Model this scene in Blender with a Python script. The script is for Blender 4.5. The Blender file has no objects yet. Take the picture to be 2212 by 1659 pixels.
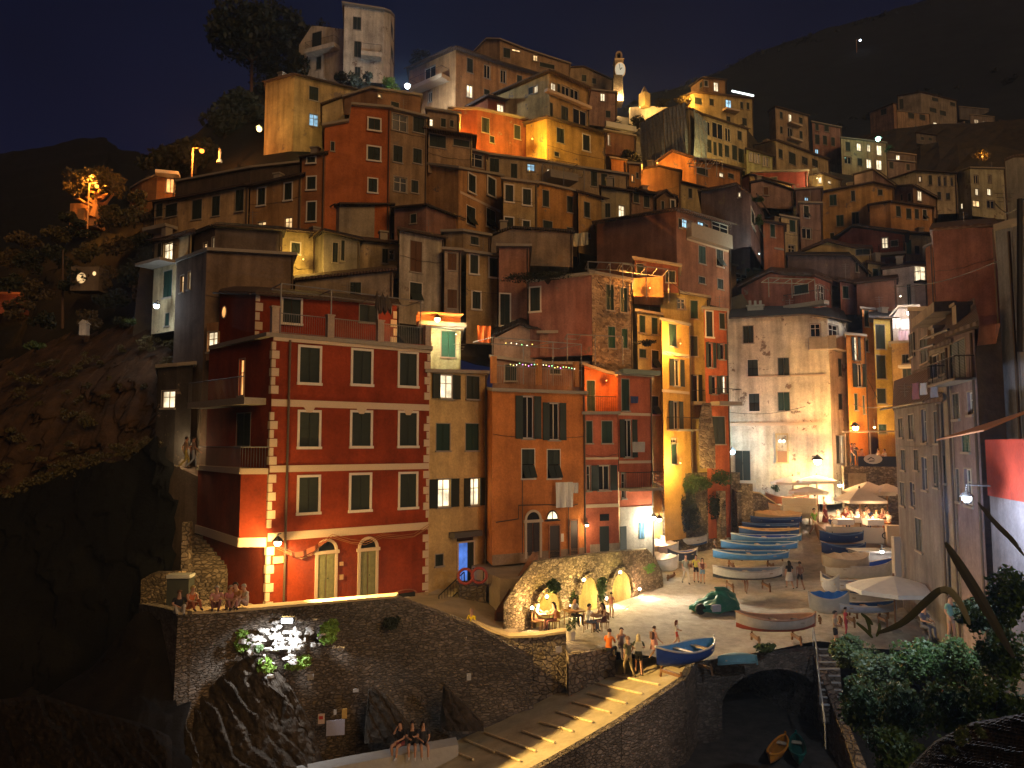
import bpy, math, random, bmesh
from mathutils import Vector, Matrix, noise
random.seed(7)
R = math.radians
scene = bpy.context.scene
# ---------------- camera ----------------
F = 1598.0; CX = 1106.0; CY = 829.5; PITCH = math.atan(130.5/1598.0); ZC = 14.0
cam = bpy.data.cameras.new('camera'); camo = bpy.data.objects.new('camera', cam)
scene.collection.objects.link(camo); scene.camera = camo
cam.sensor_width = 36; cam.lens = 36*F/2212.0; cam.clip_end = 5000; cam.clip_start = 0.1
camo.location = (0, 0, ZC); camo.rotation_euler = (math.pi/2+PITCH, 0, 0)
# ---------------- night sky ----------------
w = bpy.data.worlds.new('World'); scene.world = w; w.use_nodes = True
nt = w.node_tree; bg = nt.nodes['Background']
tc = nt.nodes.new('ShaderNodeTexCoord'); sx = nt.nodes.new('ShaderNodeSeparateXYZ')
cr = nt.nodes.new('ShaderNodeValToRGB')
cr.color_ramp.elements[0].position = 0.0; cr.color_ramp.elements[0].color = (0.0085, 0.0095, 0.024, 1)
cr.color_ramp.elements[1].position = 0.6; cr.color_ramp.elements[1].color = (0.0018, 0.0028, 0.0105, 1)
e = cr.color_ramp.elements.new(0.3); e.color = (0.0040, 0.0052, 0.0195, 1)
nt.links.new(tc.outputs['Generated'], sx.inputs[0]); nt.links.new(sx.outputs['Z'], cr.inputs[0])
wn=nt.nodes.new('ShaderNodeTexNoise'); wn.inputs['Scale'].default_value=2.6; wn.inputs['Detail'].default_value=5; nt.links.new(tc.outputs['Generated'], wn.inputs['Vector'])
wm=nt.nodes.new('ShaderNodeMapRange'); wm.inputs[1].default_value=.3; wm.inputs[2].default_value=.7; wm.inputs[3].default_value=.72; wm.inputs[4].default_value=1.35; nt.links.new(wn.outputs[0], wm.inputs[0])
wx=nt.nodes.new('ShaderNodeVectorMath'); wx.operation='SCALE'; nt.links.new(cr.outputs[0], wx.inputs[0]); nt.links.new(wm.outputs[0], wx.inputs['Scale']); nt.links.new(wx.outputs[0], bg.inputs[0]); bg.inputs[1].default_value = 1.0
# ---------------- town glow: one soft warm lamp from the harbour side ----------------
sd = bpy.data.lights.new('sun', 'SUN'); sd.energy = 0.98; sd.angle = R(30); sd.color = (1.0, 0.56, 0.22)
so = bpy.data.objects.new('sun', sd); scene.collection.objects.link(so)
Ld = Vector((0.52, -0.78, 0.40)).normalized()
so.rotation_euler = Ld.to_track_quat('Z', 'Y').to_euler()
scene.view_settings.view_transform = 'Standard'; scene.view_settings.look = 'None'
scene.view_settings.exposure = 0.22; scene.view_settings.gamma = 1.0
# ---------------- pixel <-> space ----------------
REG = {k: (x*.54217, y*.54217, s) for k, (x, y, s) in dict(
 A=(1400,0,.2451),B=(500,0,.2451),C=(2300,100,.2451),D=(3080,100,.2451),E=(0,500,.2451),F=(600,700,.2451),
 G=(1500,600,.2451),H=(2400,700,.2451),I=(3080,700,.2451),J=(0,1200,.2451),K=(780,1150,.2451),L=(1650,1200,.2451),
 M=(2500,1100,.2451),N=(3280,1200,.1961),O=(400,1800,.2451),P=(1300,1800,.2451),Q=(2100,1850,.2451),
 R=(2950,1700,.2451),S=(0,2300,.2451),T=(900,2310,.2451),U=(1800,2310,.2451),V=(2780,2300,.31865),o=(0,0,1.0)).items()}
def ov(reg, x, y):
    a, b, s = REG[reg]; return a+x*s, b+y*s
def ray(px, py):
    u = (px-CX)/F; v = (CY-py)/F
    d = Vector((u, math.cos(PITCH)-v*math.sin(PITCH), math.sin(PITCH)+v*math.cos(PITCH)))
    return d/d.y
def P(px, py, d):
    r = ray(px, py)*d; return Vector((r.x, r.y, r.z+ZC))
def PR(reg, x, y, d): return P(*ov(reg, x, y), d)
# ---------------- object helpers ----------------
COL = scene.collection
def tag(o, label=None, cat=None, group=None, kind=None):
    if label: o['label'] = label
    if cat: o['category'] = cat
    if group: o['group'] = group
    if kind: o['kind'] = kind
    return o
def thing(name, label, cat, loc=(0,0,0), rz=0, group=None):
    o = bpy.data.objects.new(name, None); COL.objects.link(o); o.empty_display_size = .3
    o.location = loc; o.rotation_euler = (0,0,rz)
    return tag(o, label, cat, group)
class MB:
    def __init__(s, org=(0,0,0)):
        s.v = []; s.f = []; s.m = []; s.o = Vector(org)
    def add(s, vs, fs, m=0):
        b = len(s.v); s.v += [tuple(Vector(p)-s.o) for p in vs]
        s.f += [tuple(i+b for i in f) for f in fs]; s.m += [m]*len(fs)
    def poly(s, pts, m=0): s.add(pts, [tuple(range(len(pts)))], m)
    def hexa(s, q, m=0):   # 8 pts: bottom 4, top 4
        s.add(q, [(3,2,1,0),(4,5,6,7),(0,1,5,4),(1,2,6,5),(2,3,7,6),(3,0,4,7)], m)
    def box(s, c, d, rz=0, m=0, rx=0, ry=0):
        M_ = Matrix.Rotation(rz,3,'Z') @ Matrix.Rotation(ry,3,'Y') @ Matrix.Rotation(rx,3,'X'); c = Vector(c)
        q = [c+M_@Vector((a*d[0]/2, b*d[1]/2, z*d[2]/2)) for z in (-1,1) for a,b in ((-1,-1),(1,-1),(1,1),(-1,1))]
        s.hexa(q, m)
    def prism(s, pts, z0, z1, m=0):  # pts xy list, z1 may be list
        n = len(pts); zt = z1 if isinstance(z1, (list,tuple)) else [z1]*n
        zb = z0 if isinstance(z0, (list,tuple)) else [z0]*n
        vs = [(p[0],p[1],zb[i]) for i,p in enumerate(pts)]+[(p[0],p[1],zt[i]) for i,p in enumerate(pts)]
        fs = [tuple(reversed(range(n))), tuple(range(n,2*n))]+[(i,(i+1)%n,n+(i+1)%n,n+i) for i in range(n)]
        s.add(vs, fs, m)
    def tube(s, pts, r, n=6, m=0, cap=True):
        pts = [Vector(p) for p in pts]; rs = r if isinstance(r,(list,tuple)) else [r]*len(pts)
        vs = []
        for i,p in enumerate(pts):
            t = (pts[min(i+1,len(pts)-1)]-pts[max(i-1,0)]).normalized()
            a = t.orthogonal() if abs(t.z)>.99 else t.cross(Vector((0,0,1)))
            a.normalize(); b = t.cross(a)
            vs += [p+(a*math.cos(2*math.pi*k/n)+b*math.sin(2*math.pi*k/n))*rs[i] for k in range(n)]
        fs = [(i*n+k, i*n+(k+1)%n, (i+1)*n+(k+1)%n, (i+1)*n+k) for i in range(len(pts)-1) for k in range(n)]
        if cap: fs += [tuple(reversed(range(n))), tuple(range(len(vs)-n,len(vs)))]
        s.add(vs, fs, m)
    def lathe(s, c, prof, n=12, m=0):  # prof [(r,z)]
        c = Vector(c); vs = []
        for r,z in prof: vs += [c+Vector((r*math.cos(2*math.pi*k/n), r*math.sin(2*math.pi*k/n), z)) for k in range(n)]
        fs = [(i*n+k, i*n+(k+1)%n, (i+1)*n+(k+1)%n, (i+1)*n+k) for i in range(len(prof)-1) for k in range(n)]
        s.add(vs, fs, m)
    def blob(s, c, r, n=8, m=0, j=0):
        c = Vector(c); rr = r if isinstance(r,(tuple,list)) else (r,r,r)
        vs = []; 
        for i in range(n//2+1):
            th = math.pi*i/(n//2)
            for k in range(n):
                ph = 2*math.pi*k/n; q = 1+random.uniform(-j,j)
                vs.append(c+Vector((rr[0]*math.sin(th)*math.cos(ph)*q, rr[1]*math.sin(th)*math.sin(ph)*q, rr[2]*math.cos(th)*q)))
        fs = [(i*n+k,(i+1)*n+k,(i+1)*n+(k+1)%n,i*n+(k+1)%n) for i in range(n//2) for k in range(n)]
        s.add(vs, fs, m)
    def build(s, name, mats, parent=None, smooth=False):
        me = bpy.data.meshes.new(name); me.from_pydata(s.v, [], s.f)
        if isinstance(mats,tuple) and isinstance(mats[0],float): mats = plaster(mats)
        mats = mats if isinstance(mats,(list,tuple)) else [mats]
        for a in mats: me.materials.append(a)
        if len(mats) > 1: me.polygons.foreach_set('material_index', s.m)
        if smooth: me.polygons.foreach_set('use_smooth', [True]*len(s.f))
        me.update()
        o = bpy.data.objects.new(name, me); COL.objects.link(o)
        if parent: o.parent = parent
        else: o.location = s.o
        return o
def struct(o): o['kind'] = 'structure'; return o
# ---------------- materials ----------------
MATS = {}
def _new(key):
    m = bpy.data.materials.new(key); m.use_nodes = True; n = m.node_tree.nodes; b = n['Principled BSDF']; return m, m.node_tree, n, b
def plain(key, c, rough=.7, metal=0, bump=0, bscale=20, var=.12, spec=.3):
    if key in MATS: return MATS[key]
    m, t, n, b = _new(key)
    b.inputs['Roughness'].default_value = rough; b.inputs['Metallic'].default_value = metal
    b.inputs['Specular IOR Level'].default_value = spec
    co = n.new('ShaderNodeTexCoord'); no = n.new('ShaderNodeTexNoise'); no.inputs['Scale'].default_value = bscale; no.inputs['Detail'].default_value = 4
    t.links.new(co.outputs['Object'], no.inputs['Vector'])
    mx = n.new('ShaderNodeMix'); mx.data_type = 'RGBA'
    mx.inputs[6].default_value = (*[x*(1-var*1.5) for x in c],1); mx.inputs[7].default_value = (*[min(1,x*(1+var)) for x in c],1)
    t.links.new(no.outputs[0], mx.inputs[0]); t.links.new(mx.outputs[2], b.inputs['Base Color'])
    if bump:
        bp = n.new('ShaderNodeBump'); bp.inputs['Strength'].default_value = bump; bp.inputs['Distance'].default_value = .05
        t.links.new(no.outputs[0], bp.inputs['Height']); t.links.new(bp.outputs[0], b.inputs['Normal'])
    MATS[key] = m; return m
def plaster(c, wear=.4):
    key = 'plaster_%02x%02x%02x_%d' % (int(c[0]*255),int(c[1]*255),int(c[2]*255),int(wear*10))
    if key in MATS: return MATS[key]
    m, t, n, b = _new(key); b.inputs['Roughness'].default_value = .92; b.inputs['Specular IOR Level'].default_value = .15
    co = n.new('ShaderNodeTexCoord')
    n1 = n.new('ShaderNodeTexNoise'); n1.inputs['Scale'].default_value = .45; n1.inputs['Detail'].default_value = 7; n1.inputs['Roughness'].default_value = .65
    t.links.new(co.outputs['Object'], n1.inputs['Vector'])
    mp = n.new('ShaderNodeMapping'); mp.inputs['Scale'].default_value = (1.6,1.6,.16); t.links.new(co.outputs['Object'], mp.inputs['Vector'])
    n2 = n.new('ShaderNodeTexNoise'); n2.inputs['Scale'].default_value = 1.3; n2.inputs['Detail'].default_value = 5; t.links.new(mp.outputs[0], n2.inputs['Vector'])
    n3 = n.new('ShaderNodeTexNoise'); n3.inputs['Scale'].default_value = 9; n3.inputs['Detail'].default_value = 6; t.links.new(co.outputs['Object'], n3.inputs['Vector'])
    r1 = n.new('ShaderNodeValToRGB'); r1.color_ramp.elements[0].position=.34; r1.color_ramp.elements[1].position=.68
    r1.color_ramp.elements[0].color=(*[x*.62 for x in c],1); r1.color_ramp.elements[1].color=(*[min(.95,x*1.18) for x in c],1)
    t.links.new(n1.outputs[0], r1.inputs[0])
    r2 = n.new('ShaderNodeValToRGB'); r2.color_ramp.elements[0].position=.25; r2.color_ramp.elements[1].position=.62
    k = 1-wear*.75; r2.color_ramp.elements[0].color=(k,k*.97,k*.94,1); r2.color_ramp.elements[1].color=(1,1,1,1)
    t.links.new(n2.outputs[0], r2.inputs[0])
    mx = n.new('ShaderNodeMix'); mx.data_type='RGBA'; mx.blend_type='MULTIPLY'; mx.inputs[0].default_value=1
    t.links.new(r1.outputs[0], mx.inputs[6]); t.links.new(r2.outputs[0], mx.inputs[7])
    # fine grain
    r3 = n.new('ShaderNodeMapRange'); r3.inputs[1].default_value=.3; r3.inputs[2].default_value=.7; r3.inputs[3].default_value=.86; r3.inputs[4].default_value=1.1
    t.links.new(n3.outputs[0], r3.inputs[0])
    m2 = n.new('ShaderNodeMix'); m2.data_type='RGBA'; m2.blend_type='MULTIPLY'; m2.inputs[0].default_value=1
    t.links.new(mx.outputs[2], m2.inputs[6]); t.links.new(r3.outputs[0], m2.inputs[7])
    last = m2.outputs[2]
    if wear > .6:   # patches where the render has fallen
        v = n.new('ShaderNodeTexNoise'); v.inputs['Scale'].default_value=.8; v.inputs['Detail'].default_value=9; v.inputs['Roughness'].default_value=.7; t.links.new(co.outputs['Object'], v.inputs['Vector'])
        rv = n.new('ShaderNodeValToRGB'); rv.color_ramp.elements[0].position=.60; rv.color_ramp.elements[1].position=.64
        t.links.new(v.outputs[0], rv.inputs[0])
        m3 = n.new('ShaderNodeMix'); m3.data_type='RGBA'; m3.inputs[7].default_value=(.20,.15,.11,1)
        t.links.new(rv.outputs[0], m3.inputs[0]); t.links.new(last, m3.inputs[6]); last = m3.outputs[2]
    t.links.new(last, b.inputs['Base Color'])
    bp = n.new('ShaderNodeBump'); bp.inputs['Strength'].default_value=.5; bp.inputs['Distance'].default_value=.03
    t.links.new(n3.outputs[0], bp.inputs['Height']); t.links.new(bp.outputs[0], b.inputs['Normal'])
    MATS[key] = m; return m
def stone(key, c1, c2, scale=2.2, mortar=(.05,.04,.03), flat=1.7, bump=.9, dist=.12):
    if key in MATS: return MATS[key]
    m, t, n, b = _new(key); b.inputs['Roughness'].default_value=.9; b.inputs['Specular IOR Level'].default_value=.2
    co = n.new('ShaderNodeTexCoord'); mp = n.new('ShaderNodeMapping'); mp.inputs['Scale'].default_value=(1,1,flat)
    t.links.new(co.outputs['Object'], mp.inputs['Vector'])
    nz = n.new('ShaderNodeTexNoise'); nz.inputs['Scale'].default_value=1.2; nz.inputs['Detail'].default_value=3; t.links.new(mp.outputs[0], nz.inputs['Vector'])
    wv = n.new('ShaderNodeMix'); wv.data_type='RGBA'; wv.blend_type='LINEAR_LIGHT'; wv.inputs[0].default_value=.22
    t.links.new(mp.outputs[0], wv.inputs[6]); t.links.new(nz.outputs[1], wv.inputs[7])
    v1 = n.new('ShaderNodeTexVoronoi'); v1.inputs['Scale'].default_value=scale; t.links.new(wv.outputs[2], v1.inputs['Vector'])
    v2 = n.new('ShaderNodeTexVoronoi'); v2.feature='DISTANCE_TO_EDGE'; v2.inputs['Scale'].default_value=scale; t.links.new(wv.outputs[2], v2.inputs['Vector'])
    sp = n.new('ShaderNodeSeparateColor'); t.links.new(v1.outputs['Color'], sp.inputs[0])
    mx = n.new('ShaderNodeMix'); mx.data_type='RGBA'; mx.inputs[6].default_value=(*c1,1); mx.inputs[7].default_value=(*c2,1); t.links.new(sp.outputs[0], mx.inputs[0])
    rr = n.new('ShaderNodeValToRGB'); rr.color_ramp.elements[0].position=.0; rr.color_ramp.elements[1].position=.13; t.links.new(v2.outputs['Distance'], rr.inputs[0])
    m2 = n.new('ShaderNodeMix'); m2.data_type='RGBA'; m2.inputs[6].default_value=(*mortar,1)
    t.links.new(rr.outputs[0], m2.inputs[0]); t.links.new(mx.outputs[2], m2.inputs[7])
    n4 = n.new('ShaderNodeTexNoise'); n4.inputs['Scale'].default_value=.35; n4.inputs['Detail'].default_value=8; t.links.new(co.outputs['Object'], n4.inputs['Vector'])
    mr = n.new('ShaderNodeMapRange'); mr.inputs[1].default_value=.3; mr.inputs[2].default_value=.7; mr.inputs[3].default_value=.45; mr.inputs[4].default_value=1.35; t.links.new(n4.outputs[0], mr.inputs[0])
    m3 = n.new('ShaderNodeMix'); m3.data_type='RGBA'; m3.blend_type='MULTIPLY'; m3.inputs[0].default_value=1
    t.links.new(m2.outputs[2], m3.inputs[6]); t.links.new(mr.outputs[0], m3.inputs[7]); t.links.new(m3.outputs[2], b.inputs['Base Color'])
    n5 = n.new('ShaderNodeTexNoise'); n5.inputs['Scale'].default_value=7; n5.inputs['Detail'].default_value=5; t.links.new(co.outputs['Object'], n5.inputs['Vector'])
    ad = n.new('ShaderNodeMath'); ad.operation='ADD'; t.links.new(rr.outputs[0], ad.inputs[0]); t.links.new(n5.outputs[0], ad.inputs[1])
    ad2 = n.new('ShaderNodeMath'); ad2.operation='ADD'; t.links.new(ad.outputs[0], ad2.inputs[0]); t.links.new(sp.outputs[1], ad2.inputs[1])
    bp = n.new('ShaderNodeBump'); bp.inputs['Strength'].default_value=bump; bp.inputs['Distance'].default_value=dist
    t.links.new(ad2.outputs[0], bp.inputs['Height']); t.links.new(bp.outputs[0], b.inputs['Normal'])
    MATS[key] = m; return m
def ground_mat(key, c1, c2, scale=1.2, bump=.5, det=9):
    if key in MATS: return MATS[key]
    m, t, n, b = _new(key); b.inputs['Roughness'].default_value=.85; b.inputs['Specular IOR Level'].default_value=.25
    co = n.new('ShaderNodeTexCoord'); a = n.new('ShaderNodeTexNoise'); a.inputs['Scale'].default_value=scale; a.inputs['Detail'].default_value=det; a.inputs['Roughness'].default_value=.7
    t.links.new(co.outputs['Object'], a.inputs['Vector'])
    rp = n.new('ShaderNodeValToRGB'); rp.color_ramp.elements[0].position=.3; rp.color_ramp.elements[1].position=.7
    rp.color_ramp.elements[0].color=(*c1,1); rp.color_ramp.elements[1].color=(*c2,1)
    t.links.new(a.outputs[0], rp.inputs[0]); t.links.new(rp.outputs[0], b.inputs['Base Color'])
    bp = n.new('ShaderNodeBump'); bp.inputs['Strength'].default_value=bump; bp.inputs['Distance'].default_value=.15
    t.links.new(a.outputs[0], bp.inputs['Height']); t.links.new(bp.outputs[0], b.inputs['Normal'])
    MATS[key] = m; return m
def louver(key, c):
    if key in MATS: return MATS[key]
    m, t, n, b = _new(key); b.inputs['Roughness'].default_value=.55; b.inputs['Specular IOR Level'].default_value=.35
    co = n.new('ShaderNodeTexCoord'); wv = n.new('ShaderNodeTexWave'); wv.bands_direction='Z'; wv.inputs['Scale'].default_value=5.5; wv.inputs['Distortion'].default_value=.3
    t.links.new(co.outputs['Object'], wv.inputs['Vector'])
    mx = n.new('ShaderNodeMix'); mx.data_type='RGBA'; mx.inputs[6].default_value=(*[x*.55 for x in c],1); mx.inputs[7].default_value=(*[x*1.25 for x in c],1)
    t.links.new(wv.outputs[1], mx.inputs[0]); t.links.new(mx.outputs[2], b.inputs['Base Color'])
    bp = n.new('ShaderNodeBump'); bp.inputs['Strength'].default_value=.7; bp.inputs['Distance'].default_value=.02
    t.links.new(wv.outputs[1], bp.inputs['Height']); t.links.new(bp.outputs[0], b.inputs['Normal'])
    MATS[key] = m; return m
def tile(key, c):
    if key in MATS: return MATS[key]
    m, t, n, b = _new(key); b.inputs['Roughness'].default_value=.85
    co = n.new('ShaderNodeTexCoord'); wv = n.new('ShaderNodeTexWave'); wv.bands_direction='X'; wv.inputs['Scale'].default_value=1.6; wv.inputs['Distortion'].default_value=1.2; wv.inputs['Detail'].default_value=3
    t.links.new(co.outputs['Object'], wv.inputs['Vector'])
    no = n.new('ShaderNodeTexNoise'); no.inputs['Scale'].default_value=2.5; no.inputs['Detail'].default_value=6; t.links.new(co.outputs['Object'], no.inputs['Vector'])
    mx = n.new('ShaderNodeMix'); mx.data_type='RGBA'; mx.inputs[6].default_value=(*[x*.5 for x in c],1); mx.inputs[7].default_value=(*[x*1.3 for x in c],1)
    t.links.new(no.outputs[0], mx.inputs[0]); t.links.new(mx.outputs[2], b.inputs['Base Color'])
    bp = n.new('ShaderNodeBump'); bp.inputs['Strength'].default_value=.8; bp.inputs['Distance'].default_value=.08
    t.links.new(wv.outputs[1], bp.inputs['Height']); t.links.new(bp.outputs[0], b.inputs['Normal'])
    MATS[key] = m; return m
def emis(key, c, s, var=0.0):
    if key in MATS: return MATS[key]
    m = bpy.data.materials.new(key); m.use_nodes=True; t=m.node_tree; n=t.nodes; n.clear()
    o=n.new('ShaderNodeOutputMaterial'); e=n.new('ShaderNodeEmission'); e.inputs[0].default_value=(*c,1); e.inputs[1].default_value=s
    if var:
        co=n.new('ShaderNodeTexCoord'); no=n.new('ShaderNodeTexNoise'); no.inputs['Scale'].default_value=1.1; no.inputs['Detail'].default_value=3
        t.links.new(co.outputs['Object'], no.inputs['Vector']); mr=n.new('ShaderNodeMapRange')
        mr.inputs[1].default_value=.35; mr.inputs[2].default_value=.65; mr.inputs[3].default_value=s*(1-var); mr.inputs[4].default_value=s*(1+var*.6)
        t.links.new(no.outputs[0], mr.inputs[0]); t.links.new(mr.outputs[0], e.inputs[1])
    t.links.new(e.outputs[0], o.inputs[0]); MATS[key]=m; return m
def leafmat(key, c1, c2):
    if key in MATS: return MATS[key]
    m, t, n, b = _new(key); b.inputs['Roughness'].default_value=.55; b.inputs['Specular IOR Level'].default_value=.3
    co=n.new('ShaderNodeTexCoord'); no=n.new('ShaderNodeTexNoise'); no.inputs['Scale'].default_value=2.2; no.inputs['Detail'].default_value=4; t.links.new(co.outputs['Object'], no.inputs['Vector'])
    mx=n.new('ShaderNodeMix'); mx.data_type='RGBA'; mx.inputs[6].default_value=(*c1,1); mx.inputs[7].default_value=(*c2,1)
    t.links.new(no.outputs[0], mx.inputs[0]); t.links.new(mx.outputs[2], b.inputs['Base Color'])
    MATS[key]=m; return m
def glass(key='dark_glass'):
    if key in MATS: return MATS[key]
    m, t, n, b = _new(key); b.inputs['Base Color'].default_value=(.012,.014,.016,1); b.inputs['Roughness'].default_value=.12; b.inputs['Specular IOR Level'].default_value=.6
    MATS[key]=m; return m
DK = louver('shutter_dark', (.022,.032,.024)); GR = louver('shutter_green', (.02,.10,.065)); BR = louver('shutter_brown', (.13,.06,.025))
GRD = louver('shutter_deep_green', (.018,.05,.036))
WHITE = plain('white_paint', (.62,.56,.47), .6); GREYF = plain('grey_trim', (.30,.26,.21), .8); IRON = plain('iron', (.03,.03,.03), .5, .6)
RAIL = plain('grey_rail', (.22,.21,.2), .5, .3)
PALE = plain('pale_trim', (.56,.43,.30), .85, bump=.2)
PIPE = plain('pipe_metal', (.10,.07,.05), .6, .4); CLAY = tile('roof_tile', (.085,.048,.034)); SLATE = tile('roof_slate', (.035,.030,.032))
CONC = plain('concrete', (.28,.24,.19), .9, bump=.4, bscale=6); WOOD = plain('wood', (.22,.11,.045), .7, bscale=12, var=.3)
GL = glass(); LITW = emis('lit_room_warm', (1,.62,.27), 1.25, .7); LITY = emis('lit_room_cream', (1,.80,.50), 1.55, .6)
LITO = emis('lit_room_orange', (1,.42,.12), 1.7, .5); LITB = emis('lit_room_blue', (.45,.78,1), 1.0, .7); DIML = emis('lit_room_dim', (.9,.62,.35), .5, .6)
# ---------------- facade ----------------
class Facade:
    def __init__(s, A, B):
        s.A = Vector((A[0],A[1])); s.B = Vector((B[0],B[1])); d = s.B-s.A; s.L = d.length; s.u = d/s.L; s.n = Vector((s.u.y,-s.u.x)); s.rz = math.atan2(s.u.y, s.u.x); s.off = 0
    def pt(s, u, z, w=0):
        q = s.A+s.u*u+s.n*(w+s.off); return Vector((q.x,q.y,z))
    def hit(s, px, py):
        r = ray(px,py); k = (s.A.x*s.n.x+s.A.y*s.n.y)/(r.x*s.n.x+r.y*s.n.y)
        q = Vector((r.x*k, r.y*k)); return (q-s.A).dot(s.u), r.z*k+ZC
    def bx(s, mb, u0, u1, z0, z1, w0, w1, m=0):
        mb.hexa([s.pt(u0,z0,w1),s.pt(u1,z0,w1),s.pt(u1,z0,w0),s.pt(u0,z0,w0),s.pt(u0,z1,w1),s.pt(u1,z1,w1),s.pt(u1,z1,w0),s.pt(u0,z1,w0)], m)
    def rect(s, reg, x0, y0, x1, y1):
        a = ov(reg,x0,y0); b = ov(reg,x1,y1); ym=(a[1]+b[1])/2; xm=(a[0]+b[0])/2
        u0 = s.hit(a[0],ym)[0]; u1 = s.hit(b[0],ym)[0]; z1 = s.hit(xm,a[1])[1]; z0 = s.hit(xm,b[1])[1]
        return u0,u1,z0,z1
def window(fc, r, ty, root, org, far=False, recess=.16, proud=False):
    if proud:
        fc=Facade(fc.A,fc.B); fc.off=.075; recess=.08
    u0,u1,z0,z1 = r; W = u1-u0; H = z1-z0; f = min(.09, W*.09)
    if ty in 'NX': return
    trim = WHITE if ty in 'DaFl' else GREYF
    mb = MB(org)
    leaf = 0
    if ty in 'TS': leaf = W*.27
    a,b_ = u0+leaf, u1-leaf
    if ty in 'DFl': s_=max(.09,min(.16,W*.12)); fr=.035
    else: s_=.05; fr=.012
    # surround
    fc.bx(mb,a-s_,a,z0-s_*.6,z1+s_,0,fr); fc.bx(mb,b_,b_+s_,z0-s_*.6,z1+s_,0,fr); fc.bx(mb,a,b_,z1,z1+s_,0,fr)
    fc.bx(mb,a-s_-.03,b_+s_+.03,z0-s_*.6-.06,z0,0,fr+.07)
    win = mb.build('window', trim, root)
    if ty in 'dgbDGa':
        mat = {'d':DK,'D':DK,'g':GRD,'G':GR,'b':BR,'a':DK}[ty]
        mid = (u0+u1)/2
        for (p,q) in ((u0+.01,mid-.012),(mid+.012,u1-.01)):
            m2 = MB(org)
            zl = z0 if ty!='a' else z0+H*.48
            fc.bx(m2,p,q,zl,z1,-.07,-.03)
            if not far:
                fc.bx(m2,p,p+.05,zl,z1,-.03,-.012); fc.bx(m2,q-.05,q,zl,z1,-.03,-.012); fc.bx(m2,p+.05,q-.05,(zl+z1)/2-.03,(zl+z1)/2+.03,-.03,-.012)
            if ty=='a':
                o_=.38; zt=z0+H*.46
                m2.hexa([fc.pt(p,z0+.04,o_),fc.pt(q,z0+.04,o_),fc.pt(q,z0+.04,o_-.04),fc.pt(p,z0+.04,o_-.04),fc.pt(p,zt,0),fc.pt(q,zt,0),fc.pt(q,zt,-.04),fc.pt(p,zt,-.04)])
            m2.build('shutter', mat, win)
        if ty=='a':
            m3 = MB(org); m3.poly([fc.pt(u0,z0,-recess+.01),fc.pt(u1,z0,-recess+.01),fc.pt(u1,z1,-recess+.01),fc.pt(u0,z1,-recess+.01)]); m3.build('pane', GL, win)
    else:
        pm = {'o':GL,'T':GL,'L':LITY,'S':LITY,'W':LITW,'B':LITB,'O':LITO,'F':GL,'w':DIML,'l':LITY}[ty]
        m3 = MB(org); m3.poly([fc.pt(a,z0,-recess+.02),fc.pt(b_,z0,-recess+.02),fc.pt(b_,z1,-recess+.02),fc.pt(a,z1,-recess+.02)]); m3.build('pane', pm, win)
        m4 = MB(org); g=.05 if not far else .07; ww=-recess+.03
        fc.bx(m4,a,a+g,z0,z1,ww,ww+.04); fc.bx(m4,b_-g,b_,z0,z1,ww,ww+.04); fc.bx(m4,a+g,b_-g,z1-g,z1,ww,ww+.04); fc.bx(m4,a+g,b_-g,z0,z0+g,ww,ww+.04)
        if b_-a>.5: fc.bx(m4,(a+b_)/2-g*.5,(a+b_)/2+g*.5,z0+g,z1-g,ww,ww+.04)
        if not far and ty!='T': fc.bx(m4,a+g,(a+b_)/2-g*.5,z0+H*.62,z0+H*.62+.04,ww,ww+.03); fc.bx(m4,(a+b_)/2+g*.5,b_-g,z0+H*.62,z0+H*.62+.04,ww,ww+.03)
        m4.build('frame', WHITE if ty in 'TSoLl' else GREYF, win)
        if leaf:
            for sgn,hp in ((-1,a),(1,b_)):
                m2 = MB(org); e_ = hp+sgn*leaf
                fc.bx(m2,min(hp,e_),max(hp,e_),z0-.02,z1+.02,.05,.09)
                fc.bx(m2,min(hp,e_),max(hp,e_),(z0+z1)/2-.03,(z0+z1)/2+.03,.09,.105); fc.bx(m2,min(hp,e_),max(hp,e_),z1-.05,z1+.02,.09,.105); fc.bx(m2,min(hp,e_),max(hp,e_),z0-.02,z0+.05,.09,.105)
                m2.build('shutter', DK, win)
BASES = []
def parse(s):
    out=[]
    for it in s.split(';'):
        q=it.split()
        if q: out.append((*map(float,q[:4]), q[4] if len(q)>4 else 'd', q[5] if len(q)>5 else None))
    return out
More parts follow.
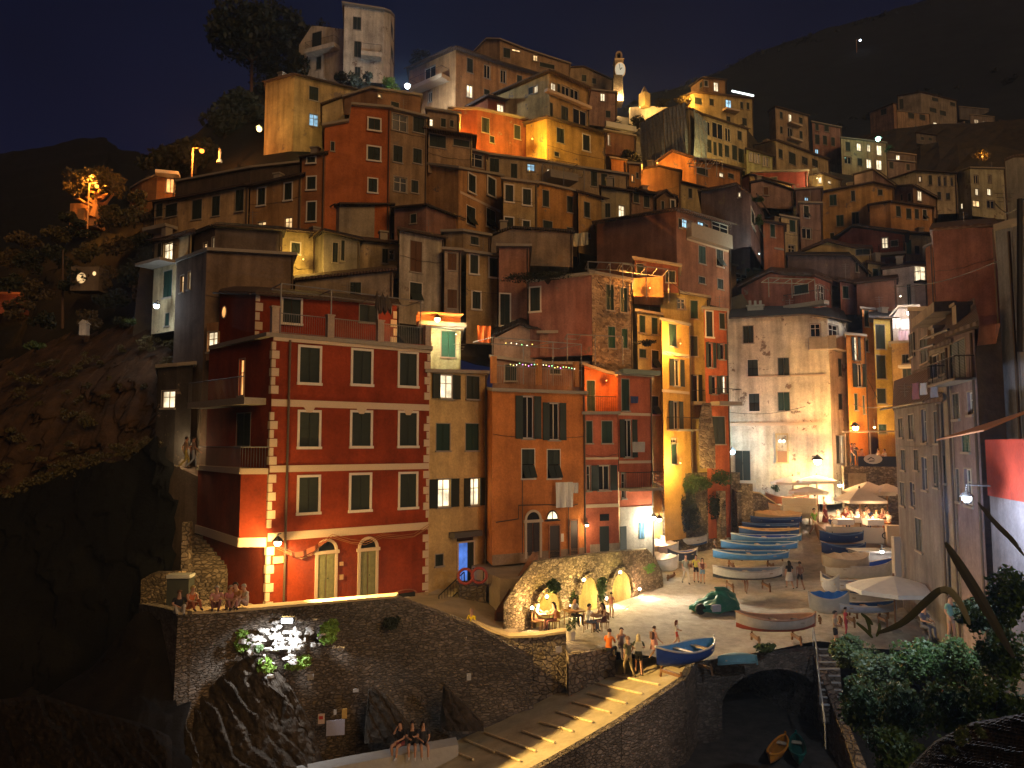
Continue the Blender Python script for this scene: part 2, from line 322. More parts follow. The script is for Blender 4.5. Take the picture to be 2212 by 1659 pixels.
def house(label, reg, tops, base, col, wins='', roof='tile', t=6.0, wear=.62, cat='house', name='house', zb=None, pipe=True, chim=None, rmat=None, over=.35, group=None, inset=0):
    # tops: (x,y,d) | (x,y) level with reference | (x,y,'g') on the facade line
    ref = next(q for q in tops if len(q)>2 and q[2]!='g'); zr = PR(reg,*ref).z-ZC
    pts=[]
    for q in tops:
        if len(q)>2 and q[2]=='g': pts.append(('g',q)); continue
        d = q[2] if len(q)>2 else zr/ray(*ov(reg,q[0],q[1])).z
        pts.append(('c', PR(reg,q[0],q[1],d)))
    corners=[i for i,p in enumerate(pts) if p[0]=='c']; cpts=[pts[i][1] for i in corners]
    allt=[]   # all tops world
    segs=[]
    for a,b in zip(corners,corners[1:]):
        fc=Facade(pts[a][1],pts[b][1]); tl=[(0,pts[a][1].z)]
        for i in range(a+1,b):
            x,y=ov(reg,pts[i][1][0],pts[i][1][1]); u,z=fc.hit(x,y); tl.append((min(max(u,.05),fc.L-.05),z))
        tl.append((fc.L,pts[b][1].z)); segs.append((fc,tl,ov(reg,*tops[a][:2])[0],ov(reg,*tops[b][:2])[0]))
    if zb is None:
        zb=min(PR(reg,tops[corners[k]][0],base,cpts[k].y).z for k in range(len(cpts)))
    mid=sum(cpts,Vector())/len(cpts); push=Vector((mid.x,mid.y,0)).normalized()*t
    org=Vector((mid.x,mid.y,zb)); root=thing(name,label,cat,org,0,group)
    far = mid.y>72
    mb=MB(org); WL=parse(wins) if isinstance(wins,str) else wins; done=[]
    for k,(fc,tl,xa,xb) in enumerate(segs):
        zm=min(z for _,z in tl); holes=[]
        for wn in WL:
            wr=wn[5] or reg; xm=ov(wr,(wn[0]+wn[2])/2,0)[0]
            if not (xa<=xm<xb): continue
            r=list(fc.rect(wr,*wn[:4]))
            r[0]=max(r[0],.06); r[1]=min(r[1],fc.L-.06)
            if r[1]-r[0]<.08: continue
            done.append((fc,r,wn[4],False))
            if r[3]<zm-.05:
                r2=list(r)
                if wn[4] in 'TS': lf=(r[1]-r[0])*.27; r2[0]+=lf; r2[1]-=lf
                r2[2]=max(r2[2],zb+.02); holes.append(r2)
            else: done[-1]=(fc,r,wn[4],True); holes.append(None)
        hs=[h for h in holes if h]
        us=sorted(set([0,fc.L]+[h[0] for h in hs]+[h[1] for h in hs])); zs=sorted(set([zb,zm]+[h[2] for h in hs]+[h[3] for h in hs]))
        for i in range(len(us)-1):
            for j in range(len(zs)-1):
                uc=(us[i]+us[i+1])/2; zc=(zs[j]+zs[j+1])/2
                if any(h[0]<uc<h[1] and h[2]<zc<h[3] for h in hs): continue
                mb.poly([fc.pt(us[i],zs[j]),fc.pt(us[i+1],zs[j]),fc.pt(us[i+1],zs[j+1]),fc.pt(us[i],zs[j+1])])
        top=[(u,z) for u,z in tl]
        pl=[fc.pt(0,zm),fc.pt(fc.L,zm)]+[fc.pt(u,z) for u,z in reversed(top) if z>zm+1e-4]
        if len(pl)>=3: mb.poly(pl)
        for h in hs:
            rc=-.16
            mb.poly([fc.pt(h[0],h[2]),fc.pt(h[0],h[3]),fc.pt(h[0],h[3],rc),fc.pt(h[0],h[2],rc)]); mb.poly([fc.pt(h[1],h[3]),fc.pt(h[1],h[2]),fc.pt(h[1],h[2],rc),fc.pt(h[1],h[3],rc)])
            mb.poly([fc.pt(h[0],h[3]),fc.pt(h[1],h[3]),fc.pt(h[1],h[3],rc),fc.pt(h[0],h[3],rc)]); mb.poly([fc.pt(h[1],h[2]),fc.pt(h[0],h[2]),fc.pt(h[0],h[2],rc),fc.pt(h[1],h[2],rc)])
            mb.poly([fc.pt(h[0],h[2],rc),fc.pt(h[1],h[2],rc),fc.pt(h[1],h[3],rc),fc.pt(h[0],h[3],rc)])
        for i,(u,z) in enumerate(tl):
            if i or not allt: allt.append(fc.pt(u,z))
    n=len(allt); bk=[p+push for p in allt]
    for i in range(n-1):
        a,b=allt[i],allt[i+1]; A2,B2=bk[i],bk[i+1]
        mb.poly([a,b,B2,A2]); mb.poly([Vector((B2.x,B2.y,zb)),Vector((A2.x,A2.y,zb)),A2,B2])
    for i in (0,n-1):
        a,b=allt[i],bk[i]; mb.poly([Vector((b.x,b.y,zb)),Vector((a.x,a.y,zb)),a,b] if i==0 else [Vector((a.x,a.y,zb)),Vector((b.x,b.y,zb)),b,a])
    mat = col if not isinstance(col,tuple) else plaster(col,wear)
    wl=mb.build('wall', mat, root)
    for fc,r,ty,pr_ in done: window(fc,r,ty,root,org,far,proud=pr_)
    # roof
    rm = rmat or (CLAY if roof=='tile' else CONC)
    mr=MB(org); pd=push.normalized(); ridge=t*.5; rise=.17*t if roof=='tile' else .02
    if roof!='none':
        th=.14 if roof=='tile' else .18; ovh=over
        Tp=[]
        for i,p in enumerate(allt):
            q=p-pd*ovh
            if i==0: q=q-Vector((segs[0][0].u.x,segs[0][0].u.y,0))*ovh*.6
            if i==n-1: q=q+Vector((segs[-1][0].u.x,segs[-1][0].u.y,0))*ovh*.6
            Tp.append(q)
        for i in range(n-1):
            a,b=Tp[i],Tp[i+1]; up=Vector((0,0,th)); r1=a+pd*(ridge+ovh)+Vector((0,0,rise)); r2=b+pd*(ridge+ovh)+Vector((0,0,rise)); e1=a+pd*(t+ovh*1.5); e2=b+pd*(t+ovh*1.5); dn=Vector((0,0,.004))
            mr.add([a+dn,b+dn,e2+dn,e1+dn,a+up,b+up,e2+up,e1+up,r1+up,r2+up],[(0,1,5,4),(3,2,1,0),(2,3,7,6),(4,5,9,8),(8,9,6,7),(0,4,8,7,3),(1,2,6,9,5)])
        mr.build('roof', rm, root)
    if chim is None: chim = random.random()<.45 and roof=='tile'
    if chim:
        q=allt[n//2]*.55+allt[0]*.45+pd*random.uniform(1.0,2.2); hh=random.uniform(.7,1.1); mc=MB(org)
        mc.box((q.x,q.y,q.z+hh/2),(.55,.5,hh+.6),segs[0][0].rz); mc.box((q.x,q.y,q.z+hh+.36),(.7,.65,.12),segs[0][0].rz)
        mc.build('chimney', CONC, root)
    for fc,tl,_,_ in segs:
        if roof=='tile' and tl[0][1]-zb>1.5 and fc.L>1 and len(tl)==2:
            mg=MB(org); a=fc.pt(-.1,tl[0][1]+.02,over+.06); b=fc.pt(fc.L+.1,tl[-1][1]+.02,over+.06); mg.tube([a,b],.055,5); mg.build('gutter',PIPE,root)
    if t>=5 and random.random()<.55 and mid.y<110:
        q=allt[0].lerp(allt[-1],random.uniform(.2,.8))+pd*random.uniform(.8,2.5); ha=random.uniform(1.2,2.2); ma=MB(org); ma.tube([q,q+Vector((0,0,ha))],.02,4)
        for k_ in range(3): z_=ha-.12-.16*k_; ma.tube([q+Vector((-.35+.06*k_,0,z_)),q+Vector((.35-.06*k_,0,z_))],.012,3)
        ma.build('antenna',RAIL,root)
    if mid.y<75 and random.random()<.6:
        fc,tl=segs[-1][0],segs[-1][1]; zt_=min(tl[0][1],tl[-1][1]); mc_=MB(org); zc=zt_-random.uniform(1.2,2.6)
        if fc.L>2 and zc>zb+1: mc_.tube([fc.pt(fc.L*i/10,zc+random.uniform(-.06,.06)-.15*math.sin(math.pi*i/10),.06) for i in range(11)],.014,3); mc_.build('cable',IRON,root)
    if pipe:
        fc=segs[-1][0]; u=fc.L-.12; m5=MB(org); m5.tube([fc.pt(u,segs[-1][1][-1][1]-.1,.08),fc.pt(u,zb,.08)],.05 if not far else .06,5); m5.build('downpipe', PIPE, root)
    BASES.append((mid.x,mid.y,zb)); 
    for p in cpts: BASES.append((p.x,p.y,zb))
    return dict(root=root,org=org,segs=[s[0] for s in segs],zb=zb,push=push,tops=cpts,reg=reg)
def slab(h, k, x0, y0, x1, y1, depth, mat, name='balcony', rail=0, reg=None, rmat=None, railname='railing'):
    """box standing out from facade k of house h; rect is its front outline as seen; optional railing of height rail"""
    fc=h['segs'][k]; r=fc.rect(reg or h['reg'],x0,y0,x1,y1); mb=MB(h['org']); fc.bx(mb,r[0],r[1],r[2],r[3],0.003,depth)
    o=mb.build(name,mat,h['root'])
    if rail:
        m2=MB(h['org']); z=r[3]; 
        for (a,b) in (((r[0]+.03,depth-.04),(r[1]-.03,depth-.04)),((r[0]+.03,depth-.04),(r[0]+.03,.03)),((r[1]-.03,depth-.04),(r[1]-.03,.03))):
            p=fc.pt(a[0],z+rail,a[1]); q=fc.pt(b[0],z+rail,b[1]); m2.tube([p,q],.022,4)
            nn=max(2,int((q-p).length/.14))
            for i in range(nn+1):
                s_=p.lerp(q,i/nn); m2.tube([s_-Vector((0,0,rail)),s_],.009,3,cap=False)
        m2.build(railname, rmat or IRON, o)
    return o
def trimbox(h,k,x0,y0,x1,y1,w0,w1,mat,name,reg=None):
    fc=h['segs'][k]; r=fc.rect(reg or h['reg'],x0,y0,x1,y1); mb=MB(h['org']); fc.bx(mb,r[0],r[1],r[2],r[3],w0,w1); return mb.build(name,mat,h['root'])
# =====================================================  HOUSES  =====================================================
TERRA=(.42,.15,.05); ORANGE=(.52,.22,.07); OCHRE=(.50,.31,.12); YEL=(.56,.40,.16); CREAM=(.56,.47,.32); PINK=(.46,.21,.14); DRED=(.24,.06,.04)
BROWN=(.30,.17,.10); GREY=(.26,.22,.18); WHT=(.66,.60,.50); REDW=(.26,.040,.013); MAUVE=(.33,.22,.19); TAN=(.44,.30,.18)
STONE=stone('stone_house',(.16,.10,.06),(.50,.36,.22),3.4,(.30,.22,.15),1.5,.8,.06)
H=house
# --- hilltop ---
h=H('tall white villa with rounded right corner on the hilltop, tower block','A',[(-61,45,85),(290,100,86),(345,122,87.5),(378,150,91)],700,WHT,
 '15 150 85 262 d;25 365 85 505 d;30 590 80 680 d;348 215 368 325 d;348 425 370 530 d',roof='flat',t=9,over=.5,cat='villa',name='villa',chim=False)
slab(h,0,85,490,262,530,1.0,WHT,rail=.95)
h=H('low white wing of the hilltop villa with two dark doorways','B',[(1530,395,90),(1640,230,'g'),(1690,228,'g'),(2050,272,86.5)],700,WHT,'1648 285 1730 430 d;1680 500 1725 612 d',roof='none',t=7,cat='villa',name='villa',pipe=False)
slab(h,0,1625,440,1885,475,1.1,WHT,rail=.9)
H('grey-sided yellow house under the villa with one blue lit window','B',[(1235,735),(1490,665,70),(2030,795)],1700,(.50,.36,.17),'1620 765 1700 885 d;1620 1005 1700 1112 B',t=7)
H('small dark annex with slanted pale eave beside the grey-sided yellow house','B',[(1735,935,67),(1950,850,'g'),(2000,880,67.5)],1150,(.46,.34,.2),t=5,pipe=False)
h=H('low brown roof-terrace block below the villa shrubs with a small lit opening','A',[(-60,870,64),(180,785,'g'),(230,800,64),(610,850,66)],1010,BROWN,'225 825 265 858 W;350 900 420 960 d',roof='flat',t=5,pipe=False)
h=H('large tan house with long left balcony and white-lit gable on the ridge','A',[(510,625),(920,438,80),(1285,565),(1640,670)],1010,(.50,.28,.13),
 '645 590 740 730 o;675 810 710 900 o;1020 515 1072 640 d;1170 570 1225 690 o;1315 615 1365 730 o;1460 665 1505 750 d;1018 750 1070 860 L;1170 790 1220 840 d;1060 900 1090 950 d',t=9,over=.7,chim=False)
slab(h,0,585,740,865,775,1.3,PALE,rail=.9)
H('long brown house with curved roof shoulders behind the ridge','A',[(1090,460,97),(1190,352,'g'),(1310,356,95),(1550,450,96.5),(1925,570,99)],720,(.42,.29,.17),'1340 425 1400 510 d;1415 432 1490 455 W;1600 490 1640 540 W;1660 560 1790 600 d',roof='flat',t=9,chim=False)
h=H('ochre house with glazed roof terrace and two lit windows','A',[(1275,845),(1745,645,72),(2090,795)],1110,(.50,.33,.14),
 '1560 770 1600 830 d;1605 755 1640 822 L;1760 730 1805 850 L;1815 740 1840 855 d;1855 760 1925 890 o;1930 785 2005 900 o;1715 900 1775 1030 d;1850 940 1910 1070 d;1955 965 2075 1110 o',t=8,over=.6)
slab(h,1,1700,870,2090,895,.5,PALE,'cornice')
h=H('lower ochre house with bright yellow-lit left wall in the alley','A',[(1540,1100),(1720,1045,68),(2236,1190)],1640,(.55,.34,.10),'1810 1130 1875 1260 d;2040 1190 2100 1330 D;1790 1340 1830 1380 d',t=7,over=.5,chim=False)
H('dark red gabled house with two four-pane lit windows','A',[(1040,948),(1205,858,75),(1465,925)],1130,(.30,.09,.04),'1285 920 1345 1000 L;1410 955 1460 1030 L',t=6,over=.5)
H('dark brick-red house with glowing orange left side below the lit gable','A',[(870,970),(1110,970,67),(1550,1062,70)],1420,(.30,.10,.045),'1150 1040 1215 1170 d;1435 1105 1490 1225 d;1220 1200 1260 1260 d',t=6,roof='flat')
h=H('small stone-coloured terrace house left of the dark brick-red house','A',[(670,975,62),(950,1015,63)],1420,(.36,.25,.16),'690 1045 722 1112 L;790 1045 832 1120 d;870 1060 900 1120 d',roof='flat',t=5)
H('low house with tiled awning roof over two dark shop-like openings','A',[(680,1165,58.5),(1065,1222,60)],1520,TAN,'690 1190 832 1300 d;900 1232 1040 1292 d',t=5,over=.7)
# --- upper middle ---
h=H('tall terracotta house with small white-framed square windows','A',[(-235,1125,54.5),(-20,1080,'g'),(0,935,'g'),(345,962,56.2)],2250,(.44,.13,.04),'150 1050 252 1150 D;145 1295 252 1412 D;150 1575 226 1695 D;-180 1250 -150 1330 d',roof='flat',t=8,wear=.3)
H('narrow brown slice with three tall white-framed windows left of the terracotta house','F',[(1335,-150,54.8),(1545,-190,54.5)],560,(.36,.15,.06),'1385 -160 1455 -110 D;1380 10 1455 122 D;1380 232 1455 400 D;1405 470 1452 510 W',t=7,wear=.3)
H('olive-brown house with wide barred windows right of the terracotta house','A',[(345,968,56.4),(668,1045)],2050,(.34,.23,.13),'360 1010 495 1155 o;545 1035 645 1170 d;370 1285 450 1430 d;545 1312 620 1440 d;375 1560 490 1690 o;528 1590 590 1700 d',t=7,roof='flat')
h=H('long cream row house with three dark windows and corner balcony at the village edge','F',[(35,245,60.5),(250,212,59),(868,90)],540,(.56,.38,.20),'55 250 110 365 d;130 250 232 360 d;365 212 450 385 d;540 180 608 355 d;755 125 825 315 d;780 440 825 475 d',t=7,over=.5)
slab(h,0,42,470,240,500,1.2,CONC,rail=1.2)
H('ochre-brown row house with four white-framed windows and a pale cornice','F',[(880,108,56.4),(1335,5,54.7)],600,(.46,.26,.11),'945 110 1010 260 D;1180 65 1245 215 D;940 405 1015 485 W;1180 368 1245 480 W',t=7,over=.5)
h=H('low orange-lit house with white flat canopy on the left slope','E',[(1150,560,76),(1250,500,74),(1385,445,73),(1550,432,73.5)],860,(.42,.2,.08),'1462 465 1545 592 O;1190 600 1240 660 d;1390 690 1435 800 d',roof='flat',t=5)
slab(h,2,1385,430,1590,458,1.2,WHITE,'canopy')
h=H('brown house with stepped terrace and pergola posts','A',[(592,1385),(832,1288,60),(1190,1365)],2050,(.36,.2,.11),'895 1320 985 1390 d;1015 1350 1160 1470 o;1228 1400 1298 1480 d',t=7,roof='flat')
h=H('terrace house with one blue lit and one warm lit window under a pergola','G',[(970,45,63),(1420,95),(1720,150),(2212,222)],430,(.44,.33,.20),'1000 70 1080 190 d;1185 115 1240 250 d;1330 115 1398 180 B;1508 165 1575 262 L;1890 185 1945 315 d;1980 205 2035 350 d;2050 225 2095 350 d',t=6,roof='flat')
slab(h,1,1460,235,1700,300,1.6,CONC,rail=.9)
h=H('gable-sided house with banded yellow and salmon front','G',[(372,118,59.5),(725,168,57),(1115,232)],800,(.52,.29,.12),'805 215 865 370 D;975 245 1040 400 D;795 495 870 655 a;970 520 1045 680 a',t=7,roof='flat',chim=False)
for y in (455,):
    trimbox(h,1,735,440,1090,462,.004,.03,PALE,'band')
H('ochre row house with stained wall and four dark windows','G',[(1118,262,58),(1415,300)],830,(.47,.34,.16),'1135 305 1205 450 D;1290 340 1360 480 D;1130 590 1205 690 D;1290 620 1350 690 D',t=6,wear=.6,roof='flat')
H('deep orange row house with slim green-trimmed windows','G',[(1418,293,59.5),(1775,372)],880,(.52,.27,.08),'1465 350 1520 495 d;1680 405 1730 545 d;1470 620 1550 720 d;1680 680 1730 725 d',t=6,roof='flat')
H('plain ochre row house at the right end of the orange row','G',[(1778,372,60.5),(2035,440)],900,(.48,.30,.11),'1830 455 1880 590 d;2015 465 2035 590 d;1830 730 1880 765 d',t=6)
H('grey-green house with a tall white shuttered window','H',[(-10,105,62),(118,125,62),(250,145,63)],420,(.40,.34,.20),'25 245 70 370 d;145 262 200 370 L;-2 190 10 220 d',t=5)
H('small brown house with two tall shutters and low tiled roof','H',[(255,130,66),(455,180,67)],350,(.36,.22,.15),'270 150 318 240 d;365 178 415 280 d',t=5,over=.7)
h=H('little gabled roof turret with white-framed side opening','H',[(478,208,59.5),(565,140,'g'),(590,168,'g'),(650,198,60)],330,(.28,.18,.10),'520 225 545 310 d;600 220 632 290 D',t=3,pipe=False,chim=False)
h=H('big brown blank-walled house with curtained loggia and salmon lower front','H',[(-50,425,59),(650,312,55),(1115,445)],1080,(.33,.16,.10),
 '672 380 700 460 d;702 380 756 460 B;765 400 800 480 o;815 420 838 480 d;842 405 900 500 B;905 430 930 500 d;850 622 910 775 g;1005 650 1065 800 a;850 892 905 950 d;1015 912 1065 1000 d;960 420 1100 520 o',t=9,wear=.5,over=.6,chim=False)
slab(h,1,740,480,1100,600,.5,CONC,'parapet')
trimbox(h,1,742,606,1108,622,.004,.06,PALE,'band')
h=H('dark blank gable house with narrow pink front and tilted shutters','H',[(868,145,64),(1182,88,'g'),(1298,172,61),(1420,345)],620,(.22,.15,.15),'1200 150 1222 190 L;1312 320 1340 445 D;1378 372 1400 492 d',t=8,over=.5)
h=H('house with cyan-lit covered restaurant terrace','H',[(1118,790,69),(1500,862)],1060,TAN,'1180 865 1280 960 o;1330 890 1390 960 o',roof='flat',t=8)
fc=h['segs'][0]; r=fc.rect('H',1130,600,1508,850); mb=MB(h['org'])
fc.bx(mb,r[0],r[1],r[2]-.2,r[3]-.5,-3.2,-3.1); mb.build('back_wall', plaster((.30,.36,.34)), h['root'])
mb=MB(h['org']); fc.bx(mb,r[0],r[1],r[3]-.4,r[3]-.28,-3.2,.1)
for q in range(4): u=r[0]+(r[1]-r[0])*q/3; fc.bx(mb,u-.05,u+.05,r[2]-.3,r[3]-.4,-.05,.05)
mb.build('canopy', RAIL, h['root']); TERR_CYAN=fc.pt((r[0]+r[1])/2+1.2,r[3]-1.2,-1.2)
mb=MB(h['org'])
for q in range(26):
    u=random.uniform(r[0]+.2,r[1]-.2); p=fc.pt(u,r[2]+random.uniform(0,.5),random.uniform(-2.4,0)); mb.blob(p,random.uniform(.15,.35),6,j=.3)
mb.build('potted_greenery', leafmat('leaf_terrace',(.02,.05,.02),(.06,.12,.04)), h['root'])
H('slim cream house beside the brick-striped house','H',[(1575,362,70),(1725,388)],860,(.52,.42,.24),'1650 392 1700 497 g;1640 610 1700 700 o',t=5,roof='flat')
H('narrow brick-striped house with a green shutter','H',[(1415,408,67),(1605,442)],860,(.38,.15,.07),'1480 430 1520 540 g;1520 640 1590 645 d',t=5,over=.5)
H('mauve house with drooping shutter below the roof garden','H',[(1738,248,72),(1930,250,73)],660,MAUVE,'1775 265 1820 370 a;1760 460 1845 555 o',t=6,roof='flat')
H('dark roof-garden block with a tiny blue lamp window','D',[(200,1460,76),(430,1440,77)],1660,(.2,.14,.14),'280 1515 318 1550 B;270 1570 315 1655 d',t=5,roof='flat')
H('large yellow-orange house with blank lit gable and four windows','I',[(430,152,80.5),(880,66,79),(1065,112)],680,(.55,.33,.12),'500 168 560 262 g;690 132 722 223 d;560 348 622 445 g;697 322 757 425 d;925 122 965 172 d;505 505 538 560 d',t=8)
H('lower orange wing with four small windows in a row','I',[(850,265,77),(1032,235,76),(1410,287)],560,(.52,.28,.11),'1085 268 1125 360 d;1175 290 1218 380 d;1250 295 1285 380 d;1320 300 1355 385 a',t=7)
H('brown house with one tall lit window above the orange wing','I',[(1058,100,82),(1230,90,80),(1440,205,82)],330,(.34,.22,.15),'1272 138 1305 225 L;1125 165 1142 220 d;1190 155 1215 225 d',t=6)
h=H('dark red-walled house with broad slate roof and lit balcony door','I',[(530,592,74),(700,458,'g'),(800,470,72.5),(1158,522)],800,(.28,.10,.07),'958 545 1015 640 L;1040 570 1100 620 d',t=8,over=.8,rmat=SLATE,chim=True)
slab(h,1,930,690,1160,712,.9,CONC,rail=.9)
H('cream end house with green shutter under the slate roof','I',[(1162,522,74),(1400,530,74.5)],780,(.54,.42,.24),'1175 565 1220 690 G;1250 620 1290 690 d',t=7,over=.7,rmat=SLATE)
H('ochre gable with long low roofline and planter window','I',[(232,688,70.5),(478,588,'g'),(702,640,69.5),(862,655)],800,(.54,.40,.17),'730 650 852 700 d',t=7)
H('dark brown block with pink sliver side in the middle of the right slope','I',[(128,706,68.5),(676,712,67),(830,868,68)],960,(.17,.12,.11),'720 770 745 850 d',t=7,rmat=SLATE)
H('small yellow house with green window wedged by the white house','I',[(835,775,68),(975,792,68.4)],960,(.54,.42,.20),'880 820 925 905 g;845 865 866 935 d',t=5)
h=H('white house with big bright corner window on the right slope','I',[(965,832,66.5),(1240,797,65.5),(1342,802,66)],1180,(.62,.50,.42),'1246 800 1340 935 L;1185 960 1215 1160 d',t=6,over=.3)
slab(h,1,1240,935,1345,952,.7,IRON,rail=.8)
H('orange sliver of wall at the right of the white house','I',[(1342,640,64),(1405,600,63.5)],1340,(.5,.2,.08),t=5,roof='flat')
H('brown wall house in front of the white house','I',[(735,958,64.8),(1085,916,64)],1210,(.30,.15,.10),t=6,chim=False)
h=H('broad red-brown gable house with roof balcony above the cream building','H',[(1225,992,66),(1480,858,'g'),(1600,880,63.5),(1870,892),(2012,948)],1320,(.32,.11,.07),'1690 962 1815 1040 d;1848 955 1905 1140 o;1912 965 1960 1140 o',t=9,over=.6,chim=False)
slab(h,1,1640,1130,2000,1165,.9,CONC,rail=.9)
H('small pink house with green balcony door right of the broad gable','I',[(590,935,65.5),(742,962,66)],1220,(.42,.20,.15),'615 975 665 1080 g',t=6)
# --- back right ---
h=H('long cream house draped in blue scaffold netting','C',[(590,862),(790,750,86),(985,744,84),(1100,795),(1500,925)],1340,(.50,.40,.24),
 '1120 845 1175 970 o;1190 860 1288 1000 o;1305 905 1355 1025 o;1412 935 1450 1015 d;1100 1000 1130 1110 d;1145 1010 1185 1125 d;1200 1030 1230 1150 d;1245 1040 1280 1160 d;1300 1060 1340 1165 d;1365 1060 1410 1190 d;1420 1090 1470 1215 d;1450 1285 1478 1330 d',t=10,chim=False)
NETH=h
h=H('cream house by the neon strip with a white lit window','C',[(905,650),(1030,600,104),(1545,650,108)],930,(.52,.42,.20),'1165 650 1205 710 d;1305 660 1355 755 B;1435 680 1460 740 d;1490 685 1515 745 d;1315 805 1350 860 d;1455 820 1495 885 d;1035 640 1100 700 d',t=9,over=.5,chim=False)
fc=h['segs'][1]; r=fc.rect('C',1350,604,1540,618); mb=MB(h['org']); fc.bx(mb,r[0],r[1],r[2],r[3],.3,.42); mb.build('light_strip', emis('neon',(.9,1,.95),2.5), h['root'])
slab(h,1,1280,755,1400,772,.9,PALE)
H('small orange roof house on top of the neon-strip house','C',[(1005,545,109),(1110,468,106),(1310,490)],660,(.50,.28,.12),'1205 503 1245 585 L;1120 490 1150 540 D;1080 505 1100 550 d',t=7)
h=H('tall tan house with one lit balcony door on the far terrace','C',[(1690,768,119),(1745,724,116),(2036,802)],1160,(.42,.30,.19),'1785 765 1810 825 d;1865 785 1892 865 L;1955 815 1985 870 d;1788 895 1810 955 d;1855 905 1900 990 o;1960 935 1985 1000 d',t=9,chim=False)
slab(h,1,1850,878,1950,892,.8,PALE); slab(h,1,1848,1010,1955,1026,.8,PALE)
H('pink house with a small square white-lit window','D',[(345,858,120),(600,908,122)],1200,(.36,.20,.16),'370 965 410 1050 d;440 975 475 1055 d;512 990 545 1065 d;372 1092 402 1140 B;370 870 400 930 d;450 885 490 940 d',t=8,roof='flat')
H('cream house with five lit arched windows under the green lamp','D',[(598,998,118),(1000,1042,121)],1330,(.50,.38,.22),'640 1030 680 1110 d;740 1042 778 1108 L;830 1055 860 1115 L;915 1060 960 1148 L;630 1160 690 1220 o;745 1175 785 1240 d;825 1182 870 1262 L;912 1190 960 1275 L',t=8,roof='flat')
H('low mauve house with a lit dormer opening','D',[(1002,1192,122),(1260,1216,124)],1360,(.34,.24,.19),'1025 1205 1060 1265 d;1175 1225 1205 1280 d',t=8,roof='flat')
H('upper mauve block with one bright window','D',[(1005,1120,128),(1260,1150,130)],1230,(.2,.17,.14),'1085 1145 1120 1195 L',t=7,roof='flat')
H('brown hillside villa with projecting eave, far up the slope','D',[(855,772,190),(1060,692,186),(1088,700,187)],960,(.36,.22,.14),'950 740 1000 790 d',t=12,chim=False)
H('wide pale hillside villa with long terrace, far up the slope','D',[(1090,760,188),(1380,785,192)],990,(.40,.28,.18),'1190 775 1242 822 d;1290 790 1340 838 d;1250 900 1360 960 d',t=12,roof='flat')
H('long two-storey hillside house behind the pale villa','D',[(1098,625,200),(1300,592,198),(1615,668)],1000,(.30,.26,.21),'1115 650 1150 740 d;1400 640 1455 672 d;1470 755 1525 798 d;1560 680 1605 715 d;1415 858 1445 892 L;1380 730 1440 770 d',t=12)
H('dim grey apartment house with curtained windows on the far right slope','D',[(1738,792,200),(1950,812,202)],1010,(.26,.22,.19),'1775 832 1812 870 w;1850 850 1920 890 w;1785 940 1815 975 w;1840 950 1862 978 w',t=12,roof='flat')
H('faint pale house at the right edge of the far slope','D',[(2090,880,190),(2240,895,191)],1100,(.24,.21,.19),'2120 900 2190 940 d;2130 980 2190 1050 d',t=10,roof='flat')
H('faint row house on the far slope above the grey apartment','D',[(1640,720,230),(1900,745,232)],830,(.16,.15,.15),t=12,roof='flat')
H('grey house with two dim windows at the upper right edge of the far slope','D',[(1990,840,205),(2130,860,208)],930,(.22,.21,.20),'2020 880 2050 910 w;2080 890 2105 915 w',t=10)
H('dark low cottage between the pale villa and the grey apartments','D',[(1625,860,196),(1720,880,198)],960,(.2,.17,.14),'1650 890 1675 915 w',t=9)
H('unlit house below the wide pale hillside villa','D',[(1260,950,150),(1440,975,152)],1040,(.22,.19,.16),'1300 985 1330 1015 d;1370 990 1400 1020 d',t=9)
H('cream right-hand house with dark balconies and round gable lamps','D',[(1000,1375,98),(1262,1288,96),(1615,1312)],1660,(.52,.44,.30),'1285 1332 1310 1380 w;1370 1325 1400 1410 d;1450 1330 1480 1420 o;1500 1335 1530 1420 o;1560 1340 1590 1420 o;1450 1470 1480 1540 d;1525 1480 1560 1540 d',t=9,chim=False)
H('pale green-sided tenement with six small lit windows','D',[(1625,1302,97),(1735,1265,95),(2042,1270,97)],1680,(.44,.42,.30),'1770 1320 1810 1395 o;1895 1320 1925 1390 o;1785 1440 1812 1500 L;1890 1440 1925 1500 L;1762 1545 1825 1600 W;1885 1545 1955 1615 o;1650 1570 1670 1620 L',t=9,roof='flat')
H('thin orange-lit house beyond the tenement','D',[(1968,1275,100),(2060,1268,100)],1680,(.46,.3,.2),'1995 1282 2035 1345 O;1995 1385 2022 1460 L',t=7,roof='flat')
H('large plain grey gable wall at the right edge','D',[(2045,1195,62),(2120,1168,'g'),(2300,1165,56)],1950,(.30,.29,.26),t=10,pipe=False,chim=False,wear=.3)
H('ochre house with three brown windows below the netted house','C',[(1560,1065,97),(1750,1020,94),(2215,1190)],1340,(.46,.36,.20),'1775 1095 1810 1175 d;1865 1125 1925 1230 d;1980 1165 2030 1230 d;2070 1185 2120 1250 d',t=8)
H('green-lit low house with six shuttered windows in two groups','C',[(1490,1095,90),(1727,1168,91)],1340,(.46,.46,.26),'1510 1120 1545 1205 o;1555 1130 1610 1220 o;1632 1160 1660 1245 o;1668 1170 1695 1250 o',t=7)
H('dark raspberry-red house with a white corner strip','C',[(1540,1302,88),(2030,1292,86)],1430,(.30,.07,.06),'1700 1340 1760 1400 d',t=7,roof='flat')
H('low house front glowing yellow from an alley lamp','C',[(1425,1372,85),(1520,1322,83),(1890,1412)],1520,(.56,.38,.16),t=6,over=.3)
H('mauve gabled house in the right middle slope','C',[(1530,1398,80),(1645,1372,'g'),(1900,1462,81)],1600,(.36,.24,.20),'1640 1430 1682 1500 b',t=7,rmat=SLATE)
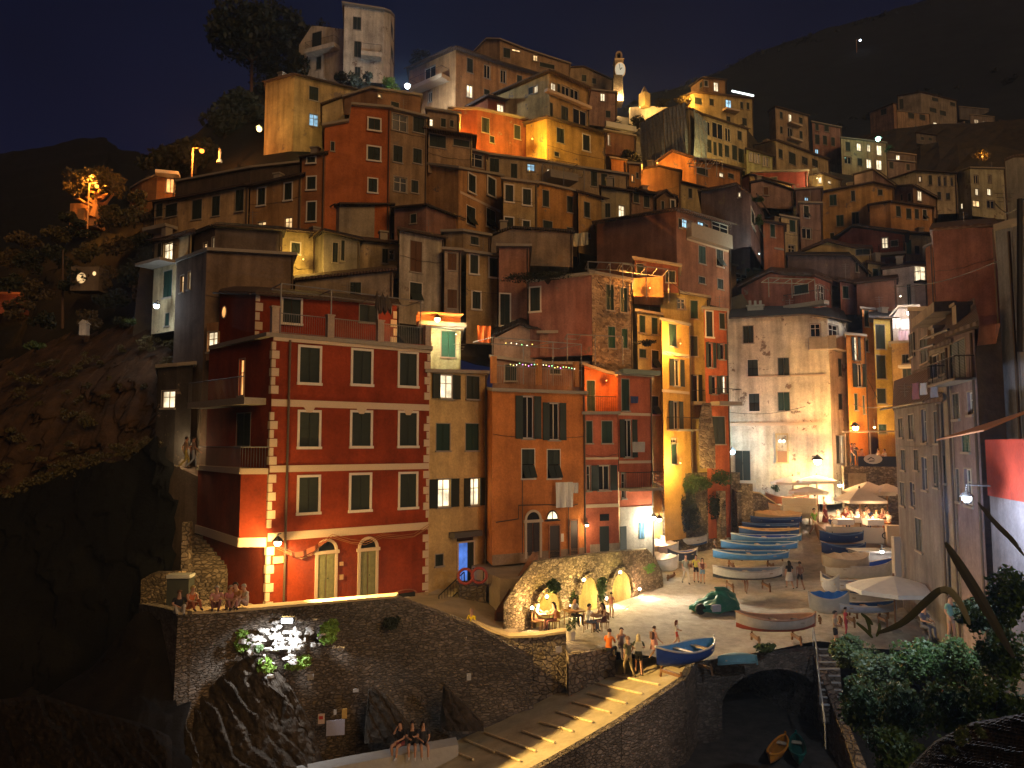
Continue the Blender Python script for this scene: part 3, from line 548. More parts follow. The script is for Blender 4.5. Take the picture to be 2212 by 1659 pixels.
H('glowing orange gable with a lit dormer on its right','C',[(655,1258,81),(835,1122,'g'),(1045,1188,78),(1440,1285)],1470,(.50,.24,.09),'1255 1300 1292 1340 L;1055 1260 1150 1320 d;1330 1310 1380 1350 d',t=8,over=.6,chim=False)
H('dark olive gable in front of the glowing orange gable','C',[(560,1275,75),(720,1252,'g'),(910,1300,73)],1640,(.32,.21,.10),t=8)
H('pale yellow house with single slot window behind the dark olive gable','C',[(910,1388,74.5),(1118,1442,75.5)],1660,(.52,.42,.22),'980 1440 1012 1525 d',t=7)
H('little yellow-lit house with two glowing windows on the right slope','D',[(312,1332,88),(430,1312,87),(598,1372)],1470,(.50,.38,.18),'395 1340 432 1395 L;485 1370 515 1400 L',t=6)
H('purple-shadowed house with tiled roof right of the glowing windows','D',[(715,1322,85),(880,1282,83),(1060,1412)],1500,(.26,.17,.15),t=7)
H('brown house beside the clock tower with a scrubby roof','C',[(-80,382,116),(60,372,'g'),(320,492,118)],700,(.30,.22,.14),'40 440 80 500 d;130 470 165 520 d',t=9,chim=False)
h=H('pink house under the clock tower with a lit upper window','C',[(105,575,94),(345,602,95)],880,(.44,.28,.21),'205 600 246 670 L;252 755 292 815 d',t=7,roof='flat')
h=H('brown terrace block with a white balcony parapet below the clock tower','C',[(245,935,85),(510,985)],1130,(.24,.13,.08),'270 960 290 1060 w',t=6,roof='flat')
slab(h,0,240,880,505,925,.4,plain('balcony_white',(.45,.46,.45),.6),'parapet')
H('low orange-lit wall house in the gap above the stepped alley','C',[(300,1180,78),(430,1200,78.5)],1290,(.5,.22,.07),t=4,roof='flat')
H('tall orange-lit chimney house in the stepped alley','C',[(455,1230,72),(560,1235,72.5)],1480,(.52,.25,.08),'480 1320 500 1380 O;520 1300 540 1350 d',t=4,roof='flat')
# --- centre ---
H('dark grey house with curved left end and flat dark roof','F',[(1540,330,56),(1665,262,54.5),(2130,262,56.5)],560,(.36,.30,.22),'2150 340 2205 460 d',t=8,rmat=SLATE,wear=.5,chim=True)
H('dark dormer house with two small white-lit windows','F',[(385,525,48),(570,455,46.5),(1162,492,48)],740,(.14,.11,.10),'465 592 502 640 W;540 540 578 645 L',t=8,wear=.5,rmat=SLATE,chim=False)
H('yellow-lit house with one small white-framed square window','F',[(1165,488,49.5),(1455,515,50.5)],940,(.52,.42,.22),'1240 592 1315 690 D;1225 690 1230 700 d',t=6,chim=False)
h=H('tall brown tower house with dark left wall and three lit slits','F',[(230,765,45.5),(495,668,42),(1262,708,45)],1600,(.22,.155,.11),'262 880 292 1030 W;328 845 352 1000 L',t=9,wear=.5,roof='flat',zb=ZC-9)
H('grey gable house with a long dark side window','F',[(1340,632,52),(1530,502,49.5),(1845,577)],900,(.27,.24,.20),'1400 670 1440 780 W;1605 590 1650 765 d;1680 570 1710 750 d',t=7,rmat=SLATE,wear=.6)
H('peeling beige house with open blue-dark shutter','F',[(1848,577,51.3),(2212,612)],880,(.50,.38,.22),'2042 645 2092 770 d;2100 655 2150 740 o',t=7,wear=.9)
H('low grey-brown wall house behind the red building terrace','F',[(1275,935,46),(2140,838,46.6)],1110,(.36,.28,.20),'1760 942 1855 1070 d',t=5,wear=.7,chim=False)
H('off-white house with brown closed shutters and peeling plaster','G',[(205,708,48.5),(592,782)],1520,(.52,.46,.36),'298 798 400 1070 b;295 1165 400 1330 a',t=7,wear=.8,chim=False)
H('narrow beige house with two brown shuttered windows','G',[(600,882,49.6),(746,888,50)],1560,(.46,.36,.26),'628 905 705 1055 b;625 1225 710 1390 b',t=6,roof='flat')
H('mustard house with white-framed dark windows','G',[(792,902,50.5),(1078,940)],1700,(.46,.32,.15),'825 920 895 1085 D;995 950 1070 1115 D;845 1245 915 1395 D',t=7,roof='flat')
H('tall dusty pink house with one long white-framed window','G',[(1080,852,50),(1345,852,50.5)],1640,(.36,.18,.13),'1090 1265 1175 1540 D',t=7,roof='flat')
h=H('pink house with a pergola roof terrace and stone-faced corner','G',[(1345,1165,48.5),(1895,1098,46.8)],1800,(.42,.18,.13),'1355 1208 1442 1415 D',t=7,roof='flat',pipe=False)
h=H('rubble stone house with green shutters beside the pink pergola house','G',[(1897,1085,46.8),(2250,1155,48.4)],2000,STONE,'2025 1182 2092 1405 g;2150 1210 2210 1425 g;2042 1552 2105 1740 G;2162 1572 2212 1740 G',t=7,roof='flat')
H('dark low-gabled house with rooftop garden behind the pink pergola house','G',[(1010,760,56),(1190,690,'g'),(1730,725,57)],1000,(.24,.20,.17),t=7,rmat=SLATE)
h=H('dark red house with roof deck above the yellow alley houses','H',[(285,742,51.5),(680,805,52.5)],1010,(.24,.09,.06),'300 780 360 880 d;560 840 640 940 d',t=6,roof='flat')
h=H('bright orange-lit parapet house with a dark awning','H',[(270,905,50.3),(535,885,50.8)],1060,(.62,.34,.14),t=3,roof='none',pipe=False)
H('reddish roofed house with laundry between the dark grey house and the mustard house','G',[(160,515,55),(440,492,54),(745,610)],800,(.30,.16,.12),'300 560 350 640 d',t=6,rmat=SLATE)
H('dark flat-roofed house with a planted terrace above the narrow beige house','G',[(590,725,52.8),(765,720,52.5),(1000,760)],940,(.34,.24,.14),'830 760 900 830 d',t=4,roof='flat')
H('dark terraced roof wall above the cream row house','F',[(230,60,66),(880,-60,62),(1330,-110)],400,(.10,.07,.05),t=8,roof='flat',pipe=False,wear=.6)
# --- yellow alley houses ---
h=H('pale yellow house with green shutters left of the orange-yellow house','M',[(85,318,51.3),(300,350)],2300,(.56,.46,.20),'105 348 158 498 g;215 368 265 513 g;105 645 165 720 g;215 655 275 810 a;215 1060 275 1220 a',t=6,roof='flat',wear=.6)
h=H('orange-yellow house with dark green shutters and a flower balcony','M',[(300,390,50.5),(545,442)],2300,(.62,.36,.09),'365 425 432 618 g;365 735 495 968 T;360 1105 485 1350 T;385 1430 435 1470 o;385 1480 435 1655 g',t=6,roof='flat',wear=.2)
slab(h,0,345,1350,560,1366,.9,CONC,rail=.8)
trimbox(h,0,302,675,542,708,.004,.035,PALE,'band'); trimbox(h,0,302,1008,542,1032,.004,.035,PALE,'band')
h=H('olive-yellow stained house with a small rooftop loggia','M',[(290,125,53.5),(715,200,54.5)],2300,(.46,.36,.14),'555 215 620 375 g;440 200 510 290 o;545 530 618 705 d;545 872 655 1110 T',t=6,roof='flat',wear=.7)
slab(h,0,540,1110,690,1140,.9,CONC,rail=.8)
h=H('red-orange house with white window frames and a front arch','M',[(672,292,53),(878,312,54)],2300,(.56,.15,.06),'692 312 750 535 D;812 330 858 465 d;685 588 775 805 T;785 600 900 735 T;712 882 812 1040 T;815 882 897 1030 S;745 1240 860 1480 d',t=6,roof='flat',wear=.4)
slab(h,0,730,1110,925,1145,1.0,CONC,rail=.9)
# --- cream building ---
h=H('large cream building with dark shutters, peeling corner and roof loggia','M',[(872,380,61),(1590,346,59),(1762,372,58.6),(1932,408,61)],1990,(.74,.67,.52),
 '1020 440 1110 590 d;1060 737 1150 885 a;1328 722 1425 877 d;1072 1037 1163 1190 a;1328 1025 1430 1185 g;1858 730 1888 880 g;1860 1040 1893 1172 g;1612 420 1700 535 o;1775 430 1858 550 o;1840 1405 1870 1650 d;950 1540 1082 1800 d;1880 1405 1905 1650 L',t=12,wear=.61,over=.3,cat='building',name='building',rmat=SLATE,chim=False)
CB=h
slab(h,1,1592,548,1760,650,.7,plaster((.42,.34,.25)),'loggia'); slab(h,2,1762,545,1930,660,.7,plaster((.42,.34,.25)),'loggia')
trimbox(h,0,880,1290,1700,1318,.004,.10,PALE,'cable_conduit'); trimbox(h,0,1060,872,1750,886,.004,.05,PALE,'cable_conduit')
fc=h['segs'][0]; r=fc.rect('M',1320,1400,1405,1640); mb=MB(h['org'])
fc.bx(mb,r[0]-.12,r[0],r[2],r[3],.003,.12);fc.bx(mb,r[1],r[1]+.12,r[2],r[3],.003,.12);fc.bx(mb,r[0]-.12,r[1]+.12,r[3],r[3]+.12,.003,.12);fc.bx(mb,r[0]-.12,r[1]+.12,r[2]-.1,r[2],.003,.2)
nb=mb.build('niche',plaster((.55,.42,.22)),h['root']); mb=MB(h['org']); fc.bx(mb,r[0],r[1],r[2],(r[2]+r[3])/2-.2,.003,.09); mb.build('niche_door',plain('niche_brown',(.30,.16,.09)),nb)
for q in (.3,.7): mb=MB(h['org']); mb.blob(fc.pt(r[0]+(r[1]-r[0])*q,r[3]-.5,.15),.13,8); mb.build('lit_bulb',emis('niche_bulb',(1,.86,.6),4),nb)
fc=h['segs'][0]; q=fc.hit(*ov('M',1127,290)); mc=MB(h['org']); c=fc.pt(q[0],q[1]-.4,-3); mc.box(c,(1.3,.8,2.2),fc.rz); mc.box(c+Vector((0,0,1.15)),(1.5,.95,.15),fc.rz)
for k in (-.45,0,.45): mc.box(c+Vector((k,0,1.4)),(.22,.7,.4),fc.rz)
mc.build('chimney',CONC,h['root'])
H('narrow orange house with open shutters right of the cream building','N',[(250,372,57.3),(462,392,58)],2500,(.60,.24,.05),'310 395 405 650 S;320 695 550 945 T;345 1020 376 1200 g;440 1045 455 1240 g',t=6,wear=.2,roof='flat')
H('upper orange sliver with a tall narrow window','N',[(425,90,60),(560,100,60.5)],2500,(.52,.22,.08),'455 102 502 280 d;460 425 495 555 d',t=6,roof='flat')
H('yellow alley house with a column of dark shutters','N',[(552,197,58.6),(748,200,59)],2500,(.60,.42,.10),'580 262 680 525 d;588 595 688 852 d;596 965 690 1125 d;612 1360 696 1455 g',t=6,wear=.2,over=.7,rmat=SLATE)
h=H('tan alley house with a white awning slab between two windows','N',[(750,468,56.8),(1010,455,55.8)],2500,(.52,.35,.15),'875 745 970 840 d;870 590 940 680 d',t=6,roof='flat')
slab(h,0,845,708,1020,738,.8,WHITE,'awning')
h=H('small lit white house with laundry above the tan alley house','N',[(762,180,58.5),(830,75,'g'),(1035,70,57.6)],480,(.60,.52,.46),t=4,pipe=False,chim=False,roof='flat')
# --- left edge ---
h=H('tall pale yellow house with a lit loggia at the left cliff edge','E',[(1365,1030,49),(1552,1000,47.5),(1692,955)],1800,(.58,.46,.26),'1395 1040 1430 1200 d;1440 1035 1520 1212 L;1440 1280 1515 1512 g;1455 1655 1490 1765 g',t=7,over=.5)
slab(h,0,1345,1218,1562,1242,1.2,CONC,rail=1.0)
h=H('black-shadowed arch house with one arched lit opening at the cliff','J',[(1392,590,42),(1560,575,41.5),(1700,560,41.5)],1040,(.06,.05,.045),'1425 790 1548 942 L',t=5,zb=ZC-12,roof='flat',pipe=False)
# --- red building ---
h=H('tall dark red corner building with white quoins, bands and framed green shutters','K',[(120,525,39.8),(680,427,35),(2062,495,40)],2820,REDW,
 '918 520 1090 828 D;1385 548 1545 840 D;1797 572 1945 856 D;915 1090 1085 1392 D;1377 1092 1540 1386 D;1797 1096 1945 1384 D;380 622 430 942 O;360 1100 480 1385 d;1750 225 1920 532 D O;218 205 382 510 D P;650 195 792 487 D P',t=9,wear=.25,roof='none',pipe=False,cat='building',name='building',zb=None)
RB=h; fc=h['segs'][1]; org=h['org']; root=h['root']; zb=h['zb']
zt=h['tops'][1].z
def bandz(regk,y,x): return fc.hit(*ov(regk,x,y))[1]
bz=[(bandz('K',985,1000),bandz('K',1045,1000)),(bandz('K',1555,1000),bandz('K',1612,1000)),(bandz('O',688,1900),bandz('O',765,1800))]
mb=MB(org)
fc.bx(mb,.0,fc.L,zt-.16,zt+.0,.0,.12)
for z1,z0 in bz: fc.bx(mb,0,fc.L,z0,z1,.0,.05)
ub=[fc.hit(*ov('K',x,1080))[0] for x in (1000,1460,1872)]
for u in ub:
    z=bz[0][1]; mb.hexa([fc.pt(u-.12,z-.26,.05),fc.pt(u+.12,z-.26,.05),fc.pt(u+.12,z-.26,0),fc.pt(u-.12,z-.26,0),fc.pt(u-.28,z,.05),fc.pt(u+.28,z,.05),fc.pt(u+.28,z,0),fc.pt(u-.28,z,0)])
mb.build('stone_band',PALE,root)
base_z=zb+.9; zz=zt-.2; k=0; f0=h['segs'][0]
while zz>base_z:
    if not any(z0-.05<zz-.2<z1+.05 for z1,z0 in bz):
        wq=.32 if k%2 else .15
        mb=MB(org); fc.bx(mb,-.03,wq,zz-.40,zz-.02,.0,.045); f0.bx(mb,f0.L-wq*.6,f0.L+.01,zz-.40,zz-.02,.0,.045); mb.build('quoin',PALE,root)
        mb=MB(org); fc.bx(mb,fc.L-wq,fc.L+.03,zz-.40,zz-.02,.0,.045); mb.build('quoin',PALE,root)
    zz-=.42; k+=1
mb=MB(org); fc.bx(mb,-.04,fc.L+.02,zb-2.5,base_z-.02,.0,.07); mb.build('plinth',plaster((.46,.33,.18)),root)
# arched doors
def archdoor(fc,u0,u1,z0,z1,root,org,dm,lit=None):
    """door with a semicircular fanlight; z1 is the crown of the arch"""
    R_=(u1-u0)/2; uc=(u0+u1)/2; zs=z1-R_
    n=10; ring=[(uc+R_*math.cos(math.pi*i/n),zs+R_*math.sin(math.pi*i/n)) for i in range(n+1)]; rg=R_+.13
    mb=MB(org)
    for i in range(n):
        a0,a1=math.pi*i/n,math.pi*(i+1)/n
        q=[(uc+r*math.cos(a),zs+r*math.sin(a)) for r,a in ((R_,a0),(rg,a0),(rg,a1),(R_,a1))]
        mb.hexa([fc.pt(q[0][0],q[0][1],.1),fc.pt(q[1][0],q[1][1],.1),fc.pt(q[1][0],q[1][1],.0),fc.pt(q[0][0],q[0][1],.0),fc.pt(q[3][0],q[3][1],.1),fc.pt(q[2][0],q[2][1],.1),fc.pt(q[2][0],q[2][1],.0),fc.pt(q[3][0],q[3][1],.0)])
    fc.bx(mb,u0-.13,u0,z0,zs,0,.1); fc.bx(mb,u1,u1+.13,z0,zs,0,.1); fc.bx(mb,u0-.2,u1+.2,zs-.16,zs-.004,.0,.14)
    d=mb.build('door',PALE,root)
    mb=MB(org); fc.bx(mb,u0,uc-.015,z0,zs-.17,.008,.03); fc.bx(mb,uc+.015,u1,z0,zs-.17,.008,.03)
    for a,b in ((u0,uc),(uc,u1)):
        for q in (0,.5): zz0=z0+.15+(zs-z0-.3)*q; fc.bx(mb,a+.08,b-.08,zz0,zz0+(zs-z0)*.36,.03,.05)
    mb.build('door_leaf',dm,d)
    mb=MB(org); mb.poly([fc.pt(u,z,.02) for u,z in ring]); mb.build('fanlight',lit or GL,d)
    mb=MB(org); mb.blob(fc.pt(uc+.08,z0+1.05,.07),.035,6); mb.build('handle',IRON,d)
DOORG=plain('old_green_door',(.20,.20,.09),.6,bscale=6,var=.3)
for x0,x1,yt in ((1912,2062,790),):
    u0,u1,z0,z1=fc.rect('O',x0,yt,x1,1308); archdoor(fc,u0,u1,z0,z1,root,org,DOORG)
u0,u1,z0,z1=fc.rect('P',295,770,432,1272); archdoor(fc,u0,u1,z0,z1,root,org,DOORG)
mb=MB(org); u=fc.hit(*ov('K',812,900))[0]; mb.tube([fc.pt(u,zt-.1,.16),fc.pt(u,zb,.16)],.06,8); mb.build('downpipe',PIPE,root)
# slanting cables and old net hung along the ground-floor wall
mb=MB(org)
pts=[('O',1540,835),('O',1660,890),('O',1760,930),('O',1850,890),('O',1960,790),('O',2030,745),('P',60,750),('P',210,790),('P',330,800),('P',480,740),('P',640,755),('P',760,735),('P',890,655)]
for dz,rr in ((0,.018),(.1,.015),(-.08,.014)):
    L_=[]
    for i,(g,x,y) in enumerate(pts):
        u,z=fc.hit(*ov(g,x,y)); L_.append(fc.pt(u,z+dz+random.uniform(-.03,.03),.17+.03*random.random()))
    mb.tube(L_,rr,5)
mb.build('cable',plain('old_cable',(.32,.14,.06)),root)
mb=MB(org); g=[]
for i in range(12):
    u,z=fc.hit(*ov('O',1600+i*34,870+30*math.sin(i*.4)-i*6)); g.append((u,z))
for i in range(11):
    d0=.05+.2*math.sin(math.pi*i/11)**.7; d1=.05+.2*math.sin(math.pi*(i+1)/11)**.7
    w0=.18+.06*(i%3); w1=.18+.06*((i+1)%3)
    mb.poly([fc.pt(g[i][0],g[i][1],w0),fc.pt(g[i+1][0],g[i+1][1],w1),fc.pt(g[i+1][0],g[i+1][1]-d1,w1+.04),fc.pt(g[i][0],g[i][1]-d0,w0+.04)])
mb.build('torn_net',plain('red_net',(.22,.06,.025),.9),root)
mb=MB(org); u,z=fc.hit(*ov('O',1568,950)); fc.bx(mb,u-.28,u+.2,z-.16,z+.16,.06,.1); mb.build('name_plate',plain('cream_plate',(.6,.45,.2)),root)
for y in (988,1100): 
    mb=MB(org); u,z=fc.hit(*ov('O',2120,y)); fc.bx(mb,u-.1,u+.1,z-.08 if y<1000 else z-.14,z+.1,.0,.08); mb.build('meter_box',plain('box_tan',(.5,.3,.15)),root)
# side wing hanging over the stairs, its balconies and bands
A_=P(*ov('o',428,1000),40.6); B_=P(521,1000,34.9); C_=P(580,1000,35.0)
w1=Facade((A_.x,A_.y),(B_.x,B_.y)); w2=Facade((B_.x,B_.y),(C_.x,C_.y))
z1=P(521,1022,34.9).z; z0=P(521,1170,34.9).z
mb=MB(org); back=Vector((0,2.6))
pl=[(A_.x,A_.y),(B_.x,B_.y),(C_.x-.01,C_.y+.05),(C_.x-.01,C_.y+2.0),(A_.x,A_.y+3)]
mb.prism(pl,z0,z1); ow=mb.build('side_wing',plaster(REDW,.25),root)
mb=MB(org); w1.bx(mb,0,w1.L,z0-.25,z0+.18,-.1,.06); w2.bx(mb,.0,w2.L,z0-.25,z0+.18,-.1,.06); w1.bx(mb,0,w1.L,z1-.05,z1+.22,-.9,.08); w2.bx(mb,0.,w2.L,z1-.05,z1+.22,-.9,.08); mb.build('stone_band',PALE,ow)
mb=MB(org)
for fa in (w1,w2):
    zt_=z1+.22; mb.tube([fa.pt(.05,zt_+1.0,0),fa.pt(fa.L,zt_+1.0,0)],.025,5); n=int(fa.L/.13)
    for i in range(n): mb.tube([fa.pt(.05+i*.13,zt_,0),fa.pt(.05+i*.13,zt_+1,0)],.01,3,cap=False)
mb.build('railing',RAIL,ow)
f0=h['segs'][0]
for (x0,y0,x1,y1) in ((0,985,640,1040),):
    r=f0.rect('K',125,y0,660,y1); mb=MB(org); f0.bx(mb,.1,f0.L-.5,r[2],r[3],0,1.1); bo=mb.build('balcony',CONC,root)
    mb=MB(org); z=r[3]
    mb.tube([f0.pt(.1,z+1,1.06),f0.pt(f0.L-.6,z+1,1.06)],.025,5)
    for i in range(int((f0.L-.8)/.13)): mb.tube([f0.pt(.1+i*.13,z,1.06),f0.pt(.1+i*.13,z+1,1.06)],.01,3,cap=False)
    mb.build('railing',RAIL,bo)
# roof terrace of the red building: slab, piers, railings, pergola
z=zt; mb=MB(org)
q=[h['tops'][0],h['tops'][1],h['tops'][2]]; pu=h['push']
mb.prism([(p.x,p.y) for p in (q[0]-pu*.03,q[1]-pu.normalized()*.3-Vector((.3,0,0)),q[2]-pu.normalized()*.3+Vector((.15,0,0)),q[2]+pu,q[0]+pu)],z+.002,z+.2)
tr=mb.build('terrace_slab',CONC,root); zt2=z+.2
for i,xx in enumerate((700,1190,1632,2048)):
    mb=MB(org); u=fc.hit(*ov('K',xx,400))[0]; u=max(.1,min(fc.L-.1,u)); fc.bx(mb,u-.17,u+.17,zt2,zt2+1.25 if i==0 else zt2+1.12,-.3,.02); fc.bx(mb,u-.21,u+.21,zt2+(1.25 if i==0 else 1.12),zt2+(1.32 if i==0 else 1.19),-.34,.06); mb.build('pier',plaster((.52,.40,.30)),root)
us=[max(.1,min(fc.L-.1,fc.hit(*ov('K',xx,400))[0])) for xx in (700,1190,1632,2048)]
mb=MB(org)
for a,b in zip(us,us[1:]):
    a+=.24;b-=.24; mb.tube([fc.pt(a,zt2+1.02,-.12),fc.pt(b,zt2+1.02,-.12)],.025,5); mb.tube([fc.pt(a,zt2+.08,-.12),fc.pt(b,zt2+.08,-.12)],.02,5)
    n=int((b-a)/.11)
    for i in range(n+1): uu=a+(b-a)*i/n; mb.tube([fc.pt(uu,zt2+.08,-.12),fc.pt(uu,zt2+1.02,-.12)],.009,3,cap=False)
mb.build('railing',RAIL,root)
mb=MB(org)
a,b=us[0]+.4,fc.L-.3; zp=zt2+2.55
for w_ in (-.5,-2.2): mb.tube([fc.pt(a,zp,w_),fc.pt(b,zp,w_)],.035,5)
for i in range(4): uu=a+(b-a)*i/3; mb.tube([fc.pt(uu,zt2,-.5),fc.pt(uu,zp,-.5)],.035,5); mb.tube([fc.pt(uu,zp,-.5),fc.pt(uu,zp,-2.2)],.03,5)
mb.build('pergola',RAIL,root)
mb=MB(org); g=.9
for i in range(9): # bunched brown awning hanging from pergola
    uu=a+(b-a)*.66+i*.1; mb.blob(fc.pt(uu,zp-.35-.1*(i%3),-.5),(.12,.14,.55-.02*i),6,j=.25)
mb.build('furled_awning',plain('dark_cloth',(.06,.045,.035)),root)
h2=H('set-back red attic storey with a small round lit window','K',[(215,45,41.5),(528,60,38.2),(1772,150,42.5)],440,REDW,'765 95 920 305 D;1440 150 1600 300 d',t=5,wear=.3,roof='tile',cat='attic',name='attic',pipe=False,chim=False,over=.3)
f0=h2['segs'][0]; u,z=f0.hit(*ov('K',255,208)); mb=MB(h2['org'])
mb.poly([f0.pt(u+.26*math.cos(t*.5236),z+.32*math.sin(t*.5236),.03) for t in range(12)]); wo=mb.build('round_window',LITO,h2['root'])
mb=MB(h2['org']); mb.tube([f0.pt(u+.28*math.cos(t*.5236),z+.34*math.sin(t*.5236),.03) for t in range(13)],.035,4); mb.build('frame',WHITE,wo)
fa=h2['segs'][1]; mb=MB(h2['org'])
for i in range(5):
    za=h2['tops'][1].z-.3-i*.5
    mb=MB(h2['org']); fa.bx(mb,.0,.22+.16*(i%2),za,za+.42,0,.05); mb.build('quoin',PALE,h2['root'])
    mb=MB(h2['org']); fa.bx(mb,fa.L-.22-.16*(i%2),fa.L,za-.2,za+.22,0,.05); mb.build('quoin',PALE,h2['root'])
# lower corridor behind the red building's left side (lit door opening)
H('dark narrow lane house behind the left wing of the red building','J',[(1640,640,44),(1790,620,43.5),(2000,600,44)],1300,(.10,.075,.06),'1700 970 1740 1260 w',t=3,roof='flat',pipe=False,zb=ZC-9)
H('tall narrow orange-lit wall strip left of the red attic','F',[(497,1300,40.9),(600,1290,40.4)],1620,(.46,.25,.12),'500 1375 590 1550 L',t=2,roof='none',pipe=False,chim=False)
# --- yellow house ---
h=H('slim mustard house with lifebuoys at its door between the red and orange buildings','L',[(130,632,40.1),(640,640,42.9)],1900,(.62,.43,.18),
 '150 650 395 858 S;455 662 568 862 d;195 1080 315 1316 g;455 1080 570 1314 g;905 242 1165 487 S P;1210 232 1465 470 S P;962 905 1030 1005 d P',t=7,wear=.25,roof='flat',zb=PR('o',990,1330,41).z)
YB=h; fc=h['segs'][0]; root=h['root']; org=h['org']
r=fc.rect('P',1160,800,1292,1142); mb=MB(org); fc.bx(mb,r[0]-.1,r[0],r[2],r[3]+.1,0,.08); fc.bx(mb,r[1],r[1]+.1,r[2],r[3]+.1,0,.08); fc.bx(mb,r[0],r[1],r[3],r[3]+.1,0,.08); d=mb.build('door',PALE,root)
mb=MB(org); m_=r[0]+(r[1]-r[0])*.6; fc.bx(mb,r[0],m_,r[2],r[3],.005,.03); mb.build('lit_opening',emis('blue_room',(.12,.27,.85),.75,.5),d)
mb=MB(org); fc.bx(mb,m_,r[1],r[2],r[3],.03,.07); mb.build('door_leaf',DK,d)
r=fc.rect('P',1150,745,1290,795); mb=MB(org); fc.bx(mb,r[0],r[1],r[2],r[3],.005,.04); mb.build('transom',GL,root)
r=fc.rect('P',1078,698,1322,745); mb=MB(org); fc.bx(mb,r[0],r[1],r[2],r[3],.0,.55); mb.build('stone_canopy',plain('dark_stone',(.10,.09,.08),.9,bump=.5,bscale=5),root)
# --- orange house ---
h=H('orange-red house with two tall open-shuttered windows and white laundry below','L',[(628,778,43.6),(690,795,41.2),(1505,822,44.3)],1990,(.60,.21,.055),
 '890 838 1115 1210 T;1130 898 1335 1222 T;950 1305 1060 1560 a;1175 1310 1285 1560 a',t=7,wear=.3,roof='flat',zb=PR('o',1170,1216,42).z)
OB=h; fc=h['segs'][1]; root=h['root']; org=h['org']
u0,u1,z0,z1=fc.rect('P',1762,530,1876,935); archdoor(fc,u0,u1,z0,z1,root,org,plain('dark_door',(.05,.035,.03),.6))
r=fc.rect('P',1942,520,2038,595); mb=MB(org); uc=(r[0]+r[1])/2; R_=(r[1]-r[0])/2
mb.poly([fc.pt(uc+R_*math.cos(math.pi*i/10),r[2]+(r[3]-r[2])*math.sin(math.pi*i/10),.02) for i in range(11)]); d=mb.build('half_moon_window',LITY,root)
mb=MB(org); mb.tube([fc.pt(uc+R_*math.cos(math.pi*i/10),r[2]+(r[3]-r[2])*math.sin(math.pi*i/10),.04) for i in range(11)]+[fc.pt(uc+R_,r[2],.04)],.04,4); mb.tube([fc.pt(uc,r[2],.04),fc.pt(uc,r[3],.04)],.035,4); fc.bx(mb,r[0]-.15,r[1]+.15,r[2]-.1,r[2]-.03,0,.08); mb.build('frame',IRON,d)
for r_ in ((1965,650,2052,935),(2148,605,2210,920)):
    r=fc.rect('P',*r_); mb=MB(org); fc.bx(mb,r[0],r[1],r[2],r[3],.004,.05); d=mb.build('door',plain('dark_door',(.05,.035,.03)),root); mb=MB(org); fc.bx(mb,r[0]-.08,r[0],r[2],r[3]+.08,0,.08); fc.bx(mb,r[1],r[1]+.08,r[2],r[3]+.08,0,.08); fc.bx(mb,r[0],r[1],r[3],r[3]+.08,0,.08); mb.build('frame',plaster((.40,.16,.07)),d)
r=fc.rect('P',2058,722,2090,792); mb=MB(org); fc.bx(mb,r[0],r[1],r[2],r[3],.003,.04); mb.build('notice',WHITE,root)
mb=MB(org); fc.bx(mb,0,fc.L,h['zb']-.02,h['zb']+.55,.003,.05); mb.build('plinth',plaster((.36,.24,.15)),root)
mb=MB(org); L_=[fc.pt(*fc.hit(*ov('P',x,y)),.06) for x,y in ((1490,620),(1690,590),(1690,470),(1960,465),(2130,480),(2212,460))]; mb.tube(L_,.03,5); mb.tube([fc.pt(*fc.hit(*ov('P',1725,y)),.06) for y in (245,470,620,900)],.022,5); mb.tube([fc.pt(*fc.hit(*ov('P',2130,y)),.06) for y in (480,900)],.022,5); mb.build('pipe',PIPE,root)
# parapet terrace on the orange house
zt=h['tops'][0].z+.2
for xx in (700,1110,1440): mb=MB(org); u=fc.hit(*ov('L',xx,700))[0]; u=max(.15,min(fc.L-.15,u)); fc.bx(mb,u-.14,u+.14,zt,zt+1.5,-.3,-.02); mb.build('pier',plaster((.56,.24,.08)),root)
mb=MB(org); mb.tube([fc.pt(.1,zt+1.0,-.15),fc.pt(fc.L-.1,zt+1.0,-.15)],.025,5)
for i in range(int(fc.L/.14)): mb.tube([fc.pt(.1+i*.14,zt,-.15),fc.pt(.1+i*.14,zt+1,-.15)],.009,3,cap=False)
for w_ in (-.2,-2.6): mb.tube([fc.pt(.1,zt+2.6,w_),fc.pt(fc.L-.1,zt+2.6,w_)],.03,5)
for i in range(4): u=.1+(fc.L-.2)*i/3; mb.tube([fc.pt(u,zt,-.2),fc.pt(u,zt+2.6,-.2)],.03,5); mb.tube([fc.pt(u,zt+2.6,-.2),fc.pt(u,zt+2.6,-2.6)],.025,5)
mb.build('railing',RAIL,root)
OBT=(fc,zt)
H('low roof-terrace hut with dark doorway behind the orange house parapet','L',[(690,500,46.6),(1100,560,46.9),(1520,560,47.5)],800,(.30,.17,.11),'800 560 900 700 d;1200 590 1290 640 d',t=3,roof='flat',pipe=False)
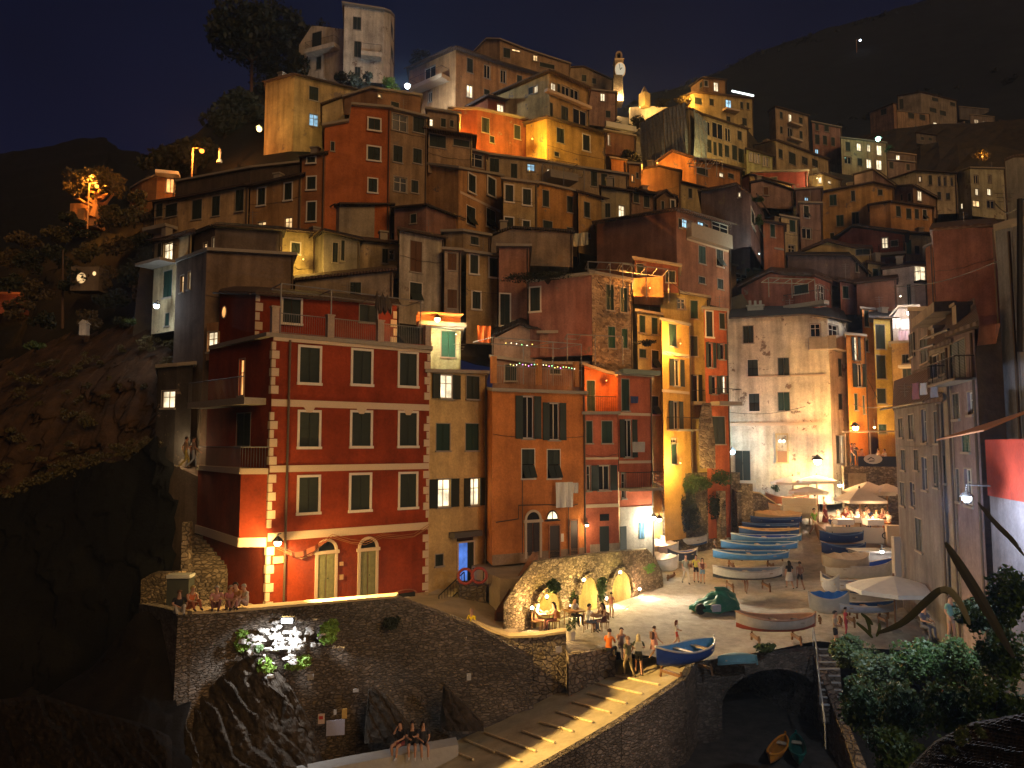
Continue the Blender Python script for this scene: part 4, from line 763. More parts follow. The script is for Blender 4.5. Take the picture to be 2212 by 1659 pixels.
# --- pink house ---
h=H('salmon pink house with a deep roof terrace glowing orange, upper right block','L',[(1795,650,45.3),(2092,672,46.6)],2000,(.50,.14,.07),'1830 688 1895 965 g;1795 1045 1962 1375 T;835 80 868 300 o Q',t=7,wear=.3,zb=PR('o',1400,1216,45.5).z,roof='flat')
fc=h['segs'][0]; org=h['org']; root=h['root']; PB=h
for y in (985,1405): 
    r=fc.rect('L',1800,y,2090,y+24); mb=MB(org); fc.bx(mb,0,fc.L,r[2],r[3],.003,.04); mb.build('band',PALE,root)
r=fc.rect('Q',800,372,1108,770); mb=MB(org); fc.bx(mb,0,fc.L,h['zb'],r[3],.003,.05); mb.build('whitewashed_base',plaster((.62,.56,.46),.3),root)
for r_,m_ in (((808,545,870,765),DK),):
    r=fc.rect('Q',*r_); mb=MB(org); fc.bx(mb,r[0]+.05,r[1],r[2],r[3],.052,.09); mb.build('door',m_,root)
r=fc.rect('Q',978,505,1030,655); mb=MB(org); fc.bx(mb,r[0],r[1],r[2],r[3],.052,.08); wn_=mb.build('window',plain('teal_frame',(.08,.16,.16)),root)
mb=MB(org); m_=(r[0]+r[1])/2; fc.bx(mb,r[0]+.06,m_-.04,r[2]+.06,r[3]-.06,.08,.09); fc.bx(mb,m_+.04,r[1]-.06,r[2]+.06,r[3]-.06,.08,.09); mb.build('pane',LITB,wn_)
slab(h,0,1805,1640,2085,1664,1.1,CONC,rail=.95); slab(h,0,1800,610,2130,648,.5,plain('green_cornice',(.20,.24,.19)),'cornice')
h3=H('salmon pink lower block with balcony terrace beside the orange house','L',[(1508,1000,44.4),(1793,998,45.3)],2000,(.52,.15,.08),'1512 1058 1570 1250 g;1655 1058 1745 1250 g;528 12 560 232 o Q;565 10 790 228 T Q',t=4,wear=.3,zb=h['zb'],roof='flat',pipe=False)
f3=h3['segs'][0]
for r_,m_ in (((640,545,720,790),DK),((640,438,720,498),GL)):
    r=f3.rect('Q',*r_); mb=MB(h3['org']); f3.bx(mb,r[0],r[1],r[2],r[3],.004,.04); mb.build('door' if m_ is DK else 'transom',m_,h3['root'])
r=f3.rect('Q',560,700,790,790); mb=MB(h3['org']); f3.bx(mb,.25,f3.L,h3['zb'],r[3],.003,.03); mb.build('plinth',plaster((.52,.42,.30)),h3['root'])
r=f3.rect('Q',515,350,790,380); mb=MB(h3['org']); f3.bx(mb,0,f3.L,r[2],r[3],.003,.04); mb.build('band',PALE,h3['root'])
r=f3.rect('L',1508,1375,1790,1395); mb=MB(h3['org']); f3.bx(mb,0,f3.L,r[2],r[3],.003,.04); mb.build('band',PALE,h3['root'])
zt=h3['tops'][0].z+.18; mb=MB(h3['org'])
mb.tube([f3.pt(.05,zt+.95,-.05),f3.pt(f3.L-.05,zt+.95,-.05)],.025,5)
for i in range(int(f3.L/.13)): mb.tube([f3.pt(.05+i*.13,zt,-.05),f3.pt(.05+i*.13,zt+.95,-.05)],.009,3,cap=False)
mb.build('railing',IRON,h3['root'])
h4=H('orange-lit set-back wall with a green door over the pink balcony','L',[(1500,560,46.6),(1700,640,46.9),(1800,660,47)],1010,(.60,.20,.07),'1525 700 1592 968 g;1458 700 1490 800 L',t=3,roof='flat',pipe=False)
LIT_OR=h4['segs'][0].pt(h4['segs'][0].L*.9,zt+1.6,1.0)
# --- light green house behind yellow, and dark low gable ---
h5=H('pale green lit house with a teal door behind the mustard house terrace','L',[(148,232,44.4),(410,262,45)],660,(.52,.60,.40),'240 265 365 492 G',t=4,roof='flat',pipe=False)
GRH=h5
slab(h5,0,20,200,430,235,.9,CONC,'cornice')
H('low dark-roofed gable house with a pink wall end and chimney','L',[(700,330,48),(930,212,'g'),(1040,250,48.5),(1610,300,49.5)],760,(.38,.26,.20),'1350 330 1560 475 G',t=6,rmat=SLATE,chim=True)
H('small pink wall end with flaking plaster spot','L',[(1108,290,47.9),(1325,285,48.1)],480,(.56,.26,.16),t=1.5,roof='flat',pipe=False,wear=.8)
# --- right-hand street side, seen obliquely ---
h=H('dark brown-pink gabled wall house behind the right street row','I',[(1405,484,50),(1730,460,'g'),(1960,455,46)],1300,(.24,.12,.10),t=11,wear=.5,chim=False)
h=H('mauve corner house with cream pilaster and dark tall windows, first of the right row','N',[(782,1196,40),(1292,1108,31)],2200,(.24,.22,.22),
 '830 1290 880 1500 d;940 1250 1000 1520 d;1085 1190 1142 1560 o;1222 1215 1280 1565 d;1000 1640 1050 1860 d;860 1640 905 1860 d;1090 1720 1150 2080 o;1215 1700 1270 2050 d;850 2000 900 2250 d;960 2000 1010 2260 o;1020 2400 1090 2750 d',t=11,wear=.5,chim=False,over=.6,zb=PR('o',1935,1320,39).z)
h=H('set-back brown house with shuttered balconies above the mauve corner house','N',[(940,100,42),(1480,120,32)],1200,(.20,.18,.19),'1070 400 1160 680 d;1240 180 1300 300 d;950 360 1010 620 d',t=11,wear=.6,roof='flat')
slab(h,0,1190,90,1480,200,.9,plaster((.28,.24,.21)),'balcony')
h=H('cream narrow house with open lit slit window over laundry lines','N',[(1165,548,32.8),(1385,482,29.6)],2300,(.33,.29,.24),'1165 580 1280 850 o;1180 960 1260 1130 d;1300 560 1350 800 d;1190 1700 1250 2000 o;1300 1700 1350 2000 d;1180 2200 1260 2500 d',t=11,wear=.5,over=.5,zb=PR('o',1935,1320,39).z)
h=H('pink-washed house with a big dark teal doorway and eaves, third in the right row','N',[(1385,402,29.4),(1665,312,26.4)],2400,(.28,.22,.23),'1390 440 1570 880 g;1530 1440 1615 1660 G;1360 1430 1410 1700 B;1690 1460 1720 1660 g;1430 1850 1500 2200 d;1590 1000 1650 1250 o;1420 1020 1500 1300 d;1560 1850 1640 2250 o',t=11,wear=.5,over=.8,zb=PR('o',1935,1320,39).z)
slab(h,0,1355,880,1690,905,.7,CONC,rail=.8)
h=H('tall slate-grey house with pipes and hanging nets at the right edge','I',[(1960,480,26.2),(2110,455,24.5)],1700,(.22,.24,.28),t=11,wear=.6,roof='flat',zb=PR('o',1935,1320,39).z)
h=H('grey-brown end house with white plaster panel at the right frame edge','I',[(2110,440,24.4),(2420,400,20.2)],1800,(.20,.21,.24),'2135 1235 2165 1700 w;2000 900 2060 1150 d',t=11,wear=.6,roof='flat',zb=PR('o',1935,1320,39).z)
# =====================================================  GROUND  =====================================================
import numpy as np
COB=ground_mat('cobble_plaza',(.24,.215,.18),(.46,.41,.34),1.6,.6); RAMPM=ground_mat('ramp_concrete',(.30,.25,.15),(.56,.47,.29),.9,.5)
QUAY=stone('quay_stone',(.10,.082,.062),(.23,.185,.145),4.6,(.14,.115,.09),2.2,1.0,.06)
RUBB=stone('rubble_wall',(.16,.12,.07),(.42,.32,.20),4.2,(.16,.12,.08),1.8,.9,.08)
RB2=stone('retaining_stone',(.13,.10,.07),(.28,.22,.16),3.4,(.12,.09,.065),1.5,.9,.08)
ctrl=[(1431,1270,46),(1359,1324,39.5),(1228,1419,33.4),(1312,1404,34.5),(1100,1375,35.6),(1500,1260,46.6),(1620,1412,33.9),(1765,1385,35.3),(1850,1400,34.4),
 (1740,1200,51),(1760,1100,62),(1900,1100,60),(1850,1170,53),(1935,1310,40),(1470,1190,53),(1620,1150,56),(1650,1072,60),(1800,1060,62),(2000,1360,36),(1560,1330,40)]
cp=[P(*c) for c in ctrl]
def tps(pts):
    X=np.array([[p.x,p.y] for p in pts]); Z=np.array([p.z for p in pts]); n=len(X)
    def U(r2): return np.where(r2>1e-9, r2*np.log(r2+1e-12), 0)
    K=U(((X[:,None]-X[None])**2).sum(-1))+np.eye(n)*8.0
    Pm=np.hstack([np.ones((n,1)),X]); A=np.block([[K,Pm],[Pm.T,np.zeros((3,3))]])
    wv=np.linalg.solve(A,np.concatenate([Z,np.zeros(3)]))
    def f(x,y): r2=(X[:,0]-x)**2+(X[:,1]-y)**2; return float((U(r2)*wv[:n]).sum()+wv[n]+wv[n+1]*x+wv[n+2]*y)
    return f
gz=tps(cp)
def rampz(x,y): return ZC-11.0+.283*(x-2.45)-.03*(y-33.4)
def on(f,px,py,d0=24,d1=75):
    r=ray(px,py); last=None; d=d0
    while d<d1:
        g=ZC+r.z*d-f(r.x*d,r.y*d)
        if g<=0: return Vector((r.x*d,d,f(r.x*d,d)))
        d+=.1
    return Vector((r.x*d1,d1,f(r.x*d1,d1)))
def onp(px,py): return on(gz,px,py,31)
def onr(px,py): return on(rampz,px,py,22)
front=[P(1082,1374,35.3),P(1222,1392,34.2),P(1228,1419,33.4),P(1312,1404,34.4),P(1500,1413,33.0),P(1620,1405,33.9),P(1765,1380,35.4),P(1850,1400,34.4),P(2100,1400,33)]
back=[P(1092,1366,35.6),P(1300,1335,40.5),P(1431,1272,46.2),P(1440,1150,57),P(1560,1080,61.5),P(1640,1060,62),P(1760,1050,63.5),P(1880,1090,62),P(2100,1090,60)]
mb=MB(); nv=40; nu=len(front)*6
def lerpl(l,t):
    t*=len(l)-1; i=min(int(t),len(l)-2); return l[i].lerp(l[i+1],t-i)
g=[]
for j in range(nv+1):
    for i in range(nu+1):
        a=lerpl(front,i/nu); b=lerpl(back,i/nu); q=a.lerp(b,j/nv); z=gz(q.x,q.y)+.03*noise.noise(Vector((q.x*.8,q.y*.8,0)))
        g.append((q.x,q.y,z))
mb.add(g,[(j*(nu+1)+i,j*(nu+1)+i+1,(j+1)*(nu+1)+i+1,(j+1)*(nu+1)+i) for j in range(nv) for i in range(nu)])
struct(mb.build('plaza',COB,smooth=True))
# skirt wall beneath the plaza edge
PITZ=ZC-12.9
mb=MB()
sk=[P(1222,1392,34.2),P(1228,1419,33.4),P(1312,1404,34.4),P(1330,1425,34.2)]
for a,b in zip(sk,sk[1:]):
    mb.poly([Vector((a.x,a.y,PITZ)),Vector((b.x,b.y,PITZ)),Vector((b.x,b.y,gz(b.x,b.y)+.08)),Vector((a.x,a.y,gz(a.x,a.y)+.08))])
    mb.poly([Vector((a.x,a.y,gz(a.x,a.y)+.08)),Vector((b.x,b.y,gz(b.x,b.y)+.08)),Vector((b.x,b.y+.35,gz(b.x,b.y)+.08)),Vector((a.x,a.y+.35,gz(a.x,a.y)+.08))])
tag(mb.build('kerb_wall',RB2),'low grey stone wall along the plaza edge at the head of the ramp','wall')
# ramp
mb=MB(); rl=[onr(1324,1426),onr(1223,1487),onr(1080,1560),onr(930,1625),onr(830,1672),onr(560,1760)]; rr_=[onr(1500,1413),onr(1466,1470),onr(1330,1560),onr(1235,1615),onr(1150,1663),onr(1000,1745)]
g=[]; N1=30; M1=14
for j in range(N1+1):
    a=lerpl(rl,j/N1); b=lerpl(rr_,j/N1)
    for i in range(M1+1):
        q=a.lerp(b,i/M1); g.append((q.x,q.y,rampz(q.x,q.y)+.02*noise.noise(Vector((q.x,q.y,3)))))
mb.add(g,[(j*(M1+1)+i,(j+1)*(M1+1)+i,(j+1)*(M1+1)+i+1,j*(M1+1)+i+1) for j in range(N1) for i in range(M1)])
struct(mb.build('ramp',RAMPM))
mb=MB()
for a,b in zip(rr_,rr_[1:]):
    n_=Vector((b.y-a.y,-(b.x-a.x),0)).normalized()
    if n_.x<0: n_=-n_
    q=[a,b,b+n_*.3,a+n_*.3]; mb.prism([(p.x,p.y) for p in q] if True else 0, PITZ-.5, [a.z+.10,b.z+.10,b.z+.10,a.z+.10])
tag(mb.build('quay_wall',QUAY),'dark stone wall carrying the right edge of the boat ramp','wall')
# timber skids across the ramp
sk=[('U',1425,850,1830,938),('U',1230,912,1685,1020),('U',1190,1010,1540,1100),('U',1065,1090,1400,1185),('U',920,1178,1245,1270),('U',775,1270,1070,1352),('U',620,1350,910,1448),('U',290,1362,745,1525),('U',370,1520,610,1612),('U',120,1425,380,1530),('U',0,1520,190,1600)]
for k,(rg,x0,y0,x1,y1) in enumerate(sk):
    a=onr(*ov(rg,x0,y0)); b=onr(*ov(rg,x1,y1)); c=(a+b)/2; mb=MB(c); d=b-a; L_=d.length; rz=math.atan2(d.y,d.x)
    m_=3; 
    for i in range(m_): s0=a.lerp(b,(i+.01)/m_); s1=a.lerp(b,(i+.98)/m_); mb.tube([s0+Vector((0,0,.04)),s1+Vector((0,0,.04))],[.045+.01*random.random(),.042+.01*random.random()],6)
    tag(mb.build('timber_skid',plain('skid_wood',(.80,.64,.36),.8,bscale=9,var=.3)),'weathered timber skid bar set across the boat ramp','skid bar','timber skid bars on the ramp')
# ledge at the foot of the quay wall
mb=MB(); l0=[P(985,1592,30.9),P(870,1612,29.6),P(758,1632,28.6),P(575,1668,27.2),P(420,1705,26)]
for a,b in zip(l0,l0[1:]):
    q=[a,b,b+Vector((.15,-.75,0)),a+Vector((.15,-.75,0))]; mb.prism([(p.x,p.y) for p in reversed(q)],PITZ-1,[p.z for p in reversed(q)])
tag(mb.build('ledge',plain('pale_ledge',(.36,.35,.32),.9,bump=.6,bscale=4)),'pale worn concrete ledge at the foot of the big quay wall','ledge')
# pit floor + sea
mb=MB(); mb.poly([(-60,-5,PITZ),(60,-5,PITZ),(60,60,PITZ),(-60,60,PITZ)]); struct(mb.build('ground',ground_mat('dark_gravel',(.03,.026,.02),(.09,.075,.06),1.5,.5)))
mw=plain('water',(.004,.006,.009),.18,spec=.5); mb=MB(); mb.poly([(-900,-50,ZC-14.5),(-12,-50,ZC-14.5),(-12,900,ZC-14.5),(-900,900,ZC-14.5)]); struct(mb.build('water',mw))
# big quay wall
def wall_run(name,label,pts,zb,th,mat,cat='wall',cap=None,batter=0,sub=1.0):
    """pts world top points, left to right; front face toward camera, bumpy"""
    mb=MB(); fr=[]
    P2=[]
    for a,b in zip(pts,pts[1:]):
        n=max(1,int((b-a).length/sub))
        for i in range(n): P2.append(a.lerp(b,i/n))
    P2.append(pts[-1]); m=len(P2); rows=10; g=[]
    for j in range(rows+1):
        t=j/rows
        for i,p in enumerate(P2):
            z=p.z+(zb-p.z)*t; o_=batter*t+.10*noise.noise(Vector((p.x*.7,z*.7,p.y*.7)))
            g.append((p.x,p.y-o_,z))
    mb.add(g,[(j*m+i,(j+1)*m+i,(j+1)*m+i+1,j*m+i+1) for j in range(rows) for i in range(m-1)])
    for a,b in zip(P2,P2[1:]):
        mb.poly([a,b,b+Vector((0,th,0)),a+Vector((0,th,0))]); mb.poly([Vector((b.x,b.y+th,zb)),Vector((a.x,a.y+th,zb)),a+Vector((0,th,0)),b+Vector((0,th,0))])
    for p in (P2[0],P2[-1]): mb.poly([p,p+Vector((0,th,0)),Vector((p.x,p.y+th,zb)),Vector((p.x,p.y-batter,zb))])
    o=tag(mb.build(name,mat),label,cat)
    if cap:
        mc=MB()
        for a,b in zip(pts[:cap[1]],pts[1:cap[1]+0]):
            mc.prism([(a.x,a.y-.09),(b.x,b.y-.09),(b.x,b.y+th+.08),(a.x,a.y+th+.08)],[a.z+.003,b.z+.003,b.z+.003,a.z+.003],[a.z+.10,b.z+.10,b.z+.10,a.z+.10])
        mc.build('coping',cap[0],o)
    return o
COPING=plain('coping_stone',(.50,.38,.20),.85,bump=.3)
wa=[P(385,1327,28.8),P(488,1323,29.8),P(670,1307,31.4),P(856,1291,33),P(923,1316,33.1),P(1020,1350,33.3),P(1152,1424,33.3)]
WALLA=wall_run('quay_wall','massive dark quay wall with lit coping under the red building',wa,PITZ-1.5,.55,QUAY,cap=(COPING,4),batter=.35)
pa=[P(296,1310,33.6),P(384,1326,28.8)]
sd_=[P(300,1309,33.5),P(340,1316,31),P(384,1327,28.85)]
mb=MB()
for a,b in zip(sd_,sd_[1:]): mb.prism([(a.x,a.y),(b.x,b.y),(b.x+.5,b.y+.1),(a.x+.7,a.y+.1)],PITZ-1.5,[a.z+.1,b.z+.1,b.z+.1,a.z+.1])
mb.build('side_wall',QUAY,WALLA); 
wb=[P(1018,1347,34.6),P(1060,1364,34.5),P(1100,1378,34.4),P(1160,1376,34.3),P(1223,1367,34.2)]
WALLB=wall_run('terrace_wall','low stone parapet with pale coping round the restaurant terrace',wb,PITZ-.5,.45,RB2,cap=(COPING,5))
# terrace floor before the red building and path down
tz=ZC-7.56
mb=MB(); fl=[(-15.6,33.6),(-12.9,29.6),(-5.4,33.4),(-3.6,33.7),(-1.0,34.5),(.3,35.4),(-1.1,42.5),(-4.6,40.2),(-11.45,35.2),(-17,41)]
mb.prism(fl,PITZ,[tz,tz,tz,tz-.4,tz-1.0,tz-1.3,tz-.6,tz-.1,tz,tz]); struct(mb.build('terrace_floor',ground_mat('terrace_paving',(.25,.20,.13),(.42,.34,.22),.8,.3)))
# arch wall block (restaurant alcoves), street on top
W=[P(1088,1305,35.7),P(1115,1262,36.3),P(1152,1214,37.4),P(1280,1196,41.0),P(1398,1186,45.2),P(1416,1208,45.7),P(1432,1250,46.1)]
wz=PR('Q',0,0,40).z
for i in range(1,len(W)): pass
ARCHW=wall_run('alcove_wall','lamp-lit rubble wall with arched alcoves above the restaurant tables',W,ZC-10.2,.5,RUBB)
s6=ZC-6.75
mb=MB(); st=[(W[2].x,W[2].y+.45),(W[3].x,W[3].y+.45),(W[4].x,W[4].y+.45),(W[4].x+.3,W[4].y+3),(15,58),(6,52),(-1.5,44),(-2.4,42.4),(-.6,38)]
mb.prism(st,s6-4,s6); struct(mb.build('street',ground_mat('street_paving',(.22,.17,.12),(.38,.29,.2),.8,.3)))
mb=MB(); e_=W[-1]; mb.prism([(W[4].x,W[4].y),(e_.x,e_.y),(e_.x+.8,e_.y+5),(W[4].x,W[4].y+6)],ZC-10.2,[W[4].z-.05,W[6].z,W[6].z+.8,W[4].z]); mb.build('end_block',RUBB,ARCHW)
fw=Facade((W[0].x,W[0].y),(W[-1].x,W[-1].y)); NICHE=plaster((.52,.42,.16),.4)
for (x0,x1,yt,yb) in ((1148,1206,1277,1362),(1246,1285,1246,1340),(1313,1358,1233,1322)):
    fw_=Facade((W[2].x,W[2].y),(W[4].x,W[4].y))
    a=P(x0,yb,0) if 0 else None
    u0=fw_.hit(x0,(yt+yb)/2)[0]; u1=fw_.hit(x1,(yt+yb)/2)[0]; z1=fw_.hit((x0+x1)/2,yt)[1]; z0=ZC-9.7; R_=(u1-u0)/2; uc=(u0+u1)/2; zs=z1-R_
    mb=MB(); ring=[(uc+R_*math.cos(math.pi*i/10),zs+R_*math.sin(math.pi*i/10)) for i in range(11)]
    q=[fw_.pt(u0,z0,.13),fw_.pt(u1,z0,.13)]+[fw_.pt(u,z,.13) for u,z in ring]; mb.poly(q); 
    q=[fw_.pt(u1,z0,.13)]+[fw_.pt(u,z,.13) for u,z in ring]+[fw_.pt(u0,z0,.13)]
    mb.build('alcove',NICHE,ARCHW); mb=MB()
    for i in range(10):
        a0,a1=math.pi*i/10,math.pi*(i+1)/10; pp=[(uc+r*math.cos(a),zs+r*math.sin(a)) for r,a in ((R_,a0),(R_+.25,a0),(R_+.25,a1-.03),(R_,a1-.03))]
        mb.hexa([fw_.pt(pp[0][0],pp[0][1],.3),fw_.pt(pp[1][0],pp[1][1],.3),fw_.pt(pp[1][0],pp[1][1],0),fw_.pt(pp[0][0],pp[0][1],0),fw_.pt(pp[3][0],pp[3][1],.3),fw_.pt(pp[2][0],pp[2][1],.3),fw_.pt(pp[2][0],pp[2][1],0),fw_.pt(pp[3][0],pp[3][1],0)])
    mb.build('stone_arch',RUBB,ARCHW)
# sloping brick-edged path wall up to the orange house
mb=MB(); a=P(1068,1330,36.6); b=P(1150,1200,40.2); mb.prism([(a.x,a.y),(b.x,b.y),(b.x+.3,b.y+.3),(a.x+.3,a.y+.2)],ZC-10,[a.z+.15,b.z+.15,b.z+.15,a.z+.15])
tag(mb.build('path_parapet',plaster((.42,.19,.08))),'slanting orange-brown parapet of the path below the orange house','parapet')
# pit wall under the plaza with a dark arch
pw=[P(1490,1420,33.1),P(1560,1412,33.4),P(1620,1407,33.7),P(1700,1398,34.4),P(1768,1388,35.2)]
fp=Facade((pw[0].x,pw[0].y),(pw[-1].x,pw[-1].y)); mb=MB(); z1=ZC-9.75; L_=fp.L; a0,a1=1.5,L_-.25; R_=(a1-a0)/2; zs=z1-.35-R_*.55; uc=(a0+a1)/2
arc=[(uc+R_*math.cos(math.pi*i/14),zs+R_*.55*math.sin(math.pi*i/14)) for i in range(15)]
fp.bx(mb,-.6,a0,PITZ-1,z1+.3,-.5,.1); fp.bx(mb,a1,L_+.2,PITZ-1,z1+.3,-.5,.1)
for (ua,za),(ub,zb_) in zip(arc,arc[1:]): mb.hexa([fp.pt(ub,zb_,.1),fp.pt(ua,za,.1),fp.pt(ua,za,-.5),fp.pt(ub,zb_,-.5),fp.pt(ub,z1+.3,.1),fp.pt(ua,z1+.3,.1),fp.pt(ua,z1+.3,-.5),fp.pt(ub,z1+.3,-.5)])
for (ua,za),(ub,zb_) in zip(arc,arc[1:]): mb.poly([fp.pt(ua,za,-.5),fp.pt(ub,zb_,-.5),fp.pt(ub,zb_,-5),fp.pt(ua,za,-5)])
fp.bx(mb,a0-.3,a1+.3,PITZ-1,z1,-5.3,-5)
fp.bx(mb,a0-.3,a0,PITZ-1,zs,-5,-.5); fp.bx(mb,a1,a1+.3,PITZ-1,zs,-5,-.5)
tag(mb.build('arch_wall',QUAY),'dark stone wall under the plaza edge with one wide low arch','wall')
# stairs down by the handrail
so_=thing('stone_stairs','narrow stone stairs with pale treads going down beside the bushes','stairs',P(1781,1400,34.8))
org=so_.location
for i in range(9):
    d=35.2-i*.36; x0=P(1768,1400,d).x; z=ZC-9.45-i*.19; mb=MB(org); mb.box((x0+.42,d,z-.35),(.9,.37,.7)); mb.build('step',RB2,so_); mb=MB(org); mb.box((x0+.42,d-.1,z+.022),(.9,.14,.04)); mb.build('tread_edge',plain('pale_tread',(.42,.42,.40)),so_)
mb=MB(org); a=P(1752,1392,35.4); b=P(1768,1500,31.6); mb.prism([(a.x,a.y),(b.x,b.y-3.5),(b.x+.45,b.y-3.5),(a.x+.28,a.y)],PITZ-1,[ZC-9.5,ZC-12.2,ZC-12.2,ZC-9.5]); mb.build('stair_wall',RB2,so_)
mb=MB(org); L_=[P(1755,1348,35.4),P(1764,1400,34),P(1770,1470,32),P(1782,1560,29.5)]; mb.tube(L_,.035,6)
for p in L_: mb.tube([p,p-Vector((0,0,1.0))],.025,5)
mb.build('handrail',plain('steel_rail',(.45,.48,.5),.35,.6),so_)
# left stairs beside the red building
so_=thing('stone_stairs','worn stone stairs climbing beside the dark side of the red building','stairs',P(430,1304,36)); org=so_.location
for i in range(16):
    t=i/15; d=35.6+4.4*t; px=432+22*t; c=P(px,1300,d); z=tz+.17*(i+1); mb=MB(org); mb.box((c.x,c.y,z-.5),(2.2-.2*t,.42,1.0)); mb.build('step',RB2,so_)
mb=MB(org); a=P(410,1290,36); mb.box((P(401,1240,36.6).x,36.6,tz+1.9),(.35,.35,3.8)); mb.build('post',RB2,so_)
lw=[P(305,1252,36.2),P(330,1238,36.1),P(360,1238,36.0),P(402,1232,36.4)]
wall_run('stone_wall','rough low stone wall at the left end of the terrace',lw,PITZ,.6,RUBB)
# street steps above (left) with lit edges
mb=MB(); a=P(362,1000,41.5); b=P(430,1030,40.5); mb.prism([(a.x,a.y),(b.x,b.y),(b.x+1,b.y+1.5),(a.x,a.y+1.5)],PITZ,[a.z,b.z,b.z,a.z])
tag(mb.build('ramp_wall',plaster((.16,.12,.09),.6)),'dark sloping wall of the upper lane behind the red building','wall')
mb=MB(); mb.prism([(10.8,-6),(70,-6),(70,62),(26,62),(21.5,40),(17.5,28),(13.5,18)],PITZ-.5,[ZC-9.3]*7); struct(mb.build('bank',ground_mat('bank_earth',(.03,.028,.02),(.09,.075,.05),.8,.6)))
RB_=([[Vector((x,y,ZC-9.6)) for x,y in ((24,5),(28,20),(31,36),(38,52),(52,66))],[Vector((x,y,ZC+2)) for x,y in ((38,0),(44,20),(48,40),(56,60),(70,80))],[Vector((x,y,ZC+20)) for x,y in ((70,0),(80,30),(90,60),(100,90),(120,120))]])
# -------- far terrain --------
def loft(name,rows,nu,nv,mat,amp,fr,label=None,smooth=True,seed=0):
    mb=MB(); g=[]
    for j in range(nv+1):
        t=j/nv*(len(rows)-1); k=min(int(t),len(rows)-2)
        for i in range(nu+1):
            a=lerpl(rows[k],i/nu); b=lerpl(rows[k+1],i/nu); q=a.lerp(b,t-k)
            s=noise.fractal(Vector((q.x*fr+seed,q.y*fr,q.z*fr)),.9,2.0,5)
            e_=amp*s; g.append((q.x+e_*.5,q.y+e_*.6,q.z+e_*.8))
    mb.add(g,[(j*(nu+1)+i,j*(nu+1)+i+1,(j+1)*(nu+1)+i+1,(j+1)*(nu+1)+i) for j in range(nv) for i in range(nu)])
    return struct(mb.build(name,mat,smooth=smooth))
FOREST=ground_mat('far_forest_hazed',(.004,.008,.014),(.017,.026,.040),.10,1.0,12); FORD=ground_mat('near_forest',(.003,.004,.003),(.011,.011,.006),.35,1.0,10)  # far forest colour has the bluish tone of haze mixed in
loft('right_bank',RB_,50,30,FORD,1.2,.1,seed=2)
rg=[(1300,260),(1400,205),(1480,180),(1560,150),(1640,112),(1700,90),(1790,62),(1880,38),(1960,12),(2060,-20),(2160,-50),(2400,-90)]
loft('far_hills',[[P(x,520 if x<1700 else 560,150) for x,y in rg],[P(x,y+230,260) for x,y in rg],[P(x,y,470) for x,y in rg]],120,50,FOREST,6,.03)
lg=[(-250,360),(0,331),(60,326),(100,322),(135,312),(172,303),(222,305),(250,324),(319,334),(345,318),(368,308),(418,290),(470,262)]
loft('left_hills',[[P(x,700,95) for x,y in lg],[P(x,y+120,150) for x,y in lg],[P(x,y,230) for x,y in lg]],110,30,FORD,3.5,.06)
sg=[(300,430),(360,350),(420,300),(470,240),(560,180),(640,150),(760,185),(860,210)]
loft('hill',[[P(x,y+260,62) for x,y in sg],[P(x,y+90,80) for x,y in sg],[P(x,y,100) for x,y in sg]],80,26,FORD,2.0,.12,seed=5)
# slope with shrubs, left of the village
SH=ground_mat('shrub_slope',(.020,.018,.007),(.10,.062,.022),.6,1.0,10)
t0=[(-80,520),(0,505),(60,500),(110,470),(150,455),(200,430),(240,415),(290,395),(345,400)]
loft('left_slope',[[P(x,y+330,54) for x,y in t0],[P(x,y+120,66) for x,y in t0],[P(x,y+30,80) for x,y in t0]],90,40,FORD,2.2,.18)
# cliff
CL=ground_mat('cliff_rock',(.013,.008,.004),(.095,.052,.025),.9,1.0,12)
c0=[(-120,830),(0,792),(60,772),(115,748),(190,738),(240,712),(285,700),(340,699),(384,699)]
loft('cliff',[[P(x,1180-.42*max(x,0),43) for x,y in c0],[P(x,y+110,46.5) for x,y in c0],[P(x,y+30,51) for x,y in c0],[P(x,y,53) for x,y in c0],[P(x,y-2,60) for x,y in c0]],200,90,CL,2.0,.45)
CLD=ground_mat('cliff_shade',(.001,.001,.001),(.004,.0035,.002),.7,1.0,9)  # near-black colour paints in the shade below the lit part of the cliff
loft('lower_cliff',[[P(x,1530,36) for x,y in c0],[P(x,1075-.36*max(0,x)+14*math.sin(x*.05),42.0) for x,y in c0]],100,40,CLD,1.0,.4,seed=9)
# village hill: filled between the house bases
import itertools
bs=[(b[0],b[1],b[2]) for b in BASES if b[1]>46]
bx=np.array([[b[0],b[1]] for b in bs]); bzv=np.array([b[2] for b in bs])
def hz(x,y):
    d2=((bx[:,0]-x)**2+(bx[:,1]-y)**2)+1.0; w_=1/d2**2; z=float((w_*bzv).sum()/w_.sum())-2.0
    if x>2 and y<66: z=min(z,(gz(x,min(y,63))-1.5) if y<63.5 else z)
    return z
mb=MB(); X0,X1,Y0,Y1=-26,62,50,215; nx,ny=60,90; g=[]
for j in range(ny+1):
    for i in range(nx+1):
        y=Y0+(Y1-Y0)*(j/ny)**1.4; sc=1+(y-50)*.016; x=(X0+(X1-X0)*i/nx)*sc
        z=hz(x,y)+.5*noise.noise(Vector((x*.2,y*.2,0)))
        g.append((x,y,z))
mb.add(g,[(j*(nx+1)+i,j*(nx+1)+i+1,(j+1)*(nx+1)+i+1,(j+1)*(nx+1)+i) for j in range(ny) for i in range(nx)])
struct(mb.build('hillside',ground_mat('hill_earth',(.02,.018,.012),(.08,.06,.035),.6,.8)))
